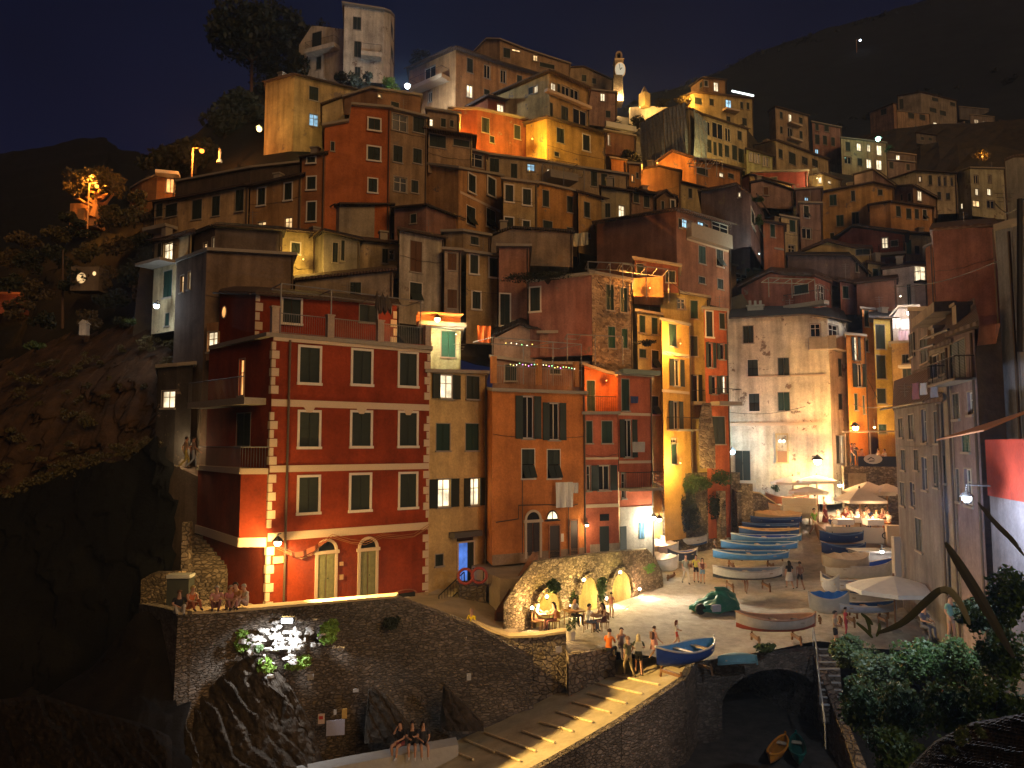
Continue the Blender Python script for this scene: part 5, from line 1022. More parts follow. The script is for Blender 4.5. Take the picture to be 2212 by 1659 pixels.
# =====================================================  LAMPS  =====================================================
def plight(loc,col,power,rad=.12,parent=None):
    d=bpy.data.lights.new('lamp_or_extra_light','POINT'); d.energy=power; d.color=col; d.shadow_soft_size=rad
    o=bpy.data.objects.new('lamp_or_extra_light',d); COL.objects.link(o); o.location=loc
    if parent: o.parent=parent; o.location=Vector(loc)-parent.location
    return o
def ecol(c,s,k): return emis('bulb_%s'%k,c,s)
WC=(1,.50,.16); YC=(1,.62,.20); OC=(1,.30,.04); WH=(.80,.90,1); CR=(1,.80,.50)
def lantern(label,p,col,power,key,kind='wall',br=(0,.45,0),size=1.0,off=(0,-.25,-.25),es=14):
    p=Vector(p); t=thing('street_lamp',label,'lamp',p,0,None)
    mb=MB(p)
    if kind=='wall':
        b=p+Vector(br); mb.tube([b+Vector((0,0,.35)),p+Vector((0,0,.38)),p+Vector((0,0,.22))],.025*size,5)
        mb.build('bracket',IRON,t)
    elif kind=='pole':
        mb.tube([p+Vector((-.6*size,0,-4.2*size)),p+Vector((-.6*size,0,.3)),p+Vector((0,0,.3)),p+Vector((0,0,.15))],.06*size,6); mb.build('pole',plain('lamp_pole',(.4,.25,.15),.6),t)
    else:
        mb.tube([p+Vector((0,0,.2)),p+Vector((0,0,.6))],.02,5); mb.build('stem',IRON,t)
    mb=MB(p); mb.lathe(p,[(.02,.26*size),(.06*size,.22*size),(.20*size,.10*size),(.23*size,.05*size)],10); mb.build('lamp_shade',IRON,t)
    mb=MB(p); mb.blob(p,.15*size,10); mb.build('bulb',ecol(col,es,key),t,smooth=True)
    if power: plight(p+Vector(off),col,power,.12*size,t)
    return t
def L_(label,px,py,d,col,power,key,**k): return lantern(label,P(px,py,d),col,power,key,**k)
L_('bright wall lantern on the white-quoined corner of the red building',600,1172,34.2,YC,1300,'yellow',off=(0,-.35,-.1),size=1.2,es=22)
L_('orange pole lamp glowing on the left ridge path',436,326,70,(1,.27,.03),1600,'orange',kind='pole',size=1.5,off=(0,-.5,-.4),es=4.5)
L_('yellow lamp at the foot of the grey-sided yellow house',560,279,65,(1,.72,.25),800,'gold',size=1.6,off=(0,-.5,.3),es=4.5)
L_('glaring white lamp beside the tan balcony house on the ridge',880,186,76,(.85,.95,1),2600,'white',size=1.8,off=(0,-.6,-.2),es=25)
L_('cold white lamp on the pale yellow cliff-edge house',338,661,46.5,(.75,.88,1),170,'cold',size=1.1,off=(-.2,-.5,.1),es=25)
L_('orange lamp standing in the crown of the left pine tree',209,402,69,(1,.34,.04),2300,'orange2',kind='pole',size=1.2,off=(0,-.5,.6),es=5)
L_('warm lamp under the small terrace roof above the mustard house',945,690,43.4,(1,.42,.10),330,'amber',size=1.2,off=(0,-.5,-.25),es=22)
L_('large yellow wall lantern on the corner of the cream building',1766,996,57.2,(1,.66,.26),1150,'yellow2',size=2.0,off=(0,-.7,-.3),es=25,br=(0,1.0,0))
L_('round white globe lamp at the alley mouth left of the cream building',1552,993,58,(1,.84,.52),500,'cream',size=1.8,off=(.1,-.5,.2),es=18)
L_('cold light over the cave-like doorway of the cream building',1582,976,58.6,(.62,.88,1),500,'ice',size=1.4,off=(0,-.5,.3),es=18)
L_('bell-shaped lamp hanging in front of the vaulted passage',1424,1122,51.5,(1,.84,.56),500,'cream2',size=1.2,off=(0,-.3,-.3),es=12)
L_('white wall lamp on the corner of the whitewashed pink house base',1412,1118,46.4,(1,.90,.68),420,'ivory',size=1.0,off=(-.3,-.5,-.1),es=22)
L_('small warm lamp beside the salmon doorway',1268,1134,43.9,(1,.72,.38),70,'warm',size=.7,off=(.1,-.35,-.1),es=14)
L_('blinding white floodlight on the right street houses',2088,1076,21.5,(.74,.83,1),1250,'flood',size=.85,off=(-.5,-.4,-.1),es=30,br=(.7,0,0))
L_('bright orange-white lamp under the awning of the upper terrace',1848,924,56.2,(1,.40,.13),1100,'fire',size=1.6,off=(0,-.5,-.3),es=25)
L_('green-tinted street lamp on the far right slope',1897,300,116,(.45,1,.75),120,'green',size=2.4,off=(0,-1,.6),es=22)
L_('bluish lamp above the hanging laundry of the small white house',1963,676,56.3,(.8,.85,1),220,'blue',size=1.0,off=(-.4,-.5,.1),es=20)
L_('oval white lantern by the beige parasols',1814,1048,57,(1,.85,.62),650,'oval',size=1.0,off=(0,-.4,0),es=18)
L_('white lamp under the counter on the right of the plaza',1905,1191,44,(1,.9,.75),160,'counter',size=.8,off=(0,-.5,.1),es=18)
L_('small yellow lamp on a stem before the yellow alley house',1889,923,55.5,(1,.66,.22),800,'stem',kind='hang',size=.6,off=(0,-.6,0),es=14)
for lb,px,py,d,c,pw,key in (
 ('tiny cold lamp high on the far right mountain, leftmost',1858,87,380,(.7,.85,1),0,'far1'),('tiny yellow-green lamp high on the far right mountain',2097,138,380,(.8,1,.4),0,'far2'),
 ('faint pinpoint lamp near the right edge of the far mountain',2161,163,380,(.8,.9,1),0,'far3'),('pinpoint greenish lamp on the dark left slope',112,686,60,(.7,1,.8),0,'far4')):
    L_(lb,px,py,d,c,pw,key,kind='pole',size=d/110 if d>100 else .8,es=16)
for lb,px,py,d,c,pw,key,sz in (
 ('yellow alley lamp beneath the lower ochre house',1150,300,66.2,(1,.56,.08),900,'a1',1),
 ('orange alley lamp at the foot of the terracotta house',700,512,53,(1,.33,.05),420,'a2',.9),
 ('amber alley lamp in the gap beside the yellow-lit house',655,560,48.5,(1,.60,.12),170,'a3',.7),
 ('orange alley lamp beside the dark brick-red house',1007,306,65.5,(1,.34,.05),600,'a4',1),
 ('yellow alley lamp under the netted cream house',1548,352,82.5,(1,.62,.14),900,'a5',1.2),
 ('yellow alley lamp over the low glowing house front',1650,400,82,(1,.62,.16),500,'a6',1),
 ('amber alley lamp before the glowing orange gable',1420,352,77.5,(1,.42,.08),700,'a7',1.1),
 ('orange lamp by the bright parapet house',1404,622,48.8,(1,.38,.07),520,'a8',.8),
 ('warm floodlamp at the foot of the clock tower',1336,216,113,(1,.66,.30),1500,'a9',1.6),
 ('orange lamp by the trees left of the neon-strip house',1490,214,103,(1,.46,.08),1000,'b1',1.4),
 ('warm lamp near the steeple on the ridge',1382,232,108,(1,.60,.18),800,'b2',1.4),
 ('orange lamp among the far right trees',2122,338,125,(1,.38,.06),700,'b3',1.8),
 ('orange alley lamp at the foot of the narrow orange house',1838,930,56,(1,.40,.10),480,'b4',.8),
 ('warm lamp in the stepped alley below the clock tower',1383,378,73.5,(1,.36,.06),500,'b5',1),
 ('white lamp lighting the little yellow house on the right slope',1765,385,85,(1,.7,.3),260,'b6',1),
 ('cool lamp inside the cyan-lit covered terrace',1640,548,59.2,(.65,1,.95),130,'b7',.8),
 ('white lamp beside the white house on the right slope',1945,640,56,(1,.84,.66),320,'b8',.9),
 ('orange lamp by the ruined-looking left slope house',528,400-2,72,(1,.4,.07),0,'b9',.6),
 ('pale lamp above the pale green lit house terrace',985,722,43.7,(.85,1,.75),90,'c1',.6),
 ('orange lamp behind the salmon roof terrace',1310,822,45.6,(1,.36,.07),120,'c2',.6),
 ('amber lamp on the stub wall above the yellow alley',1470,742,50.3,(1,.5,.12),560,'c3',.7),
 ('warm lamp under the left lane canopy behind the red building',402,962,41,(1,.75,.4),50,'c4',.6),
 ('yellow alley lamp between the olive and red-orange houses',1470,1000,50,(1,.62,.18),620,'c5',.8)):
    L_(lb,px,py,d,c,pw*1.6,key,size=sz*.45,off=(0,-.35*sz,.0),es=5)
def extra_spot(name_lbl,src,dst,col,power,cone):
    par=[o for o in bpy.data.objects if o.get('label')==name_lbl][0]; d=bpy.data.lights.new('lamp_or_extra_light','SPOT'); d.energy=power; d.color=col; d.spot_size=R(cone); d.spot_blend=.7; d.shadow_soft_size=.12
    o=bpy.data.objects.new('lamp_or_extra_light',d); COL.objects.link(o); o.parent=par; o.location=Vector(src)-par.location; o.rotation_euler=(Vector(src)-Vector(dst)).to_track_quat('Z','Y').to_euler()
extra_spot('bright wall lantern on the white-quoined corner of the red building',P(606,1176,33.5),P(1270,1590,29),YC,24000,60)  # extra aimed spot, added at the lantern to brighten the ramp
extra_spot('white wall lamp on the corner of the whitewashed pink house base',P(1420,1116,45.6),P(1600,1380,36),(1,.90,.70),1900,105)  # another added spot, aimed from this lamp to brighten the plaza
# restaurant spots on the alcove wall
fwx=Facade((W[2].x,W[2].y),(W[4].x,W[4].y))
for lb,px,py,pw,c in (('uplight spot at the left end of the alcove wall',1131,1312,95,(1,.62,.26)),('spot lamp in the crown of the left alcove',1163,1288,40,(1,.66,.16)),('uplight between the left and middle alcoves',1216,1308,55,(1,.72,.34)),
  ('spot lamp in the crown of the middle alcove',1243,1252,40,(1,.70,.22)),('uplight between the middle and right alcoves',1292,1292,85,(1,.70,.30)),('spot lamp in the crown of the right alcove',1322,1236,36,(1,.78,.24)),('pinkish uplight at the right end of the alcove wall',1364,1272,110,(1,.60,.34))):
    r=ray(px,py); u,z=fwx.hit(px,py); p=fwx.pt(u,z,.55); t=thing('spot_lamp',lb,'lamp',p)
    mb=MB(p); mb.lathe(p,[(.05,-.1),(.08,0),(.07,.05)],8); mb.build('housing',IRON,t); mb=MB(p); mb.blob(p+Vector((0,-.02,.06)),.09,8); mb.build('bulb',ecol((1,.8,.5),16,'spot'),t); plight(fwx.pt(u,z+.05,1.0),c,pw*2.4,.1,t)
# floodlight on the quay wall
p=P(622,1338,30.0); t=thing('spot_lamp','white floodlight fixed near the top of the quay wall','lamp',p); mb=MB(p); mb.box(p,(.5,.2,.22)); mb.build('housing',IRON,t); mb=MB(p); mb.box(p+Vector((0,-.13,-.02)),(.42,.05,.16)); mb.build('bulb',ecol((.95,.97,1),20,'floodw'),t)
d=bpy.data.lights.new('lamp_or_extra_light','SPOT'); d.energy=420; d.color=(.93,.96,1); d.spot_size=R(135); d.spot_blend=.6; d.shadow_soft_size=.1
o=bpy.data.objects.new('lamp_or_extra_light',d); COL.objects.link(o); o.parent=t; o.location=(0,-1.15,.0); o.rotation_euler=Vector((.0,-.25,1)).to_track_quat('Z','Y').to_euler()
o.rotation_euler=(Vector((.15,-.42,.9))).to_track_quat('Z','Y').to_euler()
# glow inside the vaulted passage
# =====================================================  PLANTS  =====================================================
def leaves(mb,c,r,n,s,cl=14,flat=.0):
    c=Vector(c); cs=[]
    s*=.8; n=int(n*1.35)
    for i in range(cl):
        while True:
            q=Vector((random.uniform(-1,1),random.uniform(-1,1),random.uniform(-1,1)))
            if q.length<1: break
        cs.append((c+Vector((q.x*r[0]*.8,q.y*r[1]*.8,q.z*r[2]*.8)),random.uniform(.32,.6)))
    for i in range(n):
        cc,k=random.choice(cs); q=Vector((random.gauss(0,1),random.gauss(0,1),random.gauss(0,1))).normalized()*random.uniform(.6,1)
        p=cc+Vector((q.x*r[0]*k,q.y*r[1]*k,q.z*r[2]*k))
        a=Vector((random.gauss(0,1),random.gauss(0,1),random.gauss(0,1))).normalized(); b=a.orthogonal().normalized(); ss=s*random.choice((.5,.8,1,1.5))
        mb.add([p-a*ss*.5,p+b*ss*.28,p+a*ss*.5,p-b*ss*.28],[(0,1,2,3)])
LF={'dark':leafmat('leaf_dark',(.008,.011,.005),(.025,.030,.012)),'mid':leafmat('leaf_mid',(.02,.04,.012),(.07,.11,.03)),'bright':leafmat('leaf_bright',(.07,.16,.02),(.24,.38,.06)),
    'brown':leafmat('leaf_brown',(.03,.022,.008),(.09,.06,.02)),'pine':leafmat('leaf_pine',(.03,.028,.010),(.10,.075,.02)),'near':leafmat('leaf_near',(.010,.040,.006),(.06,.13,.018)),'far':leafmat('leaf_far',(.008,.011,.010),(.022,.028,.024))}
BARK=plain('bark',(.16,.09,.05),.9,bump=.6,bscale=8); BARKD=plain('bark_dark',(.03,.02,.012),.9)
def tree(name,label,cat,base,c,r,n,s,mat,trunk=True,bark=None,group=None,cl=14,limbs=4):
    t=thing(name,label,cat,base,0,group); base=Vector(base); c=Vector(c)
    mb=MB(base); leaves(mb,c,r,n,s,cl); mb.build('crown',LF[mat],t)
    mb=MB(base); rad=max(.03,min(.3,r[0]*.09)); mid=base.lerp(c,.75)
    mb.tube([base,base.lerp(mid,.5)+Vector((r[0]*.05,0,0)),mid],[rad,rad*.8,rad*.6],6)
    for i in range(limbs):
        a=i*6.283/limbs+random.random(); e_=c+Vector((math.cos(a)*r[0]*.6,math.sin(a)*r[1]*.6,r[2]*random.uniform(-.2,.5))); mb.tube([mid,mid.lerp(e_,.5)+Vector((0,0,-.05*r[2])),e_],[rad*.5,rad*.35,rad*.15],5)
    mb.build('trunk',bark or BARKD,t); return t
# umbrella pine, top left
b=P(531,305,92); c=P(548,75,92); k=92/F
tree('pine_tree','huge dark umbrella pine rising over the left end of the village','tree',b,c,(115*k,5.0,68*k),5200,.75,'dark',cl=34,bark=plain('bark_red',(.09,.045,.03)))
for i,(px,py,rx,ry,d,lb) in enumerate(((660,95,55,70,94,'dark dense tree between the umbrella pine and the hilltop villa'),(600,150,60,60,93,'dark tree under the right side of the umbrella pine'),(520,215,50,38,88,'dark shrubby tree left of the grey-sided yellow house'),
   (485,262,45,30,84,'dark shrub above the yellow lamp'),(420,330,48,32,78,'dark tree behind the orange pole lamp'),(560,250,28,22,82,'dark shrub beside the yellow lamp'),(370,350,60,32,82,'dark tree mass on the ridge left of the pole lamp'),(640,150,35,45,90,'narrow dark tree beside the villa wing'))):
    k=d/F; tree('dark_tree',lb,'tree',P(px,py+ry+14,d),P(px,py,d),(rx*k,rx*k*.8,ry*k),1500,.6,'dark',cl=12)
# shrubs by the villa
for px,py,rx,ry,d,m,lb in ((735,165,18,16,80,'dark','dark rounded shrub below the villa doors, leftmost'),(768,172,16,18,79,'dark','dark rounded shrub in front of the villa wall'),(795,168,14,12,79,'dark','grey-green shrub at the right foot of the villa'),
   (846,182,22,13,73,'bright','bright green shrub next to the glaring white lamp'),(905,125,30,12,88,'dark','dark shrub on the ridge behind the white lamp')):
    k=d/F; tree('shrub',lb,'shrub',P(px,py+ry+4,d),P(px,py,d),(rx*k,rx*k,ry*k),700,.28,m,cl=10,limbs=3)
# lit pine on the left slope: bare spreading limbs
base=P(200,468,70); t=thing('pine_tree','pine tree with spreading limbs lit orange from inside its crown','tree',base); mb=MB(base)
pp=lambda z,w,d=70:PR('E',z,w,d)
mb.tube([base,pp(835,740),pp(855,660),pp(865,600),pp(880,560)],[.42,.36,.26,.18,.1],7)
for l in (((838,735),(760,700),(715,665)),((845,690),(790,650),(760,625)),((850,735),(900,695),(965,655)),((862,650),(900,640),(945,610)),((858,690),(930,690),(985,620),(1010,590)),((862,620),(830,590),(790,580)),((838,720),(750,680),(700,650),(650,640)),((870,640),(960,600),(990,540))):
    q=[pp(*a,70+random.uniform(-1,1)*(j>0)) for j,a in enumerate(l)]; mb.tube(q,[.22*(1-j/(len(q)+.3)) for j in range(len(q))],5)
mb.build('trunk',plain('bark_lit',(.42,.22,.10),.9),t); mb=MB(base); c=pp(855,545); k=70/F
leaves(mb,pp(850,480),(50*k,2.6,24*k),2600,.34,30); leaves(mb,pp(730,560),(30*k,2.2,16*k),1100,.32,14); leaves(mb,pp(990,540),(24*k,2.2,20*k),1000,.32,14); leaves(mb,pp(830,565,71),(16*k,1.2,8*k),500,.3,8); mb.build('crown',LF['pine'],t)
k=70/F
mb=MB(base); c=P(190,470,71); mb.box(c,(2.4,2,2.2)); mb.box(P(178,467,69.8),(.7,.5,1.6)); tag(mb.build('hut',plaster((.5,.25,.1))),'tiny lit hut at the foot of the orange-lit pine','hut')
# left slope bushes
rnd=random.Random(3); sl=[(60,520,40,18),(120,505,38,20),(175,495,40,20),(235,480,34,22),(290,470,30,26),(310,520,32,26),(250,530,36,26),(190,545,36,24),(130,555,40,24),(70,565,40,26),(20,560,34,26),(20,610,36,26),(80,620,40,28),(150,610,40,28),(215,600,40,30),(280,590,34,34),(310,630,26,28),(245,650,34,24),(40,670,34,24),(100,690,30,20),(200,690,36,22),(270,700,26,16),(240,455,26,14),(150,470,22,12),(325,470,16,22),(300,430,26,18)]
nm=['lowest','rust-brown','dull green','wide','ragged','dense','straggly','round','low','leggy','sparse','thick','broad','mounded']
for i,(px,py,rx,ry) in enumerate(sl):
    d=66-(py-450)*.055; k=d/F
    tree('slope_shrub','dark scrubby shrub among the massed shrubs on the left slope','shrub',P(px,py+ry*.9,d),P(px,py,d),(rx*k,rx*k*.8,ry*k),620,.3,('brown','pine','dark')[i%3] if py<560 else ('brown','dark')[i%2],group='scrub shrubs on the left slope',cl=9,limbs=2)
for px,py,rx,ry,d,m,lb in ((75,748,22,12,49,'mid','grey-green bush on top of the cliff'),(280,695,14,6,50,'mid','small bush on the cliff edge near the cold lamp'),
   (845-250,1500-0,1,1,30,'dark','')):
    if lb: k=d/F; tree('shrub',lb,'shrub',P(px,py+ry+3,d),P(px,py,d),(rx*k,rx*k,ry*k),500,.2,m,cl=8,limbs=3)
mb=MB(P(138,690,58)); mb.tube([P(135,710,58),P(136,540,58)],[.12,.06],6); tag(mb.build('wooden_pole',plain('pole_wood',(.10,.06,.04))),'thin tall wooden pole on the left slope','pole')
# rock and vine plants on the quay wall
for px,py,rx,ry,d,m,lb in ((523,1384,22,20,29.9,'bright','leafy green plant hanging left of the quay floodlight'),(708,1364,28,20,31.0,'bright','leafy green plant hanging right of the quay floodlight'),(578,1437,22,15,29.2,'bright','green plant below the floodlight, nearest the rock slabs'),(648,1432,26,13,29.7,'bright','green plant tuft below the floodlight, to its right'),
   (848,1345,16,14,32.6,'dark','dim dark bush growing from the quay wall'),(560,1400,9,8,29.2,'mid','tiny sprig of leaves beside the lit stones'),
   (1196,1268,16,14,37.0,'mid','leafy vine over the left alcove'),(1240,1300,9,24,38.2,'mid','tall leafy vine climbing between left and middle alcoves'),(1300,1272,10,26,40.2,'mid','tall leafy vine climbing between middle and right alcoves'),(1405,1228,12,9,44.2,'bright','bright green tuft near the right end of the alcove wall'),
   (1500,1045,34,20,52.2,'mid','ivy hanging over the vaulted passage wall'),(1555,1032,26,16,53.2,'mid','ivy spilling over the ruined arch'),(1545,1095,20,26,53.1,'dark','dark ivy beside the ruined arch'),(1488,1105,26,44,52.1,'dark','tall dark ivy covering the wall right of the vaulted passage'),
   (1675,1053,9,10,59,'mid','small potted shrub by the cream building'),(1652,1398,22,9,33.3,'mid','green plants sprouting under the red and white boat'),(1365,335,20,10,78,'dark','dark roof-garden shrub under the netted house'),
   (1480,215,28,10,104,'pine','trees lit orange beside the cream ridge house'),(1430,222,20,8,106,'pine','low trees lit amber near the steeple'),(2122,335,20,12,126,'pine','far tree glowing orange on the right slope'),
   (1330,275,20,12,90,'dark','dark tree beside the white balcony parapet'),(1375,265,24,16,92,'dark','dark tree on the slope below the ridge wall'),(1405,290,20,14,90,'dark','dark shrub left of the netted house'),(1345,340,26,16,80,'dark','dark shrub above the stepped alley'),
   (1640,430,14,6,62.3,'mid','roof-garden plants on the dark blank gable house'),(1640,475,10,12,62.3,'mid','climbing plants at the edge of the pink narrow front'),(1920,320,14,8,116,'mid','shrub tinted green by the far street lamp'),
   (1010,405,12,10,60,'dark','dark shrub on the stepped terrace house'),(1180,600,90,9,47.6,'dark','long planter hedge on the pink pergola house terrace'),(1395,740,22,7,45.6,'dark','planter shrubs on the salmon house roof')):
    k=d/F; n=int(min(2600,max(250,rx*ry*3))); iv='vine' in lb or 'ivy' in lb; tree('vine' if iv else 'shrub',lb,'plant',P(px,py+ry*.9,d+.2),P(px,py,d),(rx*k,.22 if iv else max(.25,min(rx*k,1.2)),ry*k),n,.16 if d<60 else .3,m,cl=22 if iv else 12,limbs=0 if iv else 2)
# foreground bushes, right
rnd=random.Random(5)
fgl=[(1840,1410,45,35,25,'wide yellow-green bush at the head of the stone stairs'),(1900,1450,60,50,22,'leafy bush below the white parasol'),(1990,1430,60,45,21,'leafy bush under the arching agave leaf'),(2080,1440,60,55,20,'dense bush beneath the teal-shirted person'),(2170,1400,55,70,18,'tall dense bush at the right frame edge'),
 (1880,1530,60,55,19,'dark bush beside the lower stairs'),(1960,1540,60,50,18,'dark bush in the middle of the lower right corner'),(2050,1530,60,50,17,'dark leafy bush above the striped rocks'),(2150,1520,60,55,16,'darkest bush at the lower right edge'),(1930,1620,60,40,17,'shadowed bush at the bottom edge near the stairs'),(2185,1290,45,60,17,'feathery tall bush in front of the right houses'),(2110,1330,45,35,19,'feathery bush right of the agave leaf')]
for i,(px,py,rx,ry,d,lb) in enumerate(fgl):
    k=d/F; tree('bush',lb,'bush',P(px,py+ry,d),P(px,py,d),(rx*k,rx*k*.9,ry*k),2600,.13,'near' if i not in (0,1) else 'mid',cl=26,limbs=5)
def blade(name,label,pts,wd,mat,d0):
    o_=Vector(pts[0]); mb=MB(o_); vs=[]; n=len(pts)
    for i,p in enumerate(pts):
        p=Vector(p); w_=wd*math.sin(math.pi*min(1,(i+.6)/(n+.2)))**.6; t=(Vector(pts[min(i+1,n-1)])-Vector(pts[max(0,i-1)])).normalized(); sdv=t.cross(Vector((0,1,0))).normalized()
        vs+= [p-sdv*w_,p+Vector((0,w_*.22,0)),p+sdv*w_,p+Vector((0,-w_*.08,0))]
    mb.add(vs,[(i*4+k,i*4+(k+1)%4,(i+1)*4+(k+1)%4,(i+1)*4+k) for i in range(n-1) for k in range(4)])
    return tag(mb.build(name,mat,smooth=False),label,'leaf')
AG=leafmat('agave',(.012,.016,.008),(.035,.045,.02)); AGL=leafmat('agave_light',(.09,.10,.07),(.17,.18,.13))
def spl(pts,n=18):
    out=[]; m=len(pts)-1
    for i in range(n+1):
        t=i/n*m; k=min(int(t),m-1); f=t-k; p0,p1,p2,p3=[Vector(pts[max(0,min(m,k+j))]) for j in (-1,0,1,2)]
        out.append(.5*((2*p1)+(p2-p0)*f+(2*p0-5*p1+4*p2-p3)*f*f+(3*p1-p0-3*p2+p3)*f**3))
    return out
d=14
blade('agave_leaf','long agave leaf arching down to a point over the bushes',spl([P(1895,1368,d),P(1950,1345,d),P(2000,1300,d),P(2032,1275,d),P(2052,1283,d+.2)]),.075,AG,d)
blade('agave_leaf','pale drooping agave leaf bent over to the right',spl([P(2010,1292,d),P(2040,1272,d),P(2065,1290,d),P(2085,1325,d),P(2095,1350,d)]),.065,AGL,d)
blade('agave_leaf','dark upright agave leaf slanting from lower right to the street houses',spl([P(2042,1172,d),P(2070,1215,d),P(2110,1280,d),P(2150,1350,d),P(2190,1420,d)]),.10,leafmat('agave_dark',(.01,.014,.012),(.03,.035,.025)),d)
blade('agave_leaf','thin brown-edged leaf high against the right houses',spl([P(2112,1085,d),P(2150,1130,d),P(2185,1165,d),P(2212,1200,d)]),.05,leafmat('agave_dark',(.01,.014,.012),(.03,.035,.025)),d)
for i,(x0,y0,x1,y1) in enumerate(((1868,1328,1880,1372),(1900,1345,1893,1375),(1885,1350,1860,1325),(1850,1345,1885,1378))):
    blade('grass_blade',['upright pointed blade beside the stair head','short blade at the tip of the agave leaf','crossing pointed blade left of the agave tip','slanting blade at the left of the bushes'][i],spl([P(x0,y0,15),P((x0+x1)/2+3,(y0+y1)/2,15),P(x1,y1,15)],6),.035,LF['mid'],15)
# =====================================================  ROCKS  =====================================================
RKM=[ground_mat('rock_slab',(.03,.024,.018),(.11,.088,.066),2.4,1.0,10),ground_mat('rock_slab_b',(.02,.015,.011),(.075,.055,.04),1.6,1.0,10)]
rk=thing('rock_outcrop','dark tilted rock strata leaning against the foot of the quay wall','rock',P(560,1500,27))
rr2=random.Random(11)
def strata(name,x0,x1,topf,y1,d0,d1,mat,pitch=26,lean=.62,amp=.55,nx=150,ny=60,par=None,seed=0):
    """rock face of slanting beds: every bed is a step in depth, broken up by noise"""
    o_=P((x0+x1)/2,y1,d1); mb=MB(o_); g=[]
    for j in range(ny+1):
        for i in range(nx+1):
            x=x0+(x1-x0)*i/nx; yt=topf(x); y=yt+(y1-yt)*j/ny; d=d0+(d1-d0)*j/ny
            q=Vector((x*.02+seed,y*.02,seed)); s_=(x-(y-1400)*lean)/pitch+.9*noise.noise(q*.6)+.15*noise.noise(q*4)
            fr=s_-math.floor(s_); k=noise.noise(Vector((math.floor(s_)*3.7+seed,y*.006,0)))
            step=(fr if fr<.82 else (1-fr)*4.5)*(.7+.5*k); brk=.13*noise.fractal(Vector((x*.05,y*.05,seed)),.9,2,4); e_=min(1,min(i,nx-i)/5,(j+.3)/3)
            g.append(P(x,y,d-amp*(step+.35*k+brk)*e_))
    mb.add(g,[(j*(nx+1)+i,(j+1)*(nx+1)+i,(j+1)*(nx+1)+i+1,j*(nx+1)+i+1) for j in range(ny) for i in range(nx)])
    o=mb.build(name,mat,par); 
    if par: o.location=o_-par.location
    return o
def pw(*k):
    def f(x):
        for (a,b),(c,e) in zip(k,k[1:]):
            if x<=c: return b+(e-b)*(x-a)/(c-a) if x>a else b
        return k[-1][1]
    return f
strata('rock_face',345,712,pw((345,1600),(430,1500),(520,1425),(560,1412),(630,1480),(675,1570),(712,1690)),1700,29.6,27.4,RKM[0],par=rk,seed=1,amp=.8,pitch=42)
strata('rock_face',786,905,pw((786,1590),(797,1480),(835,1500),(905,1590)),1606,31.1,30.5,RKM[0],par=rk,seed=4,nx=50,ny=36,amp=.5)
strata('rock_face',950,1045,pw((950,1560),(958,1475),(1045,1562)),1580,31.9,31.2,RKM[1],par=rk,seed=6,nx=40,ny=30,amp=.45)
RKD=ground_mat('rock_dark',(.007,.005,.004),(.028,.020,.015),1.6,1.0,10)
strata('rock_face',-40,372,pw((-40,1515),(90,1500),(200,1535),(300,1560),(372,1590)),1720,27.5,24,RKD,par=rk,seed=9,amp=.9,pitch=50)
# lit boulders around the floodlight
for i in range(90):
    mb=MB(rk.location); px=rr2.gauss(610,45); py=rr2.gauss(1385,22)
    mb.blob(P(px,py,30.2-(py-1340)*.012+(px-620)*.004),(rr2.uniform(.05,.2),rr2.uniform(.06,.14),rr2.uniform(.04,.12)),7,j=.35); mb.build('boulder',plain('pale_rock',(.34,.32,.29),.9,bump=.6,bscale=5),rk)
# left rocky slope beneath the wall corner
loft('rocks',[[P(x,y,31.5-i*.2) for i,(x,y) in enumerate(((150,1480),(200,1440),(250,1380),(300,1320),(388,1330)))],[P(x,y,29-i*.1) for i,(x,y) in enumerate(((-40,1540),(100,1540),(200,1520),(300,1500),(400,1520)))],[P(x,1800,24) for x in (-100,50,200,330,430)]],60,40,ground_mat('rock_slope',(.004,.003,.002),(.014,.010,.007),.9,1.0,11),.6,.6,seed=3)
# striped rocks bottom right
st_=thing('rock_wall','striped layered rock ledge in the bottom right corner','rock',P(2120,1640,12)); 
strata('rock_layer',1960,2330,pw((1960,1660),(2020,1600),(2100,1560),(2330,1520)),1740,13.5,11.4,RKD,pitch=40,lean=6,amp=.22,par=st_,seed=12,nx=90)
for px,py,rx,ry,lb in ((2118,1580,12,14,'sunlit-looking pale shrub atop the striped rock ledge'),(2075,1590,20,22,'pale round shrub left on the striped rock ledge'),(2050,1620,10,14,'small orange-tinged plant at the left of the rock ledge')):
    tree('shrub',lb,'plant',P(px,py+ry,12.5),P(px,py,12.2),(rx*12/F,.12,ry*12/F),500,.05,'mid',cl=9,limbs=2)

rr4=random.Random(8); cs_=[]
for i in range(46):
    x=rr4.uniform(0,375); yt=792-.25*x if x<285 else 700+0*x; y=yt+rr4.uniform(15,230 if x<250 else 150); d=50.5-(y-yt)*.028
    k=d/F; rx=rr4.uniform(7,20); cs_.append((x,y,rx,d))
for i in range(60):
    x=rr4.uniform(0,380); y=1075-.36*x+rr4.uniform(-22,16); cs_.append((x,y,rr4.uniform(8,20),43.2))
mb=MB()
for x,y,rx,d in cs_: k=d/F; leaves(mb,P(x,y,d-1.0),(rx*k,.5,rx*k*.8),160,.16,5)
tag(mb.build('scrub',LF['pine']),'dry scrub clinging to the cliff face','scrub',kind='stuff')
mb=MB()
for i in range(420):
    x=rr4.uniform(1330,2300); lim=np.interp(x,[a for a,b in rg],[b for a,b in rg]); y=lim+rr4.random()**1.5*230+3
    f=(y-lim)/230; d=470-(470-260)*min(1,f); k=d/F; rx=rr4.uniform(8,20); leaves(mb,P(x,y,d-4),(rx*k,rx*k,rx*k*.6),26,2.6,4)
tag(mb.build('forest',LF['far']),'distant wooded slope of the right mountain','forest',kind='stuff')
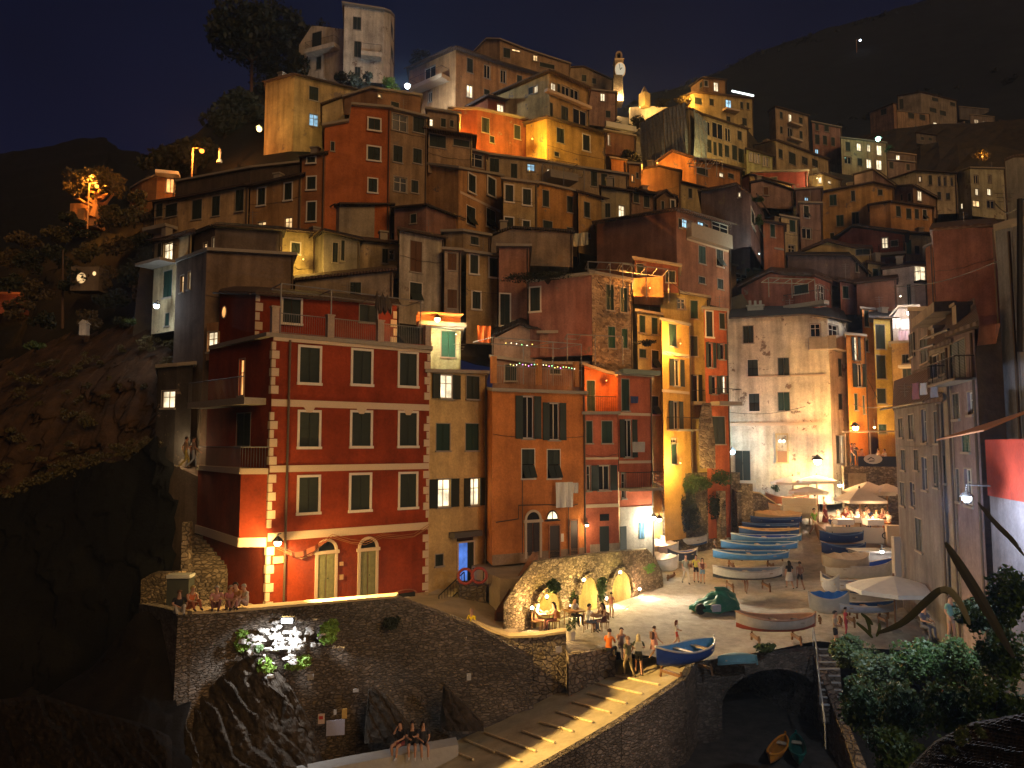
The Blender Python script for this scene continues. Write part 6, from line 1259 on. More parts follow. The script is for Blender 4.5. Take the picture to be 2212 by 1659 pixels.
# =====================================================  MORE STRUCTURES  =====================================================
def archwall(name,label,fc,z0,z1,openings,th,mat,extra=None):
    """wall with arched openings [(u0,u1,zspring,zcrown)]"""
    mb=MB(); u=0
    for (a0,a1,zs,zc) in openings:
        fc.bx(mb,u,a0,z0,z1,-th,0); uc=(a0+a1)/2; R_=(a1-a0)/2; n=12
        arc=[(uc-R_*math.cos(math.pi*i/n),zs+(zc-zs)*math.sin(math.pi*i/n)) for i in range(n+1)]
        for (ua,za),(ub,zb_) in zip(arc,arc[1:]): mb.hexa([fc.pt(ua,za,0),fc.pt(ub,zb_,0),fc.pt(ub,zb_,-th),fc.pt(ua,za,-th),fc.pt(ua,z1,0),fc.pt(ub,z1,0),fc.pt(ub,z1,-th),fc.pt(ua,z1,-th)])
        u=a1
    fc.bx(mb,u,fc.L,z0,z1,-th,0); o=tag(mb.build(name,mat),label,'wall'); return o
va=P(1368,1100,50.6); vb=P(1600,1100,54.4); vf=Facade(va,vb); hu=lambda px: vf.hit(px,1100)[0]; hzv=lambda px,py: vf.hit(px,py)[1]
z1=hzv(1500,1022); vo=archwall('vault_wall','ivy-hung stone wall with a lit vaulted passage at its left end',vf,ZC-10,z1,[(.15,hu(1447),hzv(1430,1085),hzv(1412,1040)),(hu(1557),hu(1593),hzv(1575,1085),hzv(1575,1052))],.9,RUBB)
mb=MB(); vf.bx(mb,0,hu(1500),ZC-10,z1,-4.6,-4.3); vf.bx(mb,hu(1452),hu(1456),ZC-10,z1,-4.3,-.92); mb.build('passage_wall',plaster((.66,.58,.40),.3),vo)
mb=MB(); vf.bx(mb,hu(1600)-.02,hu(1600)+1.0,ZC-10,hzv(1600,1045),-1.2,.2); vf.bx(mb,hu(1545),hu(1556),ZC-10,hzv(1550,1060),.02,.6); mb.build('pier',RUBB,vo)
plight(vf.pt(hu(1405),hzv(1412,1095),-2.0),(1,.80,.46),420,.2)
lo=[P(1592,1062,54),P(1640,1066,55.5),P(1672,1086,56),P(1700,1112,56)]
wall_run('stone_wall','sloping stone wall below the cream building steps',lo,ZC-9,.4,RB2,cap=(COPING,4))
so_=thing('stone_stairs','pale steps rising to the cave-like doorway of the cream building','stairs',P(1590,1050,57.5)); org=so_.location
for i in range(7):
    mb=MB(org); c=P(1602,1056,56.5+i*.3); mb.box((c.x,c.y,ZC-3.9+i*.18-.4),(2.2,.3,.8)); mb.build('step',plain('pale_step',(.45,.47,.46),.8),so_)
# tall leaning stone pillar
mb=MB(); a=P(1512,1010,50.0); 
vs=[]; 
for (x0,x1,y) in ((1512,1546,1012),(1509,1545,960),(1509,1540,915),(1517,1536,870)):
    vs+=[P(x0,y,49.9),P(x1,y,49.9),P(x1,y,50.9),P(x0,y,50.9)]
mb.add(vs,[(i*4+k,i*4+(k+1)%4,(i+1)*4+(k+1)%4,(i+1)*4+k) for i in range(3) for k in range(4)]+[(3,2,1,0),(12,13,14,15)])
tag(mb.build('stone_pillar',STONE),'rough tapering stone pillar between the yellow alley and the red-orange house','pillar')
# upper terrace retaining wall, and restaurant deck
ra=P(1822,1008,55.2); rb=P(1945,1008,53.8); rf=Facade(ra,rb); zt=ZC-1.62
mb=MB(); rf.bx(mb,0,rf.L,ZC-8,zt,-6,0); to=tag(mb.build('retaining_wall',RUBB),'stone retaining wall of the upper restaurant terrace','wall')
mb=MB(); rf.bx(mb,.3,1.5,ZC-3.9,zt-.5,.004,.05); mb.build('plaster_patch',plaster((.55,.42,.25)),to)
mb=MB(); rf.bx(mb,1.0,rf.L,zt,zt+.75,-.12,-.06); ba=tag(mb.build('banner',plain('dark_banner',(.03,.03,.035))),'dark cloth banner along the upper restaurant terrace edge','banner')
mb=MB(); c_=rf.pt(rf.hit(1886,993)[0],zt+.55,-.02)
mb.poly([c_+Vector((.62*math.cos(t*.3927)*rf.u.x,.62*math.cos(t*.3927)*rf.u.y,.36*math.sin(t*.3927))) for t in range(16)]); mb.build('oval_emblem',plain('sign_white',(.55,.5,.45)),ba)
mb=MB(); mb.tube([c_+Vector((-.4,-.02,-.05)),c_+Vector((-.15,-.02,.12)),c_+Vector((.1,-.02,-.02)),c_+Vector((.4,-.02,.14))],.035,4); mb.tube([c_+Vector((-.3,-.02,-.16)),c_+Vector((.3,-.02,-.12))],.03,4); mb.build('lettering',IRON,ba)
mb=MB(); rf.bx(mb,.1,rf.L,zt+2.55,zt+2.63,-3,-.3); 
for u in (.2,rf.L*.5,rf.L-.2): mb.tube([rf.pt(u,zt,-.4),rf.pt(u,zt+2.6,-.4)],.04,5)
tag(mb.build('awning',plain('awning_cloth',(.5,.38,.28))),'flat cloth awning on posts over the upper restaurant terrace','awning')
da=P(1783,1150,50.2); db=P(1945,1150,49.0); df=Facade(da,db); dz=ZC-5.75
mb=MB(); df.bx(mb,0,df.L,ZC-9,dz,-5.5,0); de=tag(mb.build('deck',plain('deck_wood',(.30,.20,.11),.8,bscale=6)),'raised wooden deck of the restaurant under the beige parasols','deck')
mb=MB(); df.bx(mb,.05,df.L*.78,dz-.75,dz+.28,.01,.05); bn=tag(mb.build('banner',plain('cream_cloth',(.52,.45,.36))),'cream lettered cloth hung along the restaurant deck front','banner')
def text(s,loc,size,rz,mat,parent,ext=.01):
    cu=bpy.data.curves.new('t','FONT'); cu.body=s; cu.size=size; cu.extrude=ext; cu.align_x='LEFT'; to_=bpy.data.objects.new('t',cu); COL.objects.link(to_)
    bpy.context.view_layer.update(); me=bpy.data.meshes.new_from_object(to_.evaluated_get(bpy.context.evaluated_depsgraph_get())); bpy.data.objects.remove(to_); me.materials.clear(); me.materials.append(mat)
    o=bpy.data.objects.new('lettering',me); COL.objects.link(o); o.parent=parent; o.location=Vector(loc)-parent.location; o.rotation_euler=(math.pi/2,0,rz); return o
text('Las',df.pt(.35,dz-.42,.09),.55,df.rz,IRON,bn); text('Gal',df.pt(3.4,dz-.42,.09),.6,df.rz,IRON,bn)
mb=MB(); df.bx(mb,df.L*.80,df.L,dz-.8,dz+.5,.01,.6); tag(mb.build('counter',plain('counter_tan',(.45,.32,.20))),'tan counter block at the right end of the restaurant deck','counter')
mb=MB(); c=P(1893,1225,45); mb.box((c.x,c.y,c.z+.3),(2.8,1.2,1.2)); mb.box((c.x,c.y-.15,c.z+1.0),(3.0,1.6,.1)); tag(mb.build('stall',plain('stall_dark',(.10,.09,.09))),'dark shuttered stall behind the cream boats on the right','stall')
mb=MB(); a=P(1939,1260,39.2); mb.box((a.x,a.y,a.z+.6),(.35,.3,3.6)); tag(mb.build('white_post',WHITE),'white painted post at the corner of the right street row','post')
# long ridge wall, steeple, clock tower
r0=P(1360,232,112); r1=P(1405,229,110); r2=P(1450,233,108); r3=P(1462,234,107)
wall_run('ridge_wall','pale lit wall along the ridge left of the neon-strip house',[r0,r1,r2,r3],r0.z-4,.5,plaster((.6,.5,.36)),sub=3)
def PC(x,y,d): return PR('C',x,y,d)
d=114; b=PC(350,690,d); tw=thing('clock_tower','slender stone clock tower with a pale round clock face on the ridge','tower',b); k=d/F
def ctr(x0,x1,y0,y1,dd,m,nm,taper=1.0,mat=None):
    a=PC(x0,y1,d); c=PC(x1,y1,d); t0=PC(x0,y0,d); mb=MB(b); w_=(c.x-a.x); z0,z1=a.z,t0.z; cx=(a.x+c.x)/2
    mb.add([(cx-w_/2*taper,d-dd/2,z0),(cx+w_/2*taper,d-dd/2,z0),(cx+w_/2*taper,d+dd/2,z0),(cx-w_/2*taper,d+dd/2,z0),(cx-w_/2,d-dd/2,z1),(cx+w_/2,d-dd/2,z1),(cx+w_/2,d+dd/2,z1),(cx-w_/2,d+dd/2,z1)],[(3,2,1,0),(4,5,6,7),(0,1,5,4),(1,2,6,5),(2,3,7,6),(3,0,4,7)])
    return mb.build(nm,m,tw)
ctr(315,390,470,700,2.4,RUBB,'tower_base',1.25); ctr(325,400,330,470,1.9,plaster((.5,.4,.27)),'tower_shaft'); ctr(320,405,322,332,2.2,PALE,'cornice')
mb=MB(b); x0=PC(330,0,d).x; x1=PC(388,0,d).x; z0=PC(0,322,d).z; z1=PC(0,270,d).z
for x in (x0+.12,x1-.12): mb.box((x,d,(z0+z1)/2),(.28,1.2,z1-z0))
n=8; cx=(x0+x1)/2; R_=(x1-x0)/2
for i in range(n):
    a0,a1=math.pi*i/n,math.pi*(i+1)/n; pts=[(cx+r*math.cos(a),z1+r*.9*math.sin(a)) for r,a in ((R_-.28,a0),(R_,a0),(R_,a1),(R_-.28,a1))]
    mb.hexa([(pts[0][0],d-.6,pts[0][1]),(pts[1][0],d-.6,pts[1][1]),(pts[1][0],d+.6,pts[1][1]),(pts[0][0],d+.6,pts[0][1]),(pts[3][0],d-.6,pts[3][1]),(pts[2][0],d-.6,pts[2][1]),(pts[2][0],d+.6,pts[2][1]),(pts[3][0],d+.6,pts[3][1])])
mb.build('bell_arch',plaster((.4,.32,.24)),tw); mb=MB(b); mb.lathe((cx,d,z0+.55),[(.38,0),(.28,.25),(.2,.55),(.02,.7)],10); mb.build('bell',IRON,tw)
c=PC(377,395,d-1.0); mb=MB(b); mb.poly([(c.x+.80*math.cos(-t*.314),d-1.02,c.z+1.20*math.sin(-t*.314)) for t in range(20)][::-1]); ck=mb.build('clock_face',emis('clock_face_glow',(1,.84,.58),.5),tw)
mb=MB(b); mb.tube([(c.x,d-1.08,c.z),(c.x+.3,d-1.08,c.z+.35)],.06,4); mb.tube([(c.x,d-1.08,c.z),(c.x-.1,d-1.08,c.z+.95)],.05,4); mb.build('hands',IRON,ck)
mb=MB(b); mb.tube([(c.x+.84*math.cos(t*.314),d-1.05,c.z+1.24*math.sin(t*.314)) for t in range(21)],.07,4); mb.build('rim',PALE,ck)
d=110; b=PC(585,715,d); stp=thing('steeple','small square steeple with a pointed spire lit from the left','tower',b); mb=MB(b); x0,x1=PC(548,0,d).x,PC(618,0,d).x; zz0,zz1,zz2=PC(0,725,d).z,PC(0,605,d).z,PC(0,535,d).z
mb.box(((x0+x1)/2,d,(zz0+zz1)/2),(x1-x0,x1-x0,zz1-zz0),rz=.6); mb.build('tower_shaft',plaster((.5,.36,.14)),stp); mb=MB(b); mb.lathe(((x0+x1)/2,d,zz1),[((x1-x0)*.55,0),((x1-x0)*.3,(zz2-zz1)*.45),(.02,zz2-zz1)],8); mb.build('spire',plaster((.30,.24,.17)),stp)
# scaffold netting on the netted house
h=NETH; NET=plain('blue_net',(.17,.22,.30),.85,bscale=5,var=.5); b=h['org']
for k in (0,1,2):
    fc=h['segs'][k]; mb=MB(b); z1=h['tops'][k].z-.2; z0=z1-6.5; n=12; g=[]
    zc=[z1-1.6*i for i in range(5)]
    for j,zz in enumerate(zc):
        for i in range(n+1): u=fc.L*i/n; g.append(fc.pt(u,zz+.12*math.sin(i*1.9+j),.55+.12*math.sin(i*2.7+j*1.3)))
    mb.add(g,[(j*(n+1)+i,(j+1)*(n+1)+i,(j+1)*(n+1)+i+1,j*(n+1)+i+1) for j in range(4) for i in range(n)]); so_n=mb.build('scaffold_netting',NET,h['root'])
    mb=MB(b)
    for j,zz in enumerate(zc): mb.tube([fc.pt(0,zz,.7),fc.pt(fc.L,zz,.7)],.03,4)
    for i in range(3): mb.tube([fc.pt(fc.L*i/2,z0,.72),fc.pt(fc.L*i/4,z1,.72)],.03,4)
    mb.build('scaffold',RAIL,so_n)
# awning and red wall at right edge
d=22.5; a=P(2130,1000,23.5); b_=P(2250,1000,19.5); af=Facade(a,b_)
mb=MB(); af.bx(mb,0,af.L,ZC-1.6,ZC+.15,-1.5,0); kk=MB(); af.bx(kk,0,af.L,ZC-9.5,ZC-1.604,-1.5,-.05); tag(kk.build('grey_wall',plaster((.12,.11,.12))),'dark grey wall under the red lit panel at the right edge','wall'); tag(mb.build('red_kiosk_wall',plaster((.17,.02,.01),.2)),'bright red lit wall panel under the orange awning at the right edge','kiosk')
mb=MB(); mb.hexa([af.pt(-.3,ZC+.12,1.3),af.pt(af.L,ZC+.35,1.3),af.pt(af.L,ZC+.95,0),af.pt(-.3,ZC+.55,0),af.pt(-.3,ZC+.16,1.3),af.pt(af.L,ZC+.39,1.3),af.pt(af.L,ZC+1.0,0),af.pt(-.3,ZC+.6,0)])
tag(mb.build('awning',plain('orange_awning',(.60,.28,.14))),'sloping orange awning glowing at the right edge','awning'); plight(af.pt(af.L*.6,ZC-.2,.9),(1,.45,.16),7,.1)
# string of coloured lights and clutter over the orange house
fc,zt=OBT; base=fc.pt(2,zt+1,0); sg_=thing('string_lights','strings of tiny coloured lights draped over the orange house roof terrace','string lights',base)
mb=MB(base); mb.tube([fc.pt(1.2+i*.3,zt+1.15+.06*math.sin(i*1.3),-.1) for i in range(21)],.012,4); mb.tube([fc.pt(.9+i*.3,zt+2.35+.05*math.sin(i),-.15) for i in range(8)],.012,4); mb.build('wire',IRON,sg_)
cols=[('s_white',(1,.9,.7)),('s_green',(.3,1,.4)),('s_violet',(.8,.3,1)),('s_yellow',(1,.8,.2))]
for i in range(30):
    mb=MB(base); x=1.2+i*.2 if i<24 else .9+(i-24)*.35; z=zt+1.13 if i<24 else zt+2.33; mb.blob(fc.pt(x,z+random.uniform(-.08,.08),-.08),.035,5); k,c=random.choice(cols); mb.build('bulb',emis(k,c,4),sg_)
# laundry
def cloth(label,fc,u0,u1,z1,z0,w_,mat,name='laundry',n=8,cat='laundry'):
    mb=MB(fc.pt(u0,z1,w_)); g=[]
    for j in range(5):
        for i in range(n+1): u=u0+(u1-u0)*i/n; g.append(fc.pt(u,z1+(z0-z1)*j/4,w_+.05*math.sin(i*1.7+j*.5)))
    mb.add(g,[(j*(n+1)+i,(j+1)*(n+1)+i,(j+1)*(n+1)+i+1,j*(n+1)+i+1) for j in range(4) for i in range(n)]); return tag(mb.build(name,mat),label,cat)
SHEET=plain('white_sheet',(.68,.64,.6),.9); fc=OB['segs'][1]
r=fc.rect('P',1980,265,2130,485); cloth('long white sheet drying under the tilted shutters of the orange house',fc,r[0],r[1],r[3],r[2],.5,SHEET); r=fc.rect('P',2130,270,2175,360); cloth('small white cloth drying beside the long white sheet',fc,r[0]+.02,r[1],r[3],r[2],.5,SHEET)
fc=PB['segs'][0]; r=fc.rect('L',1880,1240,1990,1330); cloth('pale clothes hanging on the salmon house balcony line',fc,r[0],r[1],r[3],r[2],.45,plain('mixed_cloth',(.4,.38,.36),.9))
r=fc.rect('L',1878,840,1945,900); cloth('blue cloth over the rail of the upper salmon window',fc,r[0],r[1],r[3],r[2],.3,plain('blue_cloth',(.04,.06,.16),.9))
q=PR('N',840,200,56.8); f_=Facade(PR('N',765,200,57),PR('N',990,200,56.4))
for (x0,y0,x1,y1,c,lb) in ((765,190,850,300,SHEET,'white bedsheet hanging under the bluish lamp, left'),(860,200,980,310,SHEET,'white bedsheet hanging under the bluish lamp, right'),(830,325,940,445,plain('pink_print',(.6,.42,.45),.9),'pink patterned towel hanging below the white bedsheets')):
    r=f_.rect('N',x0,y0,x1,y1); cloth(lb,f_,r[0],r[1],r[3],r[2],0,c)
f_=Facade(PR('N',980,900,31.5),PR('N',1290,900,29.5))
for (x0,y0,x1,y1,c,lb) in ((1075,900,1150,1030,SHEET,'white shirt drying on the right street row'),(1190,900,1270,1060,plain('grey_cloth',(.35,.33,.36),.9),'grey clothes drying beside the white shirt'),(990,900,1060,1080,plain('pink_cloth',(.45,.2,.2),.9),'pink cloth drying left of the white shirt')):
    r=f_.rect('N',x0,y0,x1,y1); cloth(lb,f_,r[0],r[1],r[3],r[2],0,c)
fg=Facade(PR('G',1740,760,51.5),PR('G',1870,760,51)); r=fg.rect('G',1738,725,1868,838); cloth('yellowish sheet hung on the roof line behind the pink pergola house',fg,r[0],r[1],r[3],r[2],0,plain('yellow_sheet',(.55,.48,.28),.9))
fo=Facade(PR('L',20,160,43.6),PR('L',660,300,44.6))
r=fo.rect('L',25,125,420,190); mb=MB(); fo.bx(mb,r[0],r[1],r[2],r[3],-.6,-.55); fo.bx(mb,r[0],r[1],r[3],r[3]+.06,-.6,.7); tag(mb.build('terrace_roof',plain('orange_tarp',(.60,.27,.10),.8)),'small roof glowing orange around the amber lamp','canopy')
r=fo.rect('L',550,225,665,372); cloth('orange towel glowing on the line beside the pale green house',fo,r[0],r[1],r[3],r[2],.3,plain('orange_cloth',(.65,.18,.05),.9)); plight(fo.pt(r[0]-.6,r[3]-.3,.9),(1,.45,.12),60,.1)
# pergola rails on the pink pergola house and elsewhere, as parts
def rails(px0,py0,px1,py1,d0,d1,depth,hgt,label):
    a=P(px0,py0,d0); b=P(px1,py1,d1); b.z=a.z; o_=thing('pergola',label,'pergola',a); mb=MB(a); bk=Vector((0,depth,0))
    mb.tube([a,b],.04,5); mb.tube([a+bk,b+bk],.04,5); n=4
    for i in range(n+1): p=a.lerp(b,i/n); mb.tube([p,p+bk],.03,5)
    mb.build('top_rail',RAIL,o_)
    for i in range(3): p=a.lerp(b,i/2); mb=MB(a); mb.tube([p,p-Vector((0,0,hgt))],.035,5); mb.build('post',RAIL,o_)
rails(1345,570,1445,620,46.5,48,2,2.2,'steel pergola over the planter terrace of the pink pergola house')
rails(1270,565,1365,590,47,47.5,2,1.8,'bent pipe frame left of the planter terrace')
rails(1500,340,1548,350,60,60.5,2,1.5,'thin pipe frame on the terrace below the netted house')
rails(1172,352,1262,372,62,63.5,2,2.0,'pergola over the blue and warm lit windows'); rails(1490,345,1560,350,70,70,1,1,'white railing frame above the slate roofs')
rails(1225,722,1345,738,45,46,2,1.8,'long pipe frame before the stone house')
rails(1660,600,1760,612,52,52.5,1.5,1.4,'dark frame on the broad gable roof balcony')
# overhead wires
for i,(x0,y0,d0,x1,y1,d1) in enumerate(((1788,620,60,1900,870,55),(1570,890,60,1740,878,58),(1830,868,60,1935,872,42),(1440,600,50,1520,640,50),(1265,560,47,1330,650,47),(1930,620,40,2212,540,24),(2212,430,20,2150,440,24))):
    a,b=P(x0,y0,d0),P(x1,y1,d1); mb=MB(); mb.tube([a.lerp(b,t/8)-Vector((0,0,.35*math.sin(math.pi*t/8))) for t in range(9)],.018,4)
    tag(mb.build('wire',IRON),['wire drooping from the cream building roof to the alley','wire stretched across the cream building windows','wire from the cream building to the right row','wire on the yellow alley roofs','wire over the pink pergola house','wire over the right street row','wire at the right frame edge'][i],'wire')
mb=MB(); mb.tube([P(2203,430,19),P(2203,760,19)],.07,6); tag(mb.build('utility_pole',IRON),'dark vertical pole at the right frame edge','pole')
# signs on the quay wall
for nm,x0,y0,x1,y1,c,lb in (('notice_board',886,1235,1046,1370,(.30,.30,.38),'large pale blank board low on the quay wall'),('notice',812,1180,870,1268,(.48,.36,.30),'small white and red notice left of the large board'),('notice',1022,1135,1068,1222,(.38,.22,.05),'small orange notice above the large board'),('notice',950,1145,975,1188,(.4,.38,.36),'tiny pale notice above the large board'),('notice',2122,825,2160,885,(.42,.42,.40),'small white plate on the right part of the quay wall'),
   ('notice',718,830,775,880,(.3,.28,.26),'pale stone plate left of the round patch'),('notice',1120,960,1170,990,(.34,.32,.3),'pale double plate high on the quay wall')):
    d0=33-(0 if x0>1500 else .15)-batt if False else 31.0+(x0-886)*.0016; a=PR('T',x0,y1,d0-.9); b=PR('T',x1,y0,d0-.9); mb=MB(a); mb.box(((a.x+b.x)/2,a.y,(a.z+b.z)/2),(b.x-a.x,.05,b.z-a.z),rz=.2)
    o=tag(mb.build(nm,plain('sign_%d'%int(x0),c,.6)),lb,'sign')
    if x0==812: mb=MB(a); mb.box(((a.x+b.x)/2,a.y-.04,(a.z+b.z)/2+.05),((b.x-a.x)*.6,.02,.12),rz=.2); mb.build('red_mark',plain('red_mark',(.4,.04,.03)),o)
a=PR('U',915,640,33.4); b=PR('U',970,585,33.4); mb=MB(a); mb.box(((a.x+b.x)/2,a.y,(a.z+b.z)/2),(b.x-a.x,.05,b.z-a.z)); tag(mb.build('notice',plain('sign_cream',(.5,.46,.4))),'white notice on the end of the terrace parapet','sign')
# stairs and lifebuoys at the mustard house
st=thing('stone_stairs','yellow-lit stone steps rising to the mustard house door with iron handrail','stairs',PR('P',960,1390,39.5)); org=st.location
for i in range(9):
    t=i/8; px=948+(1215-948)*t; py=1385-(1385-1165)*t; c=PR('P',px+45,py,39.4+.25*i*.6); mb=MB(org); mb.box((c.x,c.y,c.z-1.0),(1.0,1.1,2.0)); mb.build('step',plain('step_yellow',(.46,.38,.2),.9),st)
mb=MB(org)
for dy in (0,.0):
    l=[PR('P',992,1270,38.7),PR('P',1215,1060,40.2)]; mb.tube(l,.03,5); l2=[PR('P',995,1400,38.7),PR('P',1218,1175,40.2)]; mb.tube(l2,.03,5); mb.tube([l[0],l2[0]],.03,5); mb.tube([l[1],l2[1]],.03,5)
    for i in range(1,9): mb.tube([l[0].lerp(l[1],i/9),l2[0].lerp(l2[1],i/9)],.012,3)
mb.build('handrail',IRON,st)
mb=MB(); a=PR('P',1150,1170,39.6); c=PR('P',1390,1170,40.4); mb.box(((a.x+c.x)/2,40,a.z-1.1),(c.x-a.x,1.6,2.2),rz=.2); tag(mb.build('landing',RB2),'stone landing under the lifebuoys','landing')
for px,py,lb in ((1228,1098,'red lifebuoy on the landing rail, left of the pair'),(1348,1090,'red lifebuoy on the landing rail, right of the pair')):
    p=PR('P',px,py,39.0); bpy_v=[]; mb=MB(p); n,m=18,8; R0,r0=.38,.075
    for i in range(n):
        for j in range(m): a,b=2*math.pi*i/n,2*math.pi*j/m; bpy_v.append(p+Vector(((R0+r0*math.cos(b))*math.cos(a),r0*math.sin(b),(R0+r0*math.cos(b))*math.sin(a))))
    mb.add(bpy_v,[(i*m+j,((i+1)%n)*m+j,((i+1)%n)*m+(j+1)%m,i*m+(j+1)%m) for i in range(n) for j in range(m)]); tag(mb.build('lifebuoy',plain('lifebuoy_red',(.30,.05,.04),.6),smooth=True),lb,'lifebuoy')
mb=MB(); l=[PR('P',1290,1030,39.2),PR('P',1385,1025,39.4),PR('P',1385,1160,39.4)]; mb.tube(l,.03,5); tag(mb.build('landing_rail',IRON),'iron rail of the landing behind the lifebuoys','railing')
# bin on the terrace and cellar hood
p=P(521,0,0) if 0 else PR('O',700,1370,34.5); b_=thing('waste_bin','dark litter bin by the rough wall on the terrace','bin',p); mb=MB(p); mb.box(p+Vector((0,0,.65)),(1.0,.6,1.3)); mb.build('body',plain('bin_dark',(.04,.045,.04),.5),b_); mb=MB(p); mb.box(p+Vector((0,0,1.42)),(1.05,.65,.16)); mb.build('lid',plain('bin_lid',(.35,.36,.34),.5),b_)
fc=RB['segs'][1]; r=fc.rect('P',580,1190,790,1330); o_=thing('cellar_door','arched cellar opening with a pale counter at the right foot of the red building','door',fc.pt(r[0],r[2],0)); mb=MB(o_.location); n=8; uc=(r[0]+r[1])/2; R_=(r[1]-r[0])/2
for i in range(n):
    a0,a1=math.pi*i/n,math.pi*(i+1)/n; pp=[(uc+rr*math.cos(a),r[3]-.35+rr*.35*math.sin(a)) for rr,a in ((R_*.86,a0),(R_,a0),(R_,a1),(R_*.86,a1))]
    mb.hexa([fc.pt(pp[0][0],pp[0][1],.16),fc.pt(pp[1][0],pp[1][1],.16),fc.pt(pp[1][0],pp[1][1],.07),fc.pt(pp[0][0],pp[0][1],.07),fc.pt(pp[3][0],pp[3][1],.16),fc.pt(pp[2][0],pp[2][1],.16),fc.pt(pp[2][0],pp[2][1],.07),fc.pt(pp[3][0],pp[3][1],.07)])
mb.build('arch_trim',plain('red_brick',(.30,.10,.05)),o_); mb=MB(o_.location); fc.bx(mb,r[0]+.1,r[1]-.1,r[2]-.6,r[3]-.3,.075,.1); mb.build('opening',GL,o_); mb=MB(o_.location); fc.bx(mb,r[0]+.25,r[1]-.5,r[3]-.62,r[3]-.5,.1,.35); mb.build('counter',WHITE,o_)

# little lit things on the left slope
t=thing('statue','small white lit statue beside the orange pole lamp','statue',P(474,352,71)); mb=MB(t.location); mb.lathe(t.location,[(.28,0),(.26,.3),(.13,.34),(.12,.8),(.17,1.1),(.08,1.22),(.10,1.36),(.02,1.48)],10); mb.build('figure',plaster((.6,.58,.5)),t); plight(P(476,340,69.5),(1,.85,.6),60,.1,t)
t=thing('hut','small hut with round lit window on the dark left slope','hut',P(185,622,57)); mb=MB(t.location); mb.box(t.location+Vector((0,.5,.7)),(2.2,1.4,1.9)); mb.build('wall',plaster((.2,.15,.1)),t)
for dx,dzz,rr__,nm in ((-.25,.75,.36,'round_window'),(.75,1.1,.14,'small_window')):
    mb=MB(t.location); mb.poly([t.location+Vector((dx+rr__*math.cos(a*.524),-.22,dzz+rr__*1.2*math.sin(a*.524))) for a in range(12)]); mb.build(nm,LITW,t)
t=thing('shrine','small white gabled shrine on the cliff edge','shrine',P(182,722,51)); c=t.location; mb=MB(c); mb.box(c+Vector((0,0,.3)),(.45,.5,.8)); mb.build('body',plaster((.62,.6,.56)),t); mb=MB(c); mb.add([c+Vector(v) for v in ((-.3,-.3,.7),(.3,-.3,.7),(0,-.3,1.0),(-.3,.3,.7),(.3,.3,.7),(0,.3,1.0))],[(0,1,2),(5,4,3),(0,2,5,3),(1,4,5,2),(0,3,4,1)]); mb.build('roof',plaster((.62,.6,.56)),t)
t=thing('kiosk','orange-lit flat kiosk roof at the far left edge','kiosk',P(10,665,60)); c=t.location; mb=MB(c); mb.box(c+Vector((0,0,1.1)),(3.6,1.5,.14)); mb.build('roof',plaster((.5,.2,.1)),t); mb=MB(c); mb.box(c+Vector((0,.3,.3)),(3.0,1.0,1.6)); mb.build('wall',plaster((.35,.12,.07)),t); plight(P(20,652,58.2),(1,.4,.12),45,.1,t)
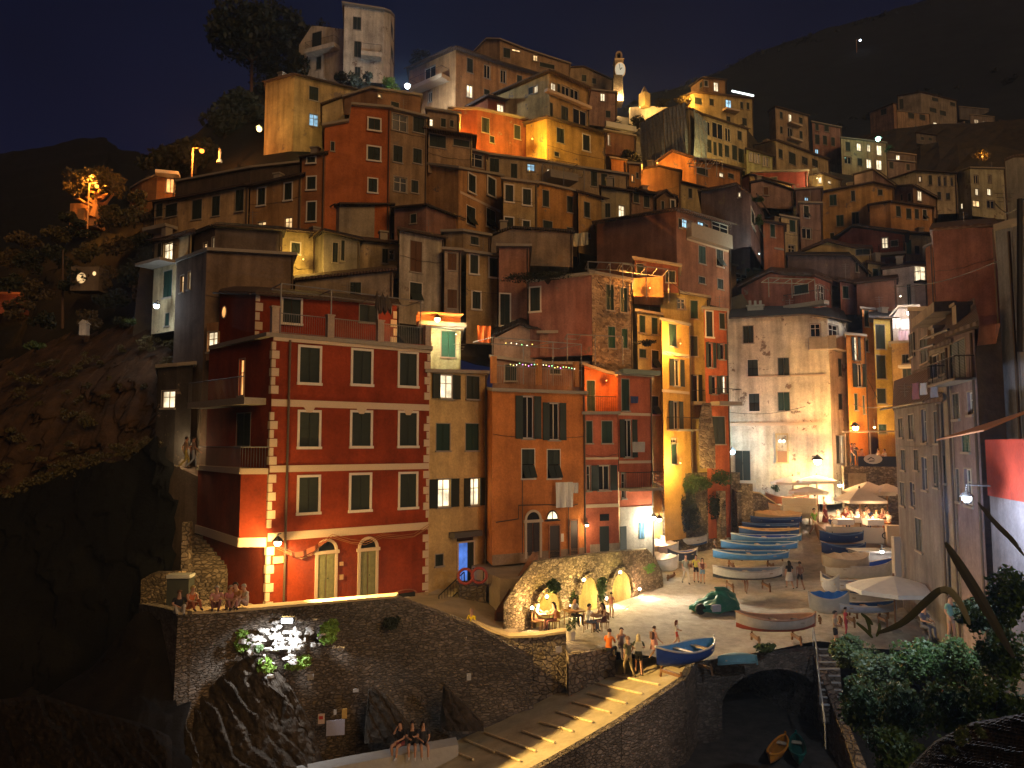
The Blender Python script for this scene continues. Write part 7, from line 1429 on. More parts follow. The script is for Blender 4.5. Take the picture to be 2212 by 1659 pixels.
# =====================================================  BOATS  =====================================================
def boatmats(c): return plain('boat_%02x%02x%02x'%tuple(int(v*255) for v in c),c,.45,bscale=5,var=.18)
def boat(label,pos,L,B,D,yaw,hull,inside,low=None,gun=(.6,.55,.45),cover=None,roll=0,dz=0.0,rack=True,thw=3,name='boat',group=None,flip=False):
    t=thing(name,label,'boat',Vector(pos)+Vector((0,0,dz)),yaw,group); t.rotation_euler=(roll,0,yaw)
    n=16; out=[]; prof=[(0,0),(.42,.06),(.78,.30),(.95,.66),(1.0,1.0)]
    def st(i):
        s=i/n*2-1; w_=(1-abs(s)**2.4)**.75*(1 if s<0 else 1) ; w_=max(w_,.0)
        if s>.0: w_=max(w_,.0)
        sheer=(.5 if s<0 else .28)*s*s; keel=.35*abs(s)**3
        return s*L/2+.12*L*0,w_*B/2,D*(1+sheer),D*keel
    def ring(i,off=0,zin=0):
        x,w_,zt,zk=st(i); r=[]
        for (a,b) in prof: r.append((x,(w_*a-off*(a>0)) if w_>off else w_*a*.3,max(zk+(zt-zk)*b,zin)))
        return r
    mb=MB(); vs=[]
    for i in range(n+1):
        R_=ring(i); vs+=[(x,y,z) for x,y,z in reversed(R_)]+[(x,-y,z) for x,y,z in R_[1:]]
    m=9; fs=[(i*m+k,i*m+k+1,(i+1)*m+k+1,(i+1)*m+k) for i in range(n) for k in range(m-1)]
    # material split: lower strakes
    mb.v=vs; 
    for i in range(n):
        for k in range(m-1): mb.f.append((i*m+k,i*m+k+1,(i+1)*m+k+1,(i+1)*m+k)); mb.m.append(1 if (2<=k<=5 and low) else 0)
    mb.build('hull',[boatmats(hull),boatmats(low or hull)],t,smooth=True)
    mb=MB(); vs=[]
    for i in range(n+1):
        R_=ring(i,.05,st(i)[3]+.10); vs+=[(x*.97,y,z) for x,y,z in reversed(R_)]+[(x*.97,-y,z) for x,y,z in R_[1:]]
    mb.v=vs; mb.f=[(i*m+k,(i+1)*m+k,(i+1)*m+k+1,i*m+k+1) for i in range(n) for k in range(m-1)]; mb.m=[0]*len(mb.f); mb.build('interior',boatmats(inside),t)
    mb=MB()
    for sgn in (1,-1): mb.tube([(st(i)[0],sgn*st(i)[1],st(i)[2]) for i in range(n+1)],.045,5)
    mb.tube([(L/2,0,st(n)[3]),(L/2+.05,0,st(n)[2]+.12)],.04,5); mb.build('gunwale',boatmats(gun),t)
    if cover:
        mb=MB(); g=[]
        for i in range(n+1):
            x,w_,zt,zk=st(i)
            for k in (-1,-.5,0,.5,1): g.append((x,w_*k*1.04,zt+.02+(1-abs(k))*.34*(.88+.12*math.sin(i*1.7))*(1-abs(2*i/n-1)**3)))
        mb.add(g,[(i*5+k,(i+1)*5+k,(i+1)*5+k+1,i*5+k+1) for i in range(n) for k in range(4)]); mb.build('cover',boatmats(cover),t)
    else:
        for q in range(thw):
            x=-L*.28+L*.56*q/max(1,thw-1); i=int((x/L+.5)*n); w_=st(i)[1]; mb=MB(); mb.box((x,0,D*.78),(.24,2*w_*.93,.05)); mb.build('thwart',boatmats((.45,.36,.24)),t)
    if rack:
        for x in (-L*.26,L*.26):
            mb=MB(); mb.box((x,0,-.12-dz*.5),(.14,B*.8,.12+dz*.0)); 
            for sgn in (-1,1): mb.tube([(x,sgn*B*.36,-.1),(x,sgn*B*.42,-dz-.25)],.05,5)
            mb.build('trestle',WOOD,t)
    if flip: t.rotation_euler=(math.pi,0,yaw); t.location.z+=D*1.1
    return t
BLU=(.02,.08,.42); LBL=(.09,.30,.68); DBL=(.015,.035,.13); WHB=(.72,.70,.66); CRM=(.66,.60,.48); RDB=(.34,.06,.035); TAN_=(.45,.30,.15)
def B(label,px,py,lpx,d=None,yaw=0,Bm=None,D=.62,dz=.35,**k):
    p=onp(px,py) if d is None else P(px,py,d); L=lpx*p.y/F; return boat(label,p,L,Bm or min(1.9,L*.34),D,yaw,dz=dz,**k)
G1='rowing boats stored side by side on the left of the street'
B('white boat with blue lower hull carrying an upturned pale dinghy, beside the vaulted passage',1471,1192,114,None,.05,hull=WHB,low=(.05,.13,.33),inside=BLU,group=G1)
p=onp(1458,1180); boat('small pale dinghy lying upside down on the white boat',p+Vector((-.3,.1,.95)),2.6,1.2,.4,.05,(.5,.5,.44),(.4,.4,.35),gun=(.45,.45,.4),rack=False,thw=2,flip=True,name='dinghy')
B('white covered motorboat by the whitewashed corner, the rear one',1434,1216,62,None,-.55,Bm=1.6,D=.8,hull=WHB,inside=(.3,.3,.3),cover=(.5,.5,.5))
B('white covered motorboat by the whitewashed corner, the front one',1434,1246,62,None,-.55,Bm=1.6,D=.8,hull=WHB,inside=(.3,.3,.3),cover=(.6,.58,.54))
B('dark blue boat partly hidden behind the standing trio',1474,1225,66,None,.2,hull=(.05,.06,.09),inside=BLU)
B('light blue rowing boat, nearest the plaza in the left stack',1622,1222,158,46.5,-.06,D=.42,dz=.35,hull=LBL,inside=(.05,.2,.4),gun=(.45,.55,.58),group=G1)
B('light blue rowing boat, second from the plaza in the left stack',1640,1200,160,47.8,-.06,D=.40,dz=.35,hull=LBL,inside=(.05,.2,.42),gun=(.5,.6,.62),group=G1)
B('light blue boat with deep blue inside, third in the left stack',1655,1184,146,49.2,-.06,D=.40,dz=.35,hull=(.13,.30,.5),inside=BLU,gun=(.45,.55,.62),group=G1)
B('dark blue boat with an orange-tan rim in the left stack',1662,1168,126,50.8,-.06,D=.38,dz=.35,hull=(.05,.12,.3),inside=TAN_,gun=(.6,.42,.2),group=G1)
B('navy blue boat behind the tan-rimmed boat',1664,1157,118,52.3,-.05,D=.38,dz=.35,hull=DBL,inside=(.03,.08,.22),gun=(.05,.1,.25),group=G1)
B('navy blue boat, last of the blue boats in the left stack',1676,1143,106,53.8,-.05,D=.38,dz=.35,hull=DBL,inside=(.03,.07,.2),gun=(.04,.08,.2),group=G1)
B('orange-lit tan boat under sheets behind the navy boats',1682,1133,104,55,.05,D=.5,dz=.2,hull=TAN_,inside=TAN_,gun=(.6,.4,.2),cover=(.5,.3,.12),group=G1)
B('red and cream wooden boat below the sloping stone wall',1697,1122,104,56.2,.05,D=.8,dz=.2,hull=(.52,.36,.24),low=RDB,inside=(.4,.2,.1),gun=(.55,.3,.16),group=G1)
B('rust-red boat behind the red and cream boat',1700,1104,92,57.6,.05,D=.8,dz=.25,hull=(.34,.13,.07),inside=(.3,.15,.08),gun=(.5,.32,.2),group=G1)
B('black-bottomed white rowing boat on trestles, front left of the street',1616,1266,150,43.3,.04,D=.55,dz=.35,hull=(.70,.67,.62),low=(.02,.022,.03),inside=(.25,.28,.3),gun=(.55,.5,.45),group=G1)
B('red-trimmed cream rowing boat moored along the plaza edge',1676,1376,168,34.8,.02,D=.62,dz=.25,Bm=1.25,hull=(.58,.50,.40),low=(.42,.08,.04),inside=(.42,.22,.10),gun=(.55,.30,.18))
p=onr(1476,1452); bo=boat('blue rowing boat with white rim and grey thwarts at the top of the ramp',p+Vector((.2,.3,0)),3.6,1.45,.62,.62,(.03,.07,.26),(.10,.28,.52),gun=(.52,.50,.45),dz=.3)
p=P(1592,1428,32.6); boat('teal kayak lying upside down on the plaza edge',p,1.7,.75,.3,.1,(.13,.30,.32),(.1,.2,.2),gun=(.15,.3,.32),rack=False,thw=1,flip=True,name='kayak')
G2='boats on the right of the plaza'
B('dark blue boats stack, upper boat right of the street',1818,1190,92,49,.0,D=.55,dz=.5,hull=DBL,inside=(.02,.05,.15),gun=(.05,.1,.22),group=G2)
B('dark blue boat under the upper one, right of the street',1822,1206,92,47.6,.0,D=.55,dz=.2,hull=DBL,inside=(.02,.05,.15),gun=(.05,.1,.22),group=G2)
B('cream boat with blue inside and beige bow cover, right of the plaza',1860,1258,146,42.2,math.pi+.02,D=.75,dz=.2,hull=CRM,inside=BLU,gun=(.6,.55,.48),group=G2)
p=P(1828,1222,42.2); boat('beige bow cover boat behind the cream boat',p-Vector((0,0,.2)),2.6,1.5,.6,math.pi,(.5,.40,.27),(.4,.3,.2),cover=(.52,.42,.28),gun=(.5,.4,.27),rack=False)
B('small white rowing boat with an orange life ring inside',1850,1285,112,39.8,math.pi-.1,D=.5,dz=.15,hull=WHB,inside=(.5,.48,.45),gun=(.6,.58,.52),group=G2)
p=P(1834,1262,39.8); mb=MB(p); mb.tube([p+Vector((.3*math.cos(a*.5236),.2*math.sin(a*.5236),0)) for a in range(13)],.08,6); tag(mb.build('lifebuoy',plain('orange_ring',(.6,.16,.04),.5)),'orange life ring in the small white boat','lifebuoy')
B('grey hull bow poking out left of the small white boat',1795,1286,52,38.9,1.9,D=.7,dz=.1,hull=(.42,.42,.42),inside=(.3,.3,.3),group=G2)
B('white boat with bright blue bow cover beside the beige-shirted man',1793,1336,78,36.8,math.pi-.3,D=.75,dz=.2,hull=(.5,.5,.44),inside=BLU,cover=(.04,.18,.55),gun=(.55,.53,.48),group=G2)
B('white boat with blue thwarts under the white parasol, front row',1872,1340,130,36.6,math.pi,D=.38,dz=.355,hull=(.48,.52,.60),inside=(.05,.16,.42),gun=(.6,.58,.54),group=G2)
B('white boat with blue stripe under the white parasol, second row',1876,1322,124,38.2,math.pi,D=.6,dz=.3,hull=WHB,low=(.06,.14,.36),inside=(.1,.15,.3),gun=(.6,.58,.54),group=G2)
for px,py,c,lb,yw in ((1680,1602,(.60,.22,.02),'orange canoe lying in the dark yard under the arch',1.0),(1722,1598,(.01,.12,.09),'dark green canoe lying beside the orange canoe',1.25)):
    p=P(px,py,31.6); p.z=PITZ+.15; boat(lb,p,2.6,.62,.32,yw,c,tuple(v*.6 for v in c),gun=c,rack=False,thw=2,name='canoe')
# green tarpaulin over a small vehicle
p=onp(1546,1322); tt=thing('covered_boat','bundle under a crumpled green tarpaulin with a wheel showing in the middle of the plaza','covered boat',p,.25); mb=MB(); g=[]; n=40; m=20
for j in range(m+1):
    for i in range(n):
        a=2*math.pi*i/n; f=j/m; r=1.0-.0*f; rx=1.4*(1-f**2.2)**.5*(1+.05*math.sin(a*5)) ; ry=.72*(1-f**2.6)**.5; z=.12+1.2*f*(.72+.28*math.cos(a-.3)); q=.2*noise.noise(Vector((math.cos(a)*2.5,math.sin(a)*2.5,f*4)))
        g.append(((rx+q)*math.cos(a),(ry+q)*math.sin(a),z+.12*noise.noise(Vector((math.cos(a)*3,math.sin(a)*3,f*5+9)))))
mb.add(g,[(j*n+i,j*n+(i+1)%n,(j+1)*n+(i+1)%n,(j+1)*n+i) for j in range(m) for i in range(n)]); mb.build('tarpaulin',plain('green_tarp',(.025,.16,.11),.45,bump=.5,bscale=4),tt)
for x in (-1.15,): mb=MB(); mb.lathe((0,0,0),[(.02,-.07),(.28,-.07),(.30,0),(.28,.07),(.02,.07)],14); o=mb.build('wheel',IRON,tt); o.rotation_euler=(math.pi/2,0,0); o.location=(x,-.45,.3)
mb=MB(); mb.box((-.35,-.6,.35),(.5,.3,.35)); mb.build('crate',boatmats((.35,.4,.5)),tt)
# =====================================================  PARASOLS, TABLES  =====================================================
def parasol(label,px,py,wpx,d,base_z,cloth_,sides=8,rise=.16,py0=None,valance=.18):
    """px,py: apex in the picture; wpx: full width"""
    ap=P(px,py,d); t=thing('parasol',label,'parasol',(ap.x,ap.y,base_z)); R_=wpx*d/F/2; org=t.location; mb=MB(org); vs=[ap]; n=sides
    for k in (.5,1.0):
        for i in range(n): a=2*math.pi*(i+.5)/n; vs.append(ap+Vector((R_*k*math.cos(a),R_*k*math.sin(a),-R_*rise*2*(k**1.15))))
    for i in range(n): vs.append(vs[1+n+i]-Vector((0,0,valance)))
    fs=[(0,1+i,1+(i+1)%n) for i in range(n)]+[(1+i,1+n+i,1+n+(i+1)%n,1+(i+1)%n) for i in range(n)]+[(1+n+i,1+2*n+i,1+2*n+(i+1)%n,1+n+(i+1)%n) for i in range(n)]
    mb.add(vs,fs); mb.build('canopy',cloth_,t); mb=MB(org); mb.tube([ap+Vector((0,0,.12)),Vector((ap.x,ap.y,base_z))],.045,6); mb.build('pole',WOOD,t); mb=MB(org)
    for i in range(n): mb.tube([ap-Vector((0,0,.08)),vs[1+n+i]-Vector((0,0,.03))],.015,4)
    mb.build('rib',WOOD,t); mb=MB(org); mb.lathe((ap.x,ap.y,base_z),[(.02,.1),(.25,.1),(.3,0)],10); mb.build('base',CONC,t); return t
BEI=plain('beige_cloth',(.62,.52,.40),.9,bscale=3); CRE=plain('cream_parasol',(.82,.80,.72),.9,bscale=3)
def gzp(px,py,d): p=P(px,py,d); return gz(p.x,p.y)
parasol('big square beige parasol over the crowded deck, nearest',1856,1054,112,51.5,dz,BEI,4,.22); parasol('big beige parasol behind the nearest one on the deck',1874,1040,112,53.5,dz,BEI,4,.2); parasol('beige parasol at the right end of the deck against the dark corner',1915,1044,80,53,dz,BEI,4,.2)
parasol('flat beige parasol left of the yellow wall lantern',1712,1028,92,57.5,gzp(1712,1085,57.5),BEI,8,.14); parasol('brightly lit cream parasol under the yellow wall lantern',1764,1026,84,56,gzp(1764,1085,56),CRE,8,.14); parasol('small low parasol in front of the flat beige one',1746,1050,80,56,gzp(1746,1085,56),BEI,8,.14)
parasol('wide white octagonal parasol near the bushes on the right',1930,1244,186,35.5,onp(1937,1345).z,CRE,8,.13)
# =====================================================  PEOPLE  =====================================================
def skinmat(c): return plain('cloth_%02x%02x%02x'%tuple(int(v*255) for v in c),c,.85,bscale=8,var=.1)
SKIN=plain('skin',(.46,.26,.17),.6,bscale=4,var=.06); SKIN2=plain('skin_dark',(.28,.15,.09),.6,bscale=4,var=.06); SHOE=plain('shoe',(.05,.045,.04),.7); SHOEW=plain('shoe_white',(.5,.48,.45),.7)
def pose_joints(pose,v):
    s=math.sin; J={}
    if pose in('stand','walk'):
        J.update(pel=(0,0,.93),sp=(0,0,1.10),ch=(0,-.01,1.30),nk=(0,0,1.47),hd=(0,-.02,1.60),ht=(0,-.01,1.70))
        a=.20 if pose=='walk' else .03
        J.update(hL=(.09,0,.88),kL=(.11,-a*.9-.01,.49),aL=(.11,-a*1.2+(.05 if pose=='walk' else 0),.09),tL=(.13,-a*1.2-.12,.035),hR=(-.09,0,.88),kR=(-.11,a*.2-.03,.49),aR=(-.11,a*1.9,.10),tR=(-.12,a*1.9-.13,.035))
        J.update(sL=(.18,0,1.40),eL=(.24,.03+a*.5,1.14),wL=(.24,-.08+a*.7,.92),sR=(-.18,0,1.40),eR=(-.24,.03-a*.4,1.14),wR=(-.24,-.12-a*.8,.93))
        if v==1: J.update(eL=(.26,-.05,1.16),wL=(.08,-.25,1.24))
        if v==2: J.update(eL=(.27,-.02,1.16),wL=(.12,-.22,1.05),eR=(-.27,-.02,1.16),wR=(-.10,-.24,1.08))
    elif pose=='sit':
        J.update(pel=(0,.02,.50),sp=(0,.02,.68),ch=(0,-.02,.88),nk=(0,-.03,1.05),hd=(0,-.06,1.18),ht=(0,-.05,1.28))
        J.update(hL=(.09,0,.47),kL=(.13,-.42,.50),aL=(.12,-.46,.10),tL=(.13,-.59,.04),hR=(-.09,0,.47),kR=(-.13,-.42,.50),aR=(-.11,-.40,.10),tR=(-.12,-.53,.04))
        J.update(sL=(.18,-.01,.98),eL=(.23,-.12,.74),wL=(.14,-.36,.70),sR=(-.18,-.01,.98),eR=(-.23,-.12,.74),wR=(-.12,-.36,.72))
        if v==1: J.update(eL=(.22,-.22,.80),wL=(.10,-.40,.86),eR=(-.22,-.20,.78),wR=(-.10,-.42,.80))
        if v==2: J.update(eR=(-.22,-.20,.82),wR=(-.08,-.20,1.06))
    else: # knees drawn up, sitting on a flat wall top
        J.update(pel=(0,.02,.13),sp=(0,.03,.30),ch=(0,-.04,.50),nk=(0,-.08,.66),hd=(0,-.13,.78),ht=(0,-.13,.88))
        J.update(hL=(.09,0,.12),kL=(.14,-.36,.40),aL=(.10,-.50,.08),tL=(.11,-.62,.035),hR=(-.09,0,.12),kR=(-.15,-.34,.38),aR=(-.12,-.42,.08),tR=(-.13,-.54,.035))
        J.update(sL=(.18,-.05,.60),eL=(.24,-.20,.42),wL=(.10,-.38,.38),sR=(-.18,-.05,.60),eR=(-.24,-.20,.42),wR=(-.08,-.38,.36))
        if v==1: J.update(eL=(.30,-.02,.36),wL=(.26,.12,.16))
        if v==2: J.update(eR=(-.24,-.22,.56),wR=(-.10,-.24,.70))
    return J
RAD=dict(pel=(.145,.105),sp=(.125,.09),ch=(.155,.10),nk=(.055,.055),hd=(.082,.098),ht=(.062,.072),hL=(.085,.09),kL=(.062,.065),aL=(.042,.045),tL=(.045,.03),sL=(.06,.06),eL=(.042,.042),wL=(.03,.026))
for k in ('h','k','a','t','s','e','w'): RAD[k+'R']=RAD[k+'L']
EDG=[('pel','sp'),('sp','ch'),('ch','nk'),('nk','hd'),('hd','ht'),('pel','hL'),('hL','kL'),('kL','aL'),('aL','tL'),('pel','hR'),('hR','kR'),('kR','aR'),('aR','tR'),('ch','sL'),('sL','eL'),('eL','wL'),('ch','sR'),('sR','eR'),('eR','wR')]
CACHE={}
def bodydata(pose,v):
    if (pose,v) in CACHE: return CACHE[(pose,v)]
    J=pose_joints(pose,v); names=list(J); vs=[Vector(J[n]) for n in names]; rd=[RAD[n] for n in names]; es=[(names.index(a),names.index(b)) for a,b in EDG]
    # nose
    def addv(p,r,par): vs.append(Vector(p)); rd.append(r); es.append((par,len(vs)-1)); return len(vs)-1
    hd=Vector(J['hd']); addv(hd+Vector((0,-.105,.0)),(.016,.016),names.index('hd'))
    for S in ('L','R'):
        w_=Vector(J['w'+S]); e_=Vector(J['e'+S]); d_=(w_-e_).normalized(); sgn=1 if S=='L' else -1; side=Vector((sgn*-.3,-1,0)).normalized(); side=(side-d_*side.dot(d_)).normalized(); nrm=d_.cross(side)
        pm=addv(w_+d_*.055,(.034,.017),names.index('w'+S))
        for i,(off,ln) in enumerate(((.027,.070),(.009,.082),(-.009,.078),(-.027,.060))):
            a=addv(w_+d_*(.095)+side*off,(.0095,.0095),pm); b=addv(w_+d_*(.095+ln*.55)+side*off*1.1+nrm*.012,(.0085,.0085),a); addv(w_+d_*(.095+ln*.85)+side*off*1.1+nrm*.035,(.007,.007),b)
        a=addv(w_+d_*.045+side*.040,(.012,.012),pm); addv(w_+d_*.085+side*.062+nrm*.01,(.009,.009),a)
    me=bpy.data.meshes.new('b'); me.from_pydata([tuple(x) for x in vs],es,[]); ob=bpy.data.objects.new('b',me); COL.objects.link(ob)
    md=ob.modifiers.new('s','SKIN'); md.use_smooth_shade=True
    sk=me.skin_vertices[0].data
    for i,r in enumerate(rd): sk[i].radius=r; sk[i].use_root=(i==0)
    s2=ob.modifiers.new('u','SUBSURF'); s2.levels=1; s2.render_levels=1
    bpy.context.view_layer.update(); m2=bpy.data.meshes.new_from_object(ob.evaluated_get(bpy.context.evaluated_depsgraph_get())); bpy.data.objects.remove(ob)
    # classify faces by nearest bone
    segs=[(Vector(J[a]),Vector(J[b]),a,b) for a,b in EDG]; cls=[]
    for p in m2.polygons:
        c=p.center; best=None
        for a,b,na,nb in segs:
            ab=b-a; t=max(0,min(1,(c-a).dot(ab)/ab.length_squared)); dd=(c-(a+ab*t)).length
            if best is None or dd<best[0]: best=(dd,nb,t)
        cls.append((best[1],best[2]))
    CACHE[(pose,v)]=(m2,cls,J); return CACHE[(pose,v)]
def person(label,p,h=1.7,pose='stand',v=0,yaw=0,top=(.5,.5,.5),bot=(.05,.05,.08),hair=(.03,.02,.015),long_=False,shorts=False,sleeve=True,skin=None,skirt=False,shoe=None,group=None,bag=None,cap=None):
    m2,cls,J=bodydata(pose,v); me=m2.copy(); me.name='body'; me.materials.clear()
    for m_ in (skin or SKIN,skinmat(top),skinmat(bot),shoe or SHOE): me.materials.append(m_)
    mi=[]
    for nb,t in cls:
        k=nb[0] if len(nb)==2 and nb[1] in 'LR' else nb
        if nb in('sp','ch'): mi.append(1)
        elif nb=='nk': mi.append(1 if t<.45 else 0)
        elif nb in('hd','ht'): mi.append(0)
        elif k=='h': mi.append(2)
        elif k=='k': mi.append(2 if (not shorts or t<.62) else 0)
        elif k=='a': mi.append(0 if (shorts or t>.93) else 2)
        elif k=='t': mi.append(3)
        elif k=='s': mi.append(1 if sleeve or t<.7 else 0)
        elif k=='e': mi.append(1 if sleeve and t<.75 else 0)
        else: mi.append(0)
    me.polygons.foreach_set('material_index',mi); t=thing('person',label,'person',p,yaw,group); t.scale=(h/1.72,)*3
    o=bpy.data.objects.new('body',me); COL.objects.link(o); o.parent=t
    hd=Vector(J['hd']); hs=skinmat(hair); mb=MB(); n=12
    g=[]; lv=6
    for i in range(lv+1):
        th=math.pi*.56*i/lv
        for k in range(n):
            ph=2*math.pi*k/n; back=.5-.5*math.sin(ph)*-1 # ph=pi/2 -> back
            f=1.0 if not(math.sin(ph)<-.25) else .62
            a=th*f; g.append((hd.x+.098*math.sin(a)*math.cos(ph),hd.y+.006+.116*math.sin(a)*math.sin(ph),hd.z+.025+.118*math.cos(a)))
    mb.add(g,[(i*n+k,(i+1)*n+k,(i+1)*n+(k+1)%n,i*n+(k+1)%n) for i in range(lv) for k in range(n)])
    if long_: mb.add([(hd.x-.09,hd.y+.03,hd.z+.05),(hd.x+.09,hd.y+.03,hd.z+.05),(hd.x+.10,hd.y+.13,hd.z-.02),(hd.x-.10,hd.y+.13,hd.z-.02),(hd.x-.10,hd.y+.04,hd.z-.26),(hd.x+.10,hd.y+.04,hd.z-.26),(hd.x+.085,hd.y+.12,hd.z-.28),(hd.x-.085,hd.y+.12,hd.z-.28)],[(0,3,2,1),(4,5,6,7),(0,1,5,4),(1,2,6,5),(2,3,7,6),(3,0,4,7)])
    mb.build('hair',hs,t,smooth=True)
    mb=MB()
    for sx in (-.032,.032): mb.blob((hd.x+sx,hd.y-.088,hd.z+.015),.010,6)
    mb.box((hd.x,hd.y-.090,hd.z-.052),(.04,.008,.008)); mb.build('face',SHOE,t)
    if skirt:
        mb=MB(); pe=Vector(J['pel']); mb.lathe(pe,[(.13,.12),(.17,0),(.21,-.2),(.25,-.42)],14); o=mb.build('skirt',skinmat(bot),t)
    if bag: mb=MB(); c=Vector(J['ch']); mb.box((c.x+.0,c.y+.16,c.z-.06),(.28,.14,.38)); mb.build('backpack',skinmat(bag),t)
    return t
BK=(.02,.02,.025); NV=(.02,.03,.08); WT=(.6,.58,.54); DN=(.05,.07,.12)
def Z(px,py,d,z): p=P(px,py,d); return Vector((p.x,p.y,z))
# on the quay wall coping
wt=lambda px,py: (lambda fr: fr)(None)
def onwall(px):
    for a,b in zip(wa,wa[1:]):
        pa_=(a.x/a.y)*F+CX; pb=(b.x/b.y)*F+CX
        if pa_-2<=px<=pb:
            r=(px-CX)/F; dx=b.x-a.x; dy=b.y-a.y; t=(r*a.y-a.x)/(dx-r*dy); return a.lerp(b,t)+Vector((0,.25,.1))
    return wa[0]
for px,kw in ((397,dict(label='person in black with pale trousers at the far left end of the wall',v=1,yaw=.6,top=BK,bot=(.4,.38,.35),hair=(.12,.06,.03))),
  (420,dict(label='blond person in an orange top leaning on one arm, seated second on the wall coping',v=1,yaw=1.0,top=(.45,.14,.05),bot=(.3,.10,.05),hair=(.42,.30,.10),sleeve=False)),
  (476,dict(label='grey-haired person in a pink top hugging knees on the wall',v=0,yaw=.3,top=(.50,.26,.24),bot=(.16,.07,.07),hair=(.3,.3,.3))),
  (503,dict(label='crouched person in rose clothing with grey cap in the seated group of four',v=0,yaw=.7,top=(.42,.16,.16),bot=(.35,.16,.16),hair=(.28,.24,.2))),
  (519,dict(label='dark-haired person in a mustard top, tallest of the seated group on the wall',v=2,yaw=-.2,top=(.36,.18,.06),bot=(.3,.16,.10),hair=(.03,.02,.015),h=1.95)),
  (538,dict(label='person in a pale shirt at the right end of the seated group on the wall',v=0,yaw=-.6,top=(.55,.50,.42),bot=(.45,.3,.26),hair=(.35,.32,.28)))):
    h_=kw.pop('h',1.75); person(p=onwall(px),pose='knee',h=h_,**kw)
# three on the low ledge
for px,kw in ((866,dict(label='person in black top and shorts on the ledge, leftmost of the seated three',top=BK,bot=(.2,.05,.06),v=2,yaw=-.5,long_=True)),(890,dict(label='person in dark clothes sitting in the middle of three on the ledge',top=BK,bot=BK,v=1,yaw=.1)),(913,dict(label='person in dark top and shorts sitting at the right of three on the ledge',top=(.03,.03,.04),bot=(.04,.04,.05),v=0,yaw=.3,long_=True))):
    p=P(px,1640,29.0); p.z=P(px,1608,29.0).z-.42; person(p=p,pose='sit',shorts=True,sleeve=True,h=1.7,shoe=SHOEW,**kw)
# ramp and plaza
def gp(px,py,hpx,label,ramp=False,**k):
    p=onr(px,py) if ramp else onp(px,py); h=max(1.1,min(1.95,hpx*p.y/F)); return person(label,p,h=h,**k)
gp(1358,1462,82,'bald man in olive shirt and khaki trousers walking up the ramp',True,pose='walk',yaw=math.pi+.3,top=(.10,.10,.05),bot=(.35,.28,.16),hair=(.25,.14,.09))
gp(1380,1458,82,'blond person in dark jacket and white scarf walking beside the bald man',True,pose='walk',v=2,yaw=math.pi-.1,top=(.05,.06,.04),bot=(.04,.04,.03),hair=(.5,.4,.22),long_=True,shorts=True,bag=(.5,.46,.36))
p=P(1316,1412,33.9); p.z=P(1316,1404,33.9).z-.45; person('person in a bright orange jacket sitting at the ramp-head wall',p,h=1.8,pose='sit',v=0,yaw=2.6,top=(.62,.15,.02),bot=BK,hair=(.04,.02,.015))
p=P(1342,1402,34.2); p.z=P(1342,1398,34.2).z-.45; person('person in a patterned grey top sitting on the ramp-head wall',p,h=1.75,pose='sit',v=2,yaw=.2,top=(.20,.16,.20),bot=(.12,.10,.13),hair=(.05,.03,.02),sleeve=False)
gp(1414,1422,66,'woman in a pink dress carrying a bag across the head of the ramp',pose='walk',yaw=math.pi/2+.3,top=(.52,.26,.20),bot=(.52,.26,.20),hair=(.04,.02,.015),skirt=True,shorts=True,bag=(.12,.06,.04))
gp(1462,1398,54,'girl in a white top and red shorts running over the plaza',pose='walk',v=2,yaw=math.pi/2,top=(.55,.52,.55),bot=(.45,.05,.03),hair=(.12,.04,.02),long_=True,shorts=True)
gp(1482,1262,60,'man in a grey open shirt over white walking toward the ramp',pose='walk',yaw=.1,top=(.30,.31,.26),bot=(.50,.46,.40),hair=(.14,.08,.05))
gp(1504,1259,58,'person in a yellow top and black shorts in the middle of the standing trio',pose='stand',v=1,yaw=.1,top=(.60,.52,.10),bot=BK,hair=(.05,.03,.02),shorts=True,bag=(.05,.05,.05))
gp(1518,1262,54,'woman in a dark top and denim shorts at the right of the standing trio',pose='stand',v=2,yaw=-.2,top=(.14,.04,.03),bot=(.16,.28,.42),hair=(.02,.015,.012),shorts=True,long_=True,sleeve=False)
gp(1544,1197,30,'small figure in pale clothing beside the light blue boats',pose='stand',yaw=1,top=(.4,.35,.33),bot=(.1,.08,.08))
gp(1612,1282,52,'person in a white top with a dark bag walking past the trestle boat',pose='walk',yaw=2.6,top=WT,bot=(.2,.1,.07),hair=(.04,.03,.02),shorts=True,skin=SKIN2,bag=BK)
gp(1706,1272,58,'woman in a black top and white skirt walking up the street',pose='walk',yaw=math.pi,top=BK,bot=WT,hair=(.02,.015,.012),long_=True,skirt=True,shorts=True)
gp(1729,1274,58,'person in a brown top and black shorts walking up the street',pose='walk',yaw=math.pi,top=(.22,.12,.08),bot=BK,hair=(.03,.02,.015),shorts=True,skin=SKIN2)
gp(1760,1158,60,'man in a green shirt and cream shorts walking down the street',pose='walk',yaw=.2,top=(.16,.30,.05),bot=(.55,.48,.34),hair=(.04,.03,.02),shorts=True)
gp(1784,1144,52,'woman in a dark red dress on the street beside the deck',pose='stand',yaw=.6,top=(.16,.03,.03),bot=(.16,.03,.03),hair=(.3,.08,.03),skirt=True,shorts=True,long_=True)
gp(1796,1161,46,'child in navy clothes beside the woman in dark red',pose='stand',yaw=.4,top=NV,bot=NV,hair=(.03,.02,.015))
gp(1761,1116,46,'man in a loose white shirt farther up the street',pose='walk',yaw=2.8,top=WT,bot=(.55,.5,.4),hair=(.03,.02,.015))
gp(1771,1106,42,'person in dark clothes behind the man in white',pose='stand',yaw=2.5,top=(.2,.1,.05),bot=BK)
gp(1781,1110,44,'person in an orange shirt by the deck corner',pose='stand',v=1,yaw=1,top=(.5,.18,.06),bot=(.3,.15,.1))
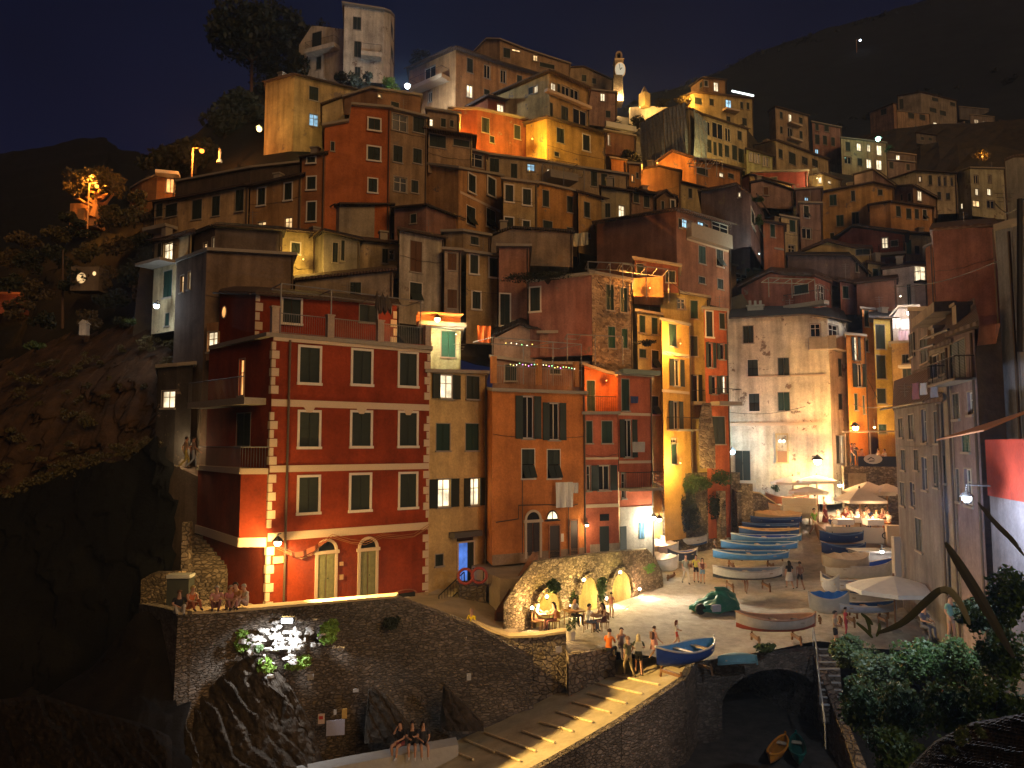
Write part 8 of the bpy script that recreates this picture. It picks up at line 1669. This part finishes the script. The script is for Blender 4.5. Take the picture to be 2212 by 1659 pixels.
p=P(1805,1382,34.2); p.z=gz(p.x,p.y); person('man in a beige shirt and black shorts standing by the stair head',p,h=1.72,pose='stand',v=2,yaw=.9,top=(.48,.38,.26),bot=BK,hair=(.03,.02,.015),shorts=True,shoe=SHOEW)
p=P(1827,1352,36); p.z=gz(p.x,p.y); person('child in a pink-red shirt behind the beige-shirted man',p,h=1.3,pose='stand',yaw=1.4,top=(.5,.06,.09),bot=(.4,.06,.08),hair=(.03,.02,.015))
p=P(2056,1392,30); p.z=P(2056,1384,30).z; person('person in a teal shirt standing under the pale agave leaf',p,h=1.75,pose='stand',v=1,yaw=.3,top=(.16,.34,.32),bot=(.35,.26,.2),hair=(.06,.04,.03),shorts=True,shoe=SHOEW)
p=P(1995,1345,31); p.z-=.6; person('person in grey seated behind the bushes below the parasol edge',p,h=1.7,pose='sit',v=0,yaw=.3,top=(.14,.14,.17),bot=(.1,.1,.12),hair=(.05,.04,.03))
# tables in the lamp-lit alcove terrace
def table(label,p,w_=.9,h_=.74,c=(.30,.16,.08)):
    t=thing('table',label,'table',p,.4); mb=MB(); mb.box((0,0,h_),(w_,w_*.8,.05)); mb.build('table_top',plain('table_wood',c,.5),t)
    for sx in (-1,1):
        for sy in (-1,1): mb=MB(); mb.tube([(sx*w_*.4,sy*w_*.32,h_-.02),(sx*w_*.42,sy*w_*.34,0)],.025,5); mb.build('leg',WOOD,t)
def stool(p,yaw,label,group='chairs at the restaurant tables'):
    t=thing('chair',label,'chair',p,yaw,group); mb=MB(); mb.box((0,0,.44),(.42,.42,.04)); mb.build('seat',WOOD,t); mb=MB(); mb.box((0,.2,.70),(.40,.03,.34)); mb.build('backrest',WOOD,t)
    for sx in (-1,1):
        for sy in (-1,1): mb=MB(); mb.tube([(sx*.18,sy*.18,.44),(sx*.19,sy*.19,0)],.018,4); mb.build('leg',WOOD,t)
for px,py,lb in ((1178,1360,'small orange-lit table between the two seated guests at the left alcove'),(1290,1362,'wooden table with plates between the white-shirted man and the woman'),(1240,1352,'side table in front of the climbing vine')): table(lb,onp(px,py))
def seat(px,py,label,yaw,v=1,**k):
    p=onp(px,py); person(label,p,h=k.pop('h',1.75),pose='sit',v=v,yaw=yaw,**k); stool(p+Vector((0,.02,0)),yaw,'wooden chair under '+label.split(' sitting')[0].split(' seated')[0])
seat(1160,1362,'guest in an orange-lit tan top seated at the left alcove table',1.2,top=(.5,.3,.18),bot=(.2,.1,.06),sleeve=False)
seat(1198,1362,'bare-shouldered guest seated opposite at the left alcove table',-1.2,top=(.4,.16,.08),bot=(.15,.05,.04),sleeve=False,long_=True)
seat(1240,1350,'guest in a white shirt seated below the climbing vine',.7,v=0,top=WT,bot=(.06,.05,.05))
seat(1271,1366,'man in a white shirt seated with his elbows on the wooden table',1.3,top=WT,bot=(.07,.08,.12))
seat(1304,1364,'woman in a dark dress seated at the wooden table',-1.2,v=2,top=(.12,.05,.04),bot=(.12,.05,.04),long_=True,sleeve=False,shorts=True)
gp(1321,1336,54,'waiter in a salmon shirt and beige shorts standing at the right alcove',pose='stand',v=2,yaw=2.5,top=(.5,.18,.12),bot=(.5,.36,.26),shorts=True)
p=P(1020,1352,35.4); person('person in a bright yellow jacket sitting at the bend of the parapet',p+Vector((0,0,-.5)),h=1.7,pose='sit',v=0,yaw=-.6,top=(.62,.48,.02),bot=BK,hair=(.35,.2,.12))
for px,py,lb in ((1265,1383,'white plant pot by the end of the parapet'),(1300+126,0,'')):
    if lb: p=onp(1233,1383); t=thing('plant_pot',lb,'pot',p); mb=MB(p); mb.lathe(p,[(.16,0),(.24,.42),(.21,.42),(.05,.36)],12); mb.build('pot',WHITE,t); mb=MB(p); leaves(mb,p+Vector((0,0,.8)),(.32,.32,.45),160,.13,5); mb.build('foliage',LF['mid'],t)
# crowd on the deck and at the cream building
rr3=random.Random(4); cl_=[('white',WT),('dark red',(.2,.04,.03)),('black',BK),('tan',(.45,.3,.18)),('salmon',(.5,.22,.15)),('navy',NV),('cream',(.55,.48,.36)),('orange',(.5,.2,.06)),('grey',(.25,.24,.23)),('olive',(.16,.15,.07))]
sp=[(1812,1128,50.9),(1826,1124,52.2),(1841,1130,50.8),(1852,1122,52.8),(1866,1128,50.7),(1878,1124,52.4),(1893,1130,50.6),(1905,1124,51.8),(1920,1128,50.2),(1832,1118,53.8),(1870,1118,54.0)]
wh=['leftmost guest at the deck edge','guest behind the leftmost deck guest','third guest along the deck front','guest under the pole of the nearest parasol','guest at the middle of the deck front','guest behind the middle of the deck front','guest before the brightest table','guest between the two right parasols','rightmost guest on the deck','farthest left guest on the deck','farthest right guest on the deck']
for (px,py,d),w_ in zip(sp,wh):
    p=P(px,py,d); p.z=dz; k,c=rr3.choice(cl_); person('%s, in %s, seated'%(w_,k),p,h=1.75,pose='sit',v=rr3.randint(0,2),yaw=rr3.uniform(-2.5,2.5),top=c,bot=rr3.choice(cl_)[1],hair=rr3.choice([(.03,.02,.015),(.2,.1,.04),(.35,.25,.12)]),sleeve=rr3.random()<.5)
for px,d,lb in ((1822,50.4,'white-clothed deck table on the left'),(1886,50.1,'white-clothed deck table on the right'),(1856,51.8,'white-clothed deck table in the middle')):
    p=P(px,1130,d); p.z=dz; t=thing('table',lb,'table',p); mb=MB(); mb.box((0,0,.74),(1.1,.8,.04)); mb.build('table_top',WHITE,t); mb=MB(); mb.box((0,0,.55),(1.08,.78,.34)); mb.build('tablecloth',SHEET,t)
    mb=MB(); mb.blob((0,0,.86),.06,6); mb.build('table_lamp',emis('tablelamp',(1,.75,.42),12),t); plight(p+Vector((0,-.1,1.25)),(1,.66,.36),150,.08)
sp=[(1703,'salmon'),(1714,'white'),(1724,'dark red'),(1735,'tan'),(1745,'black'),(1754,'cream')]
for i,(px,k) in enumerate(sp):
    p=P(px,1080,56.4+.3*(i%2)); p.z=gz(p.x,p.y)+.5; person('seated diner in %s below the flat beige parasols by the cream building'%k,p,h=1.7,pose='sit',v=i%3,yaw=rr3.uniform(-1.5,1.5),top=dict(cl_)[k],bot=(.1,.06,.05))
mb=MB(); a=P(1690,1100,55.2); b=P(1764,1100,55.2); mb.box(((a.x+b.x)/2,55.2,(a.z+b.z)/2+.35),(b.x-a.x,.1,.95)); mb.box(((a.x+b.x)/2,56.2,(a.z+b.z)/2-.2),(b.x-a.x,2.4,.9)); tag(mb.build('barrier',plain('cream_board',(.45,.38,.26))),'low cream barrier in front of the diners by the cream building','barrier'); plight(P(1727,1062,56.3),(1,.62,.30),200,.1)
for i,(px,k) in enumerate(((1842,'dark red'),(1850,'black'),(1863,'salmon'),(1900,'tan'),(1915,'white'))):
    p=rf.pt(rf.hit(px,1000)[0],zt_u:=ZC-1.62,-.8-.5*(i%2)); person('guest in %s on the upper restaurant terrace'%k,p,h=1.7,pose='stand' if i<2 else 'sit',v=i%3,yaw=rr3.uniform(-2,2),top=dict(cl_)[k],bot=BK)
for px,d,kw in ((400,40.2,dict(label='person carrying a bag on the dim upper lane, left of two',top=(.3,.2,.12),bot=(.35,.3,.08))),(416,40.0,dict(label='person in pale trousers on the dim upper lane, right of two',top=(.25,.18,.15),bot=(.3,.35,.45)))):
    p=P(px,1012,d); person(p=p,h=1.7,pose='walk',yaw=2.2,**kw)
# =====================================================  HAZE  =====================================================
hm=bpy.data.materials.new('haze_air'); hm.use_nodes=True; ht=hm.node_tree; ht.nodes.clear(); ho=ht.nodes.new('ShaderNodeOutputMaterial'); hv=ht.nodes.new('ShaderNodeVolumePrincipled')
hv.inputs['Color'].default_value=(.45,.62,1,1); hv.inputs['Density'].default_value=.00045; hv.inputs['Anisotropy'].default_value=.5; ht.links.new(hv.outputs[0],ho.inputs['Volume'])
mb=MB(); mb.box((0,300,ZC+110),(1500,900,2*130)); hz_=mb.build('haze',hm); tag(hz_,kind='stuff',label='thin bluish night haze over the village')
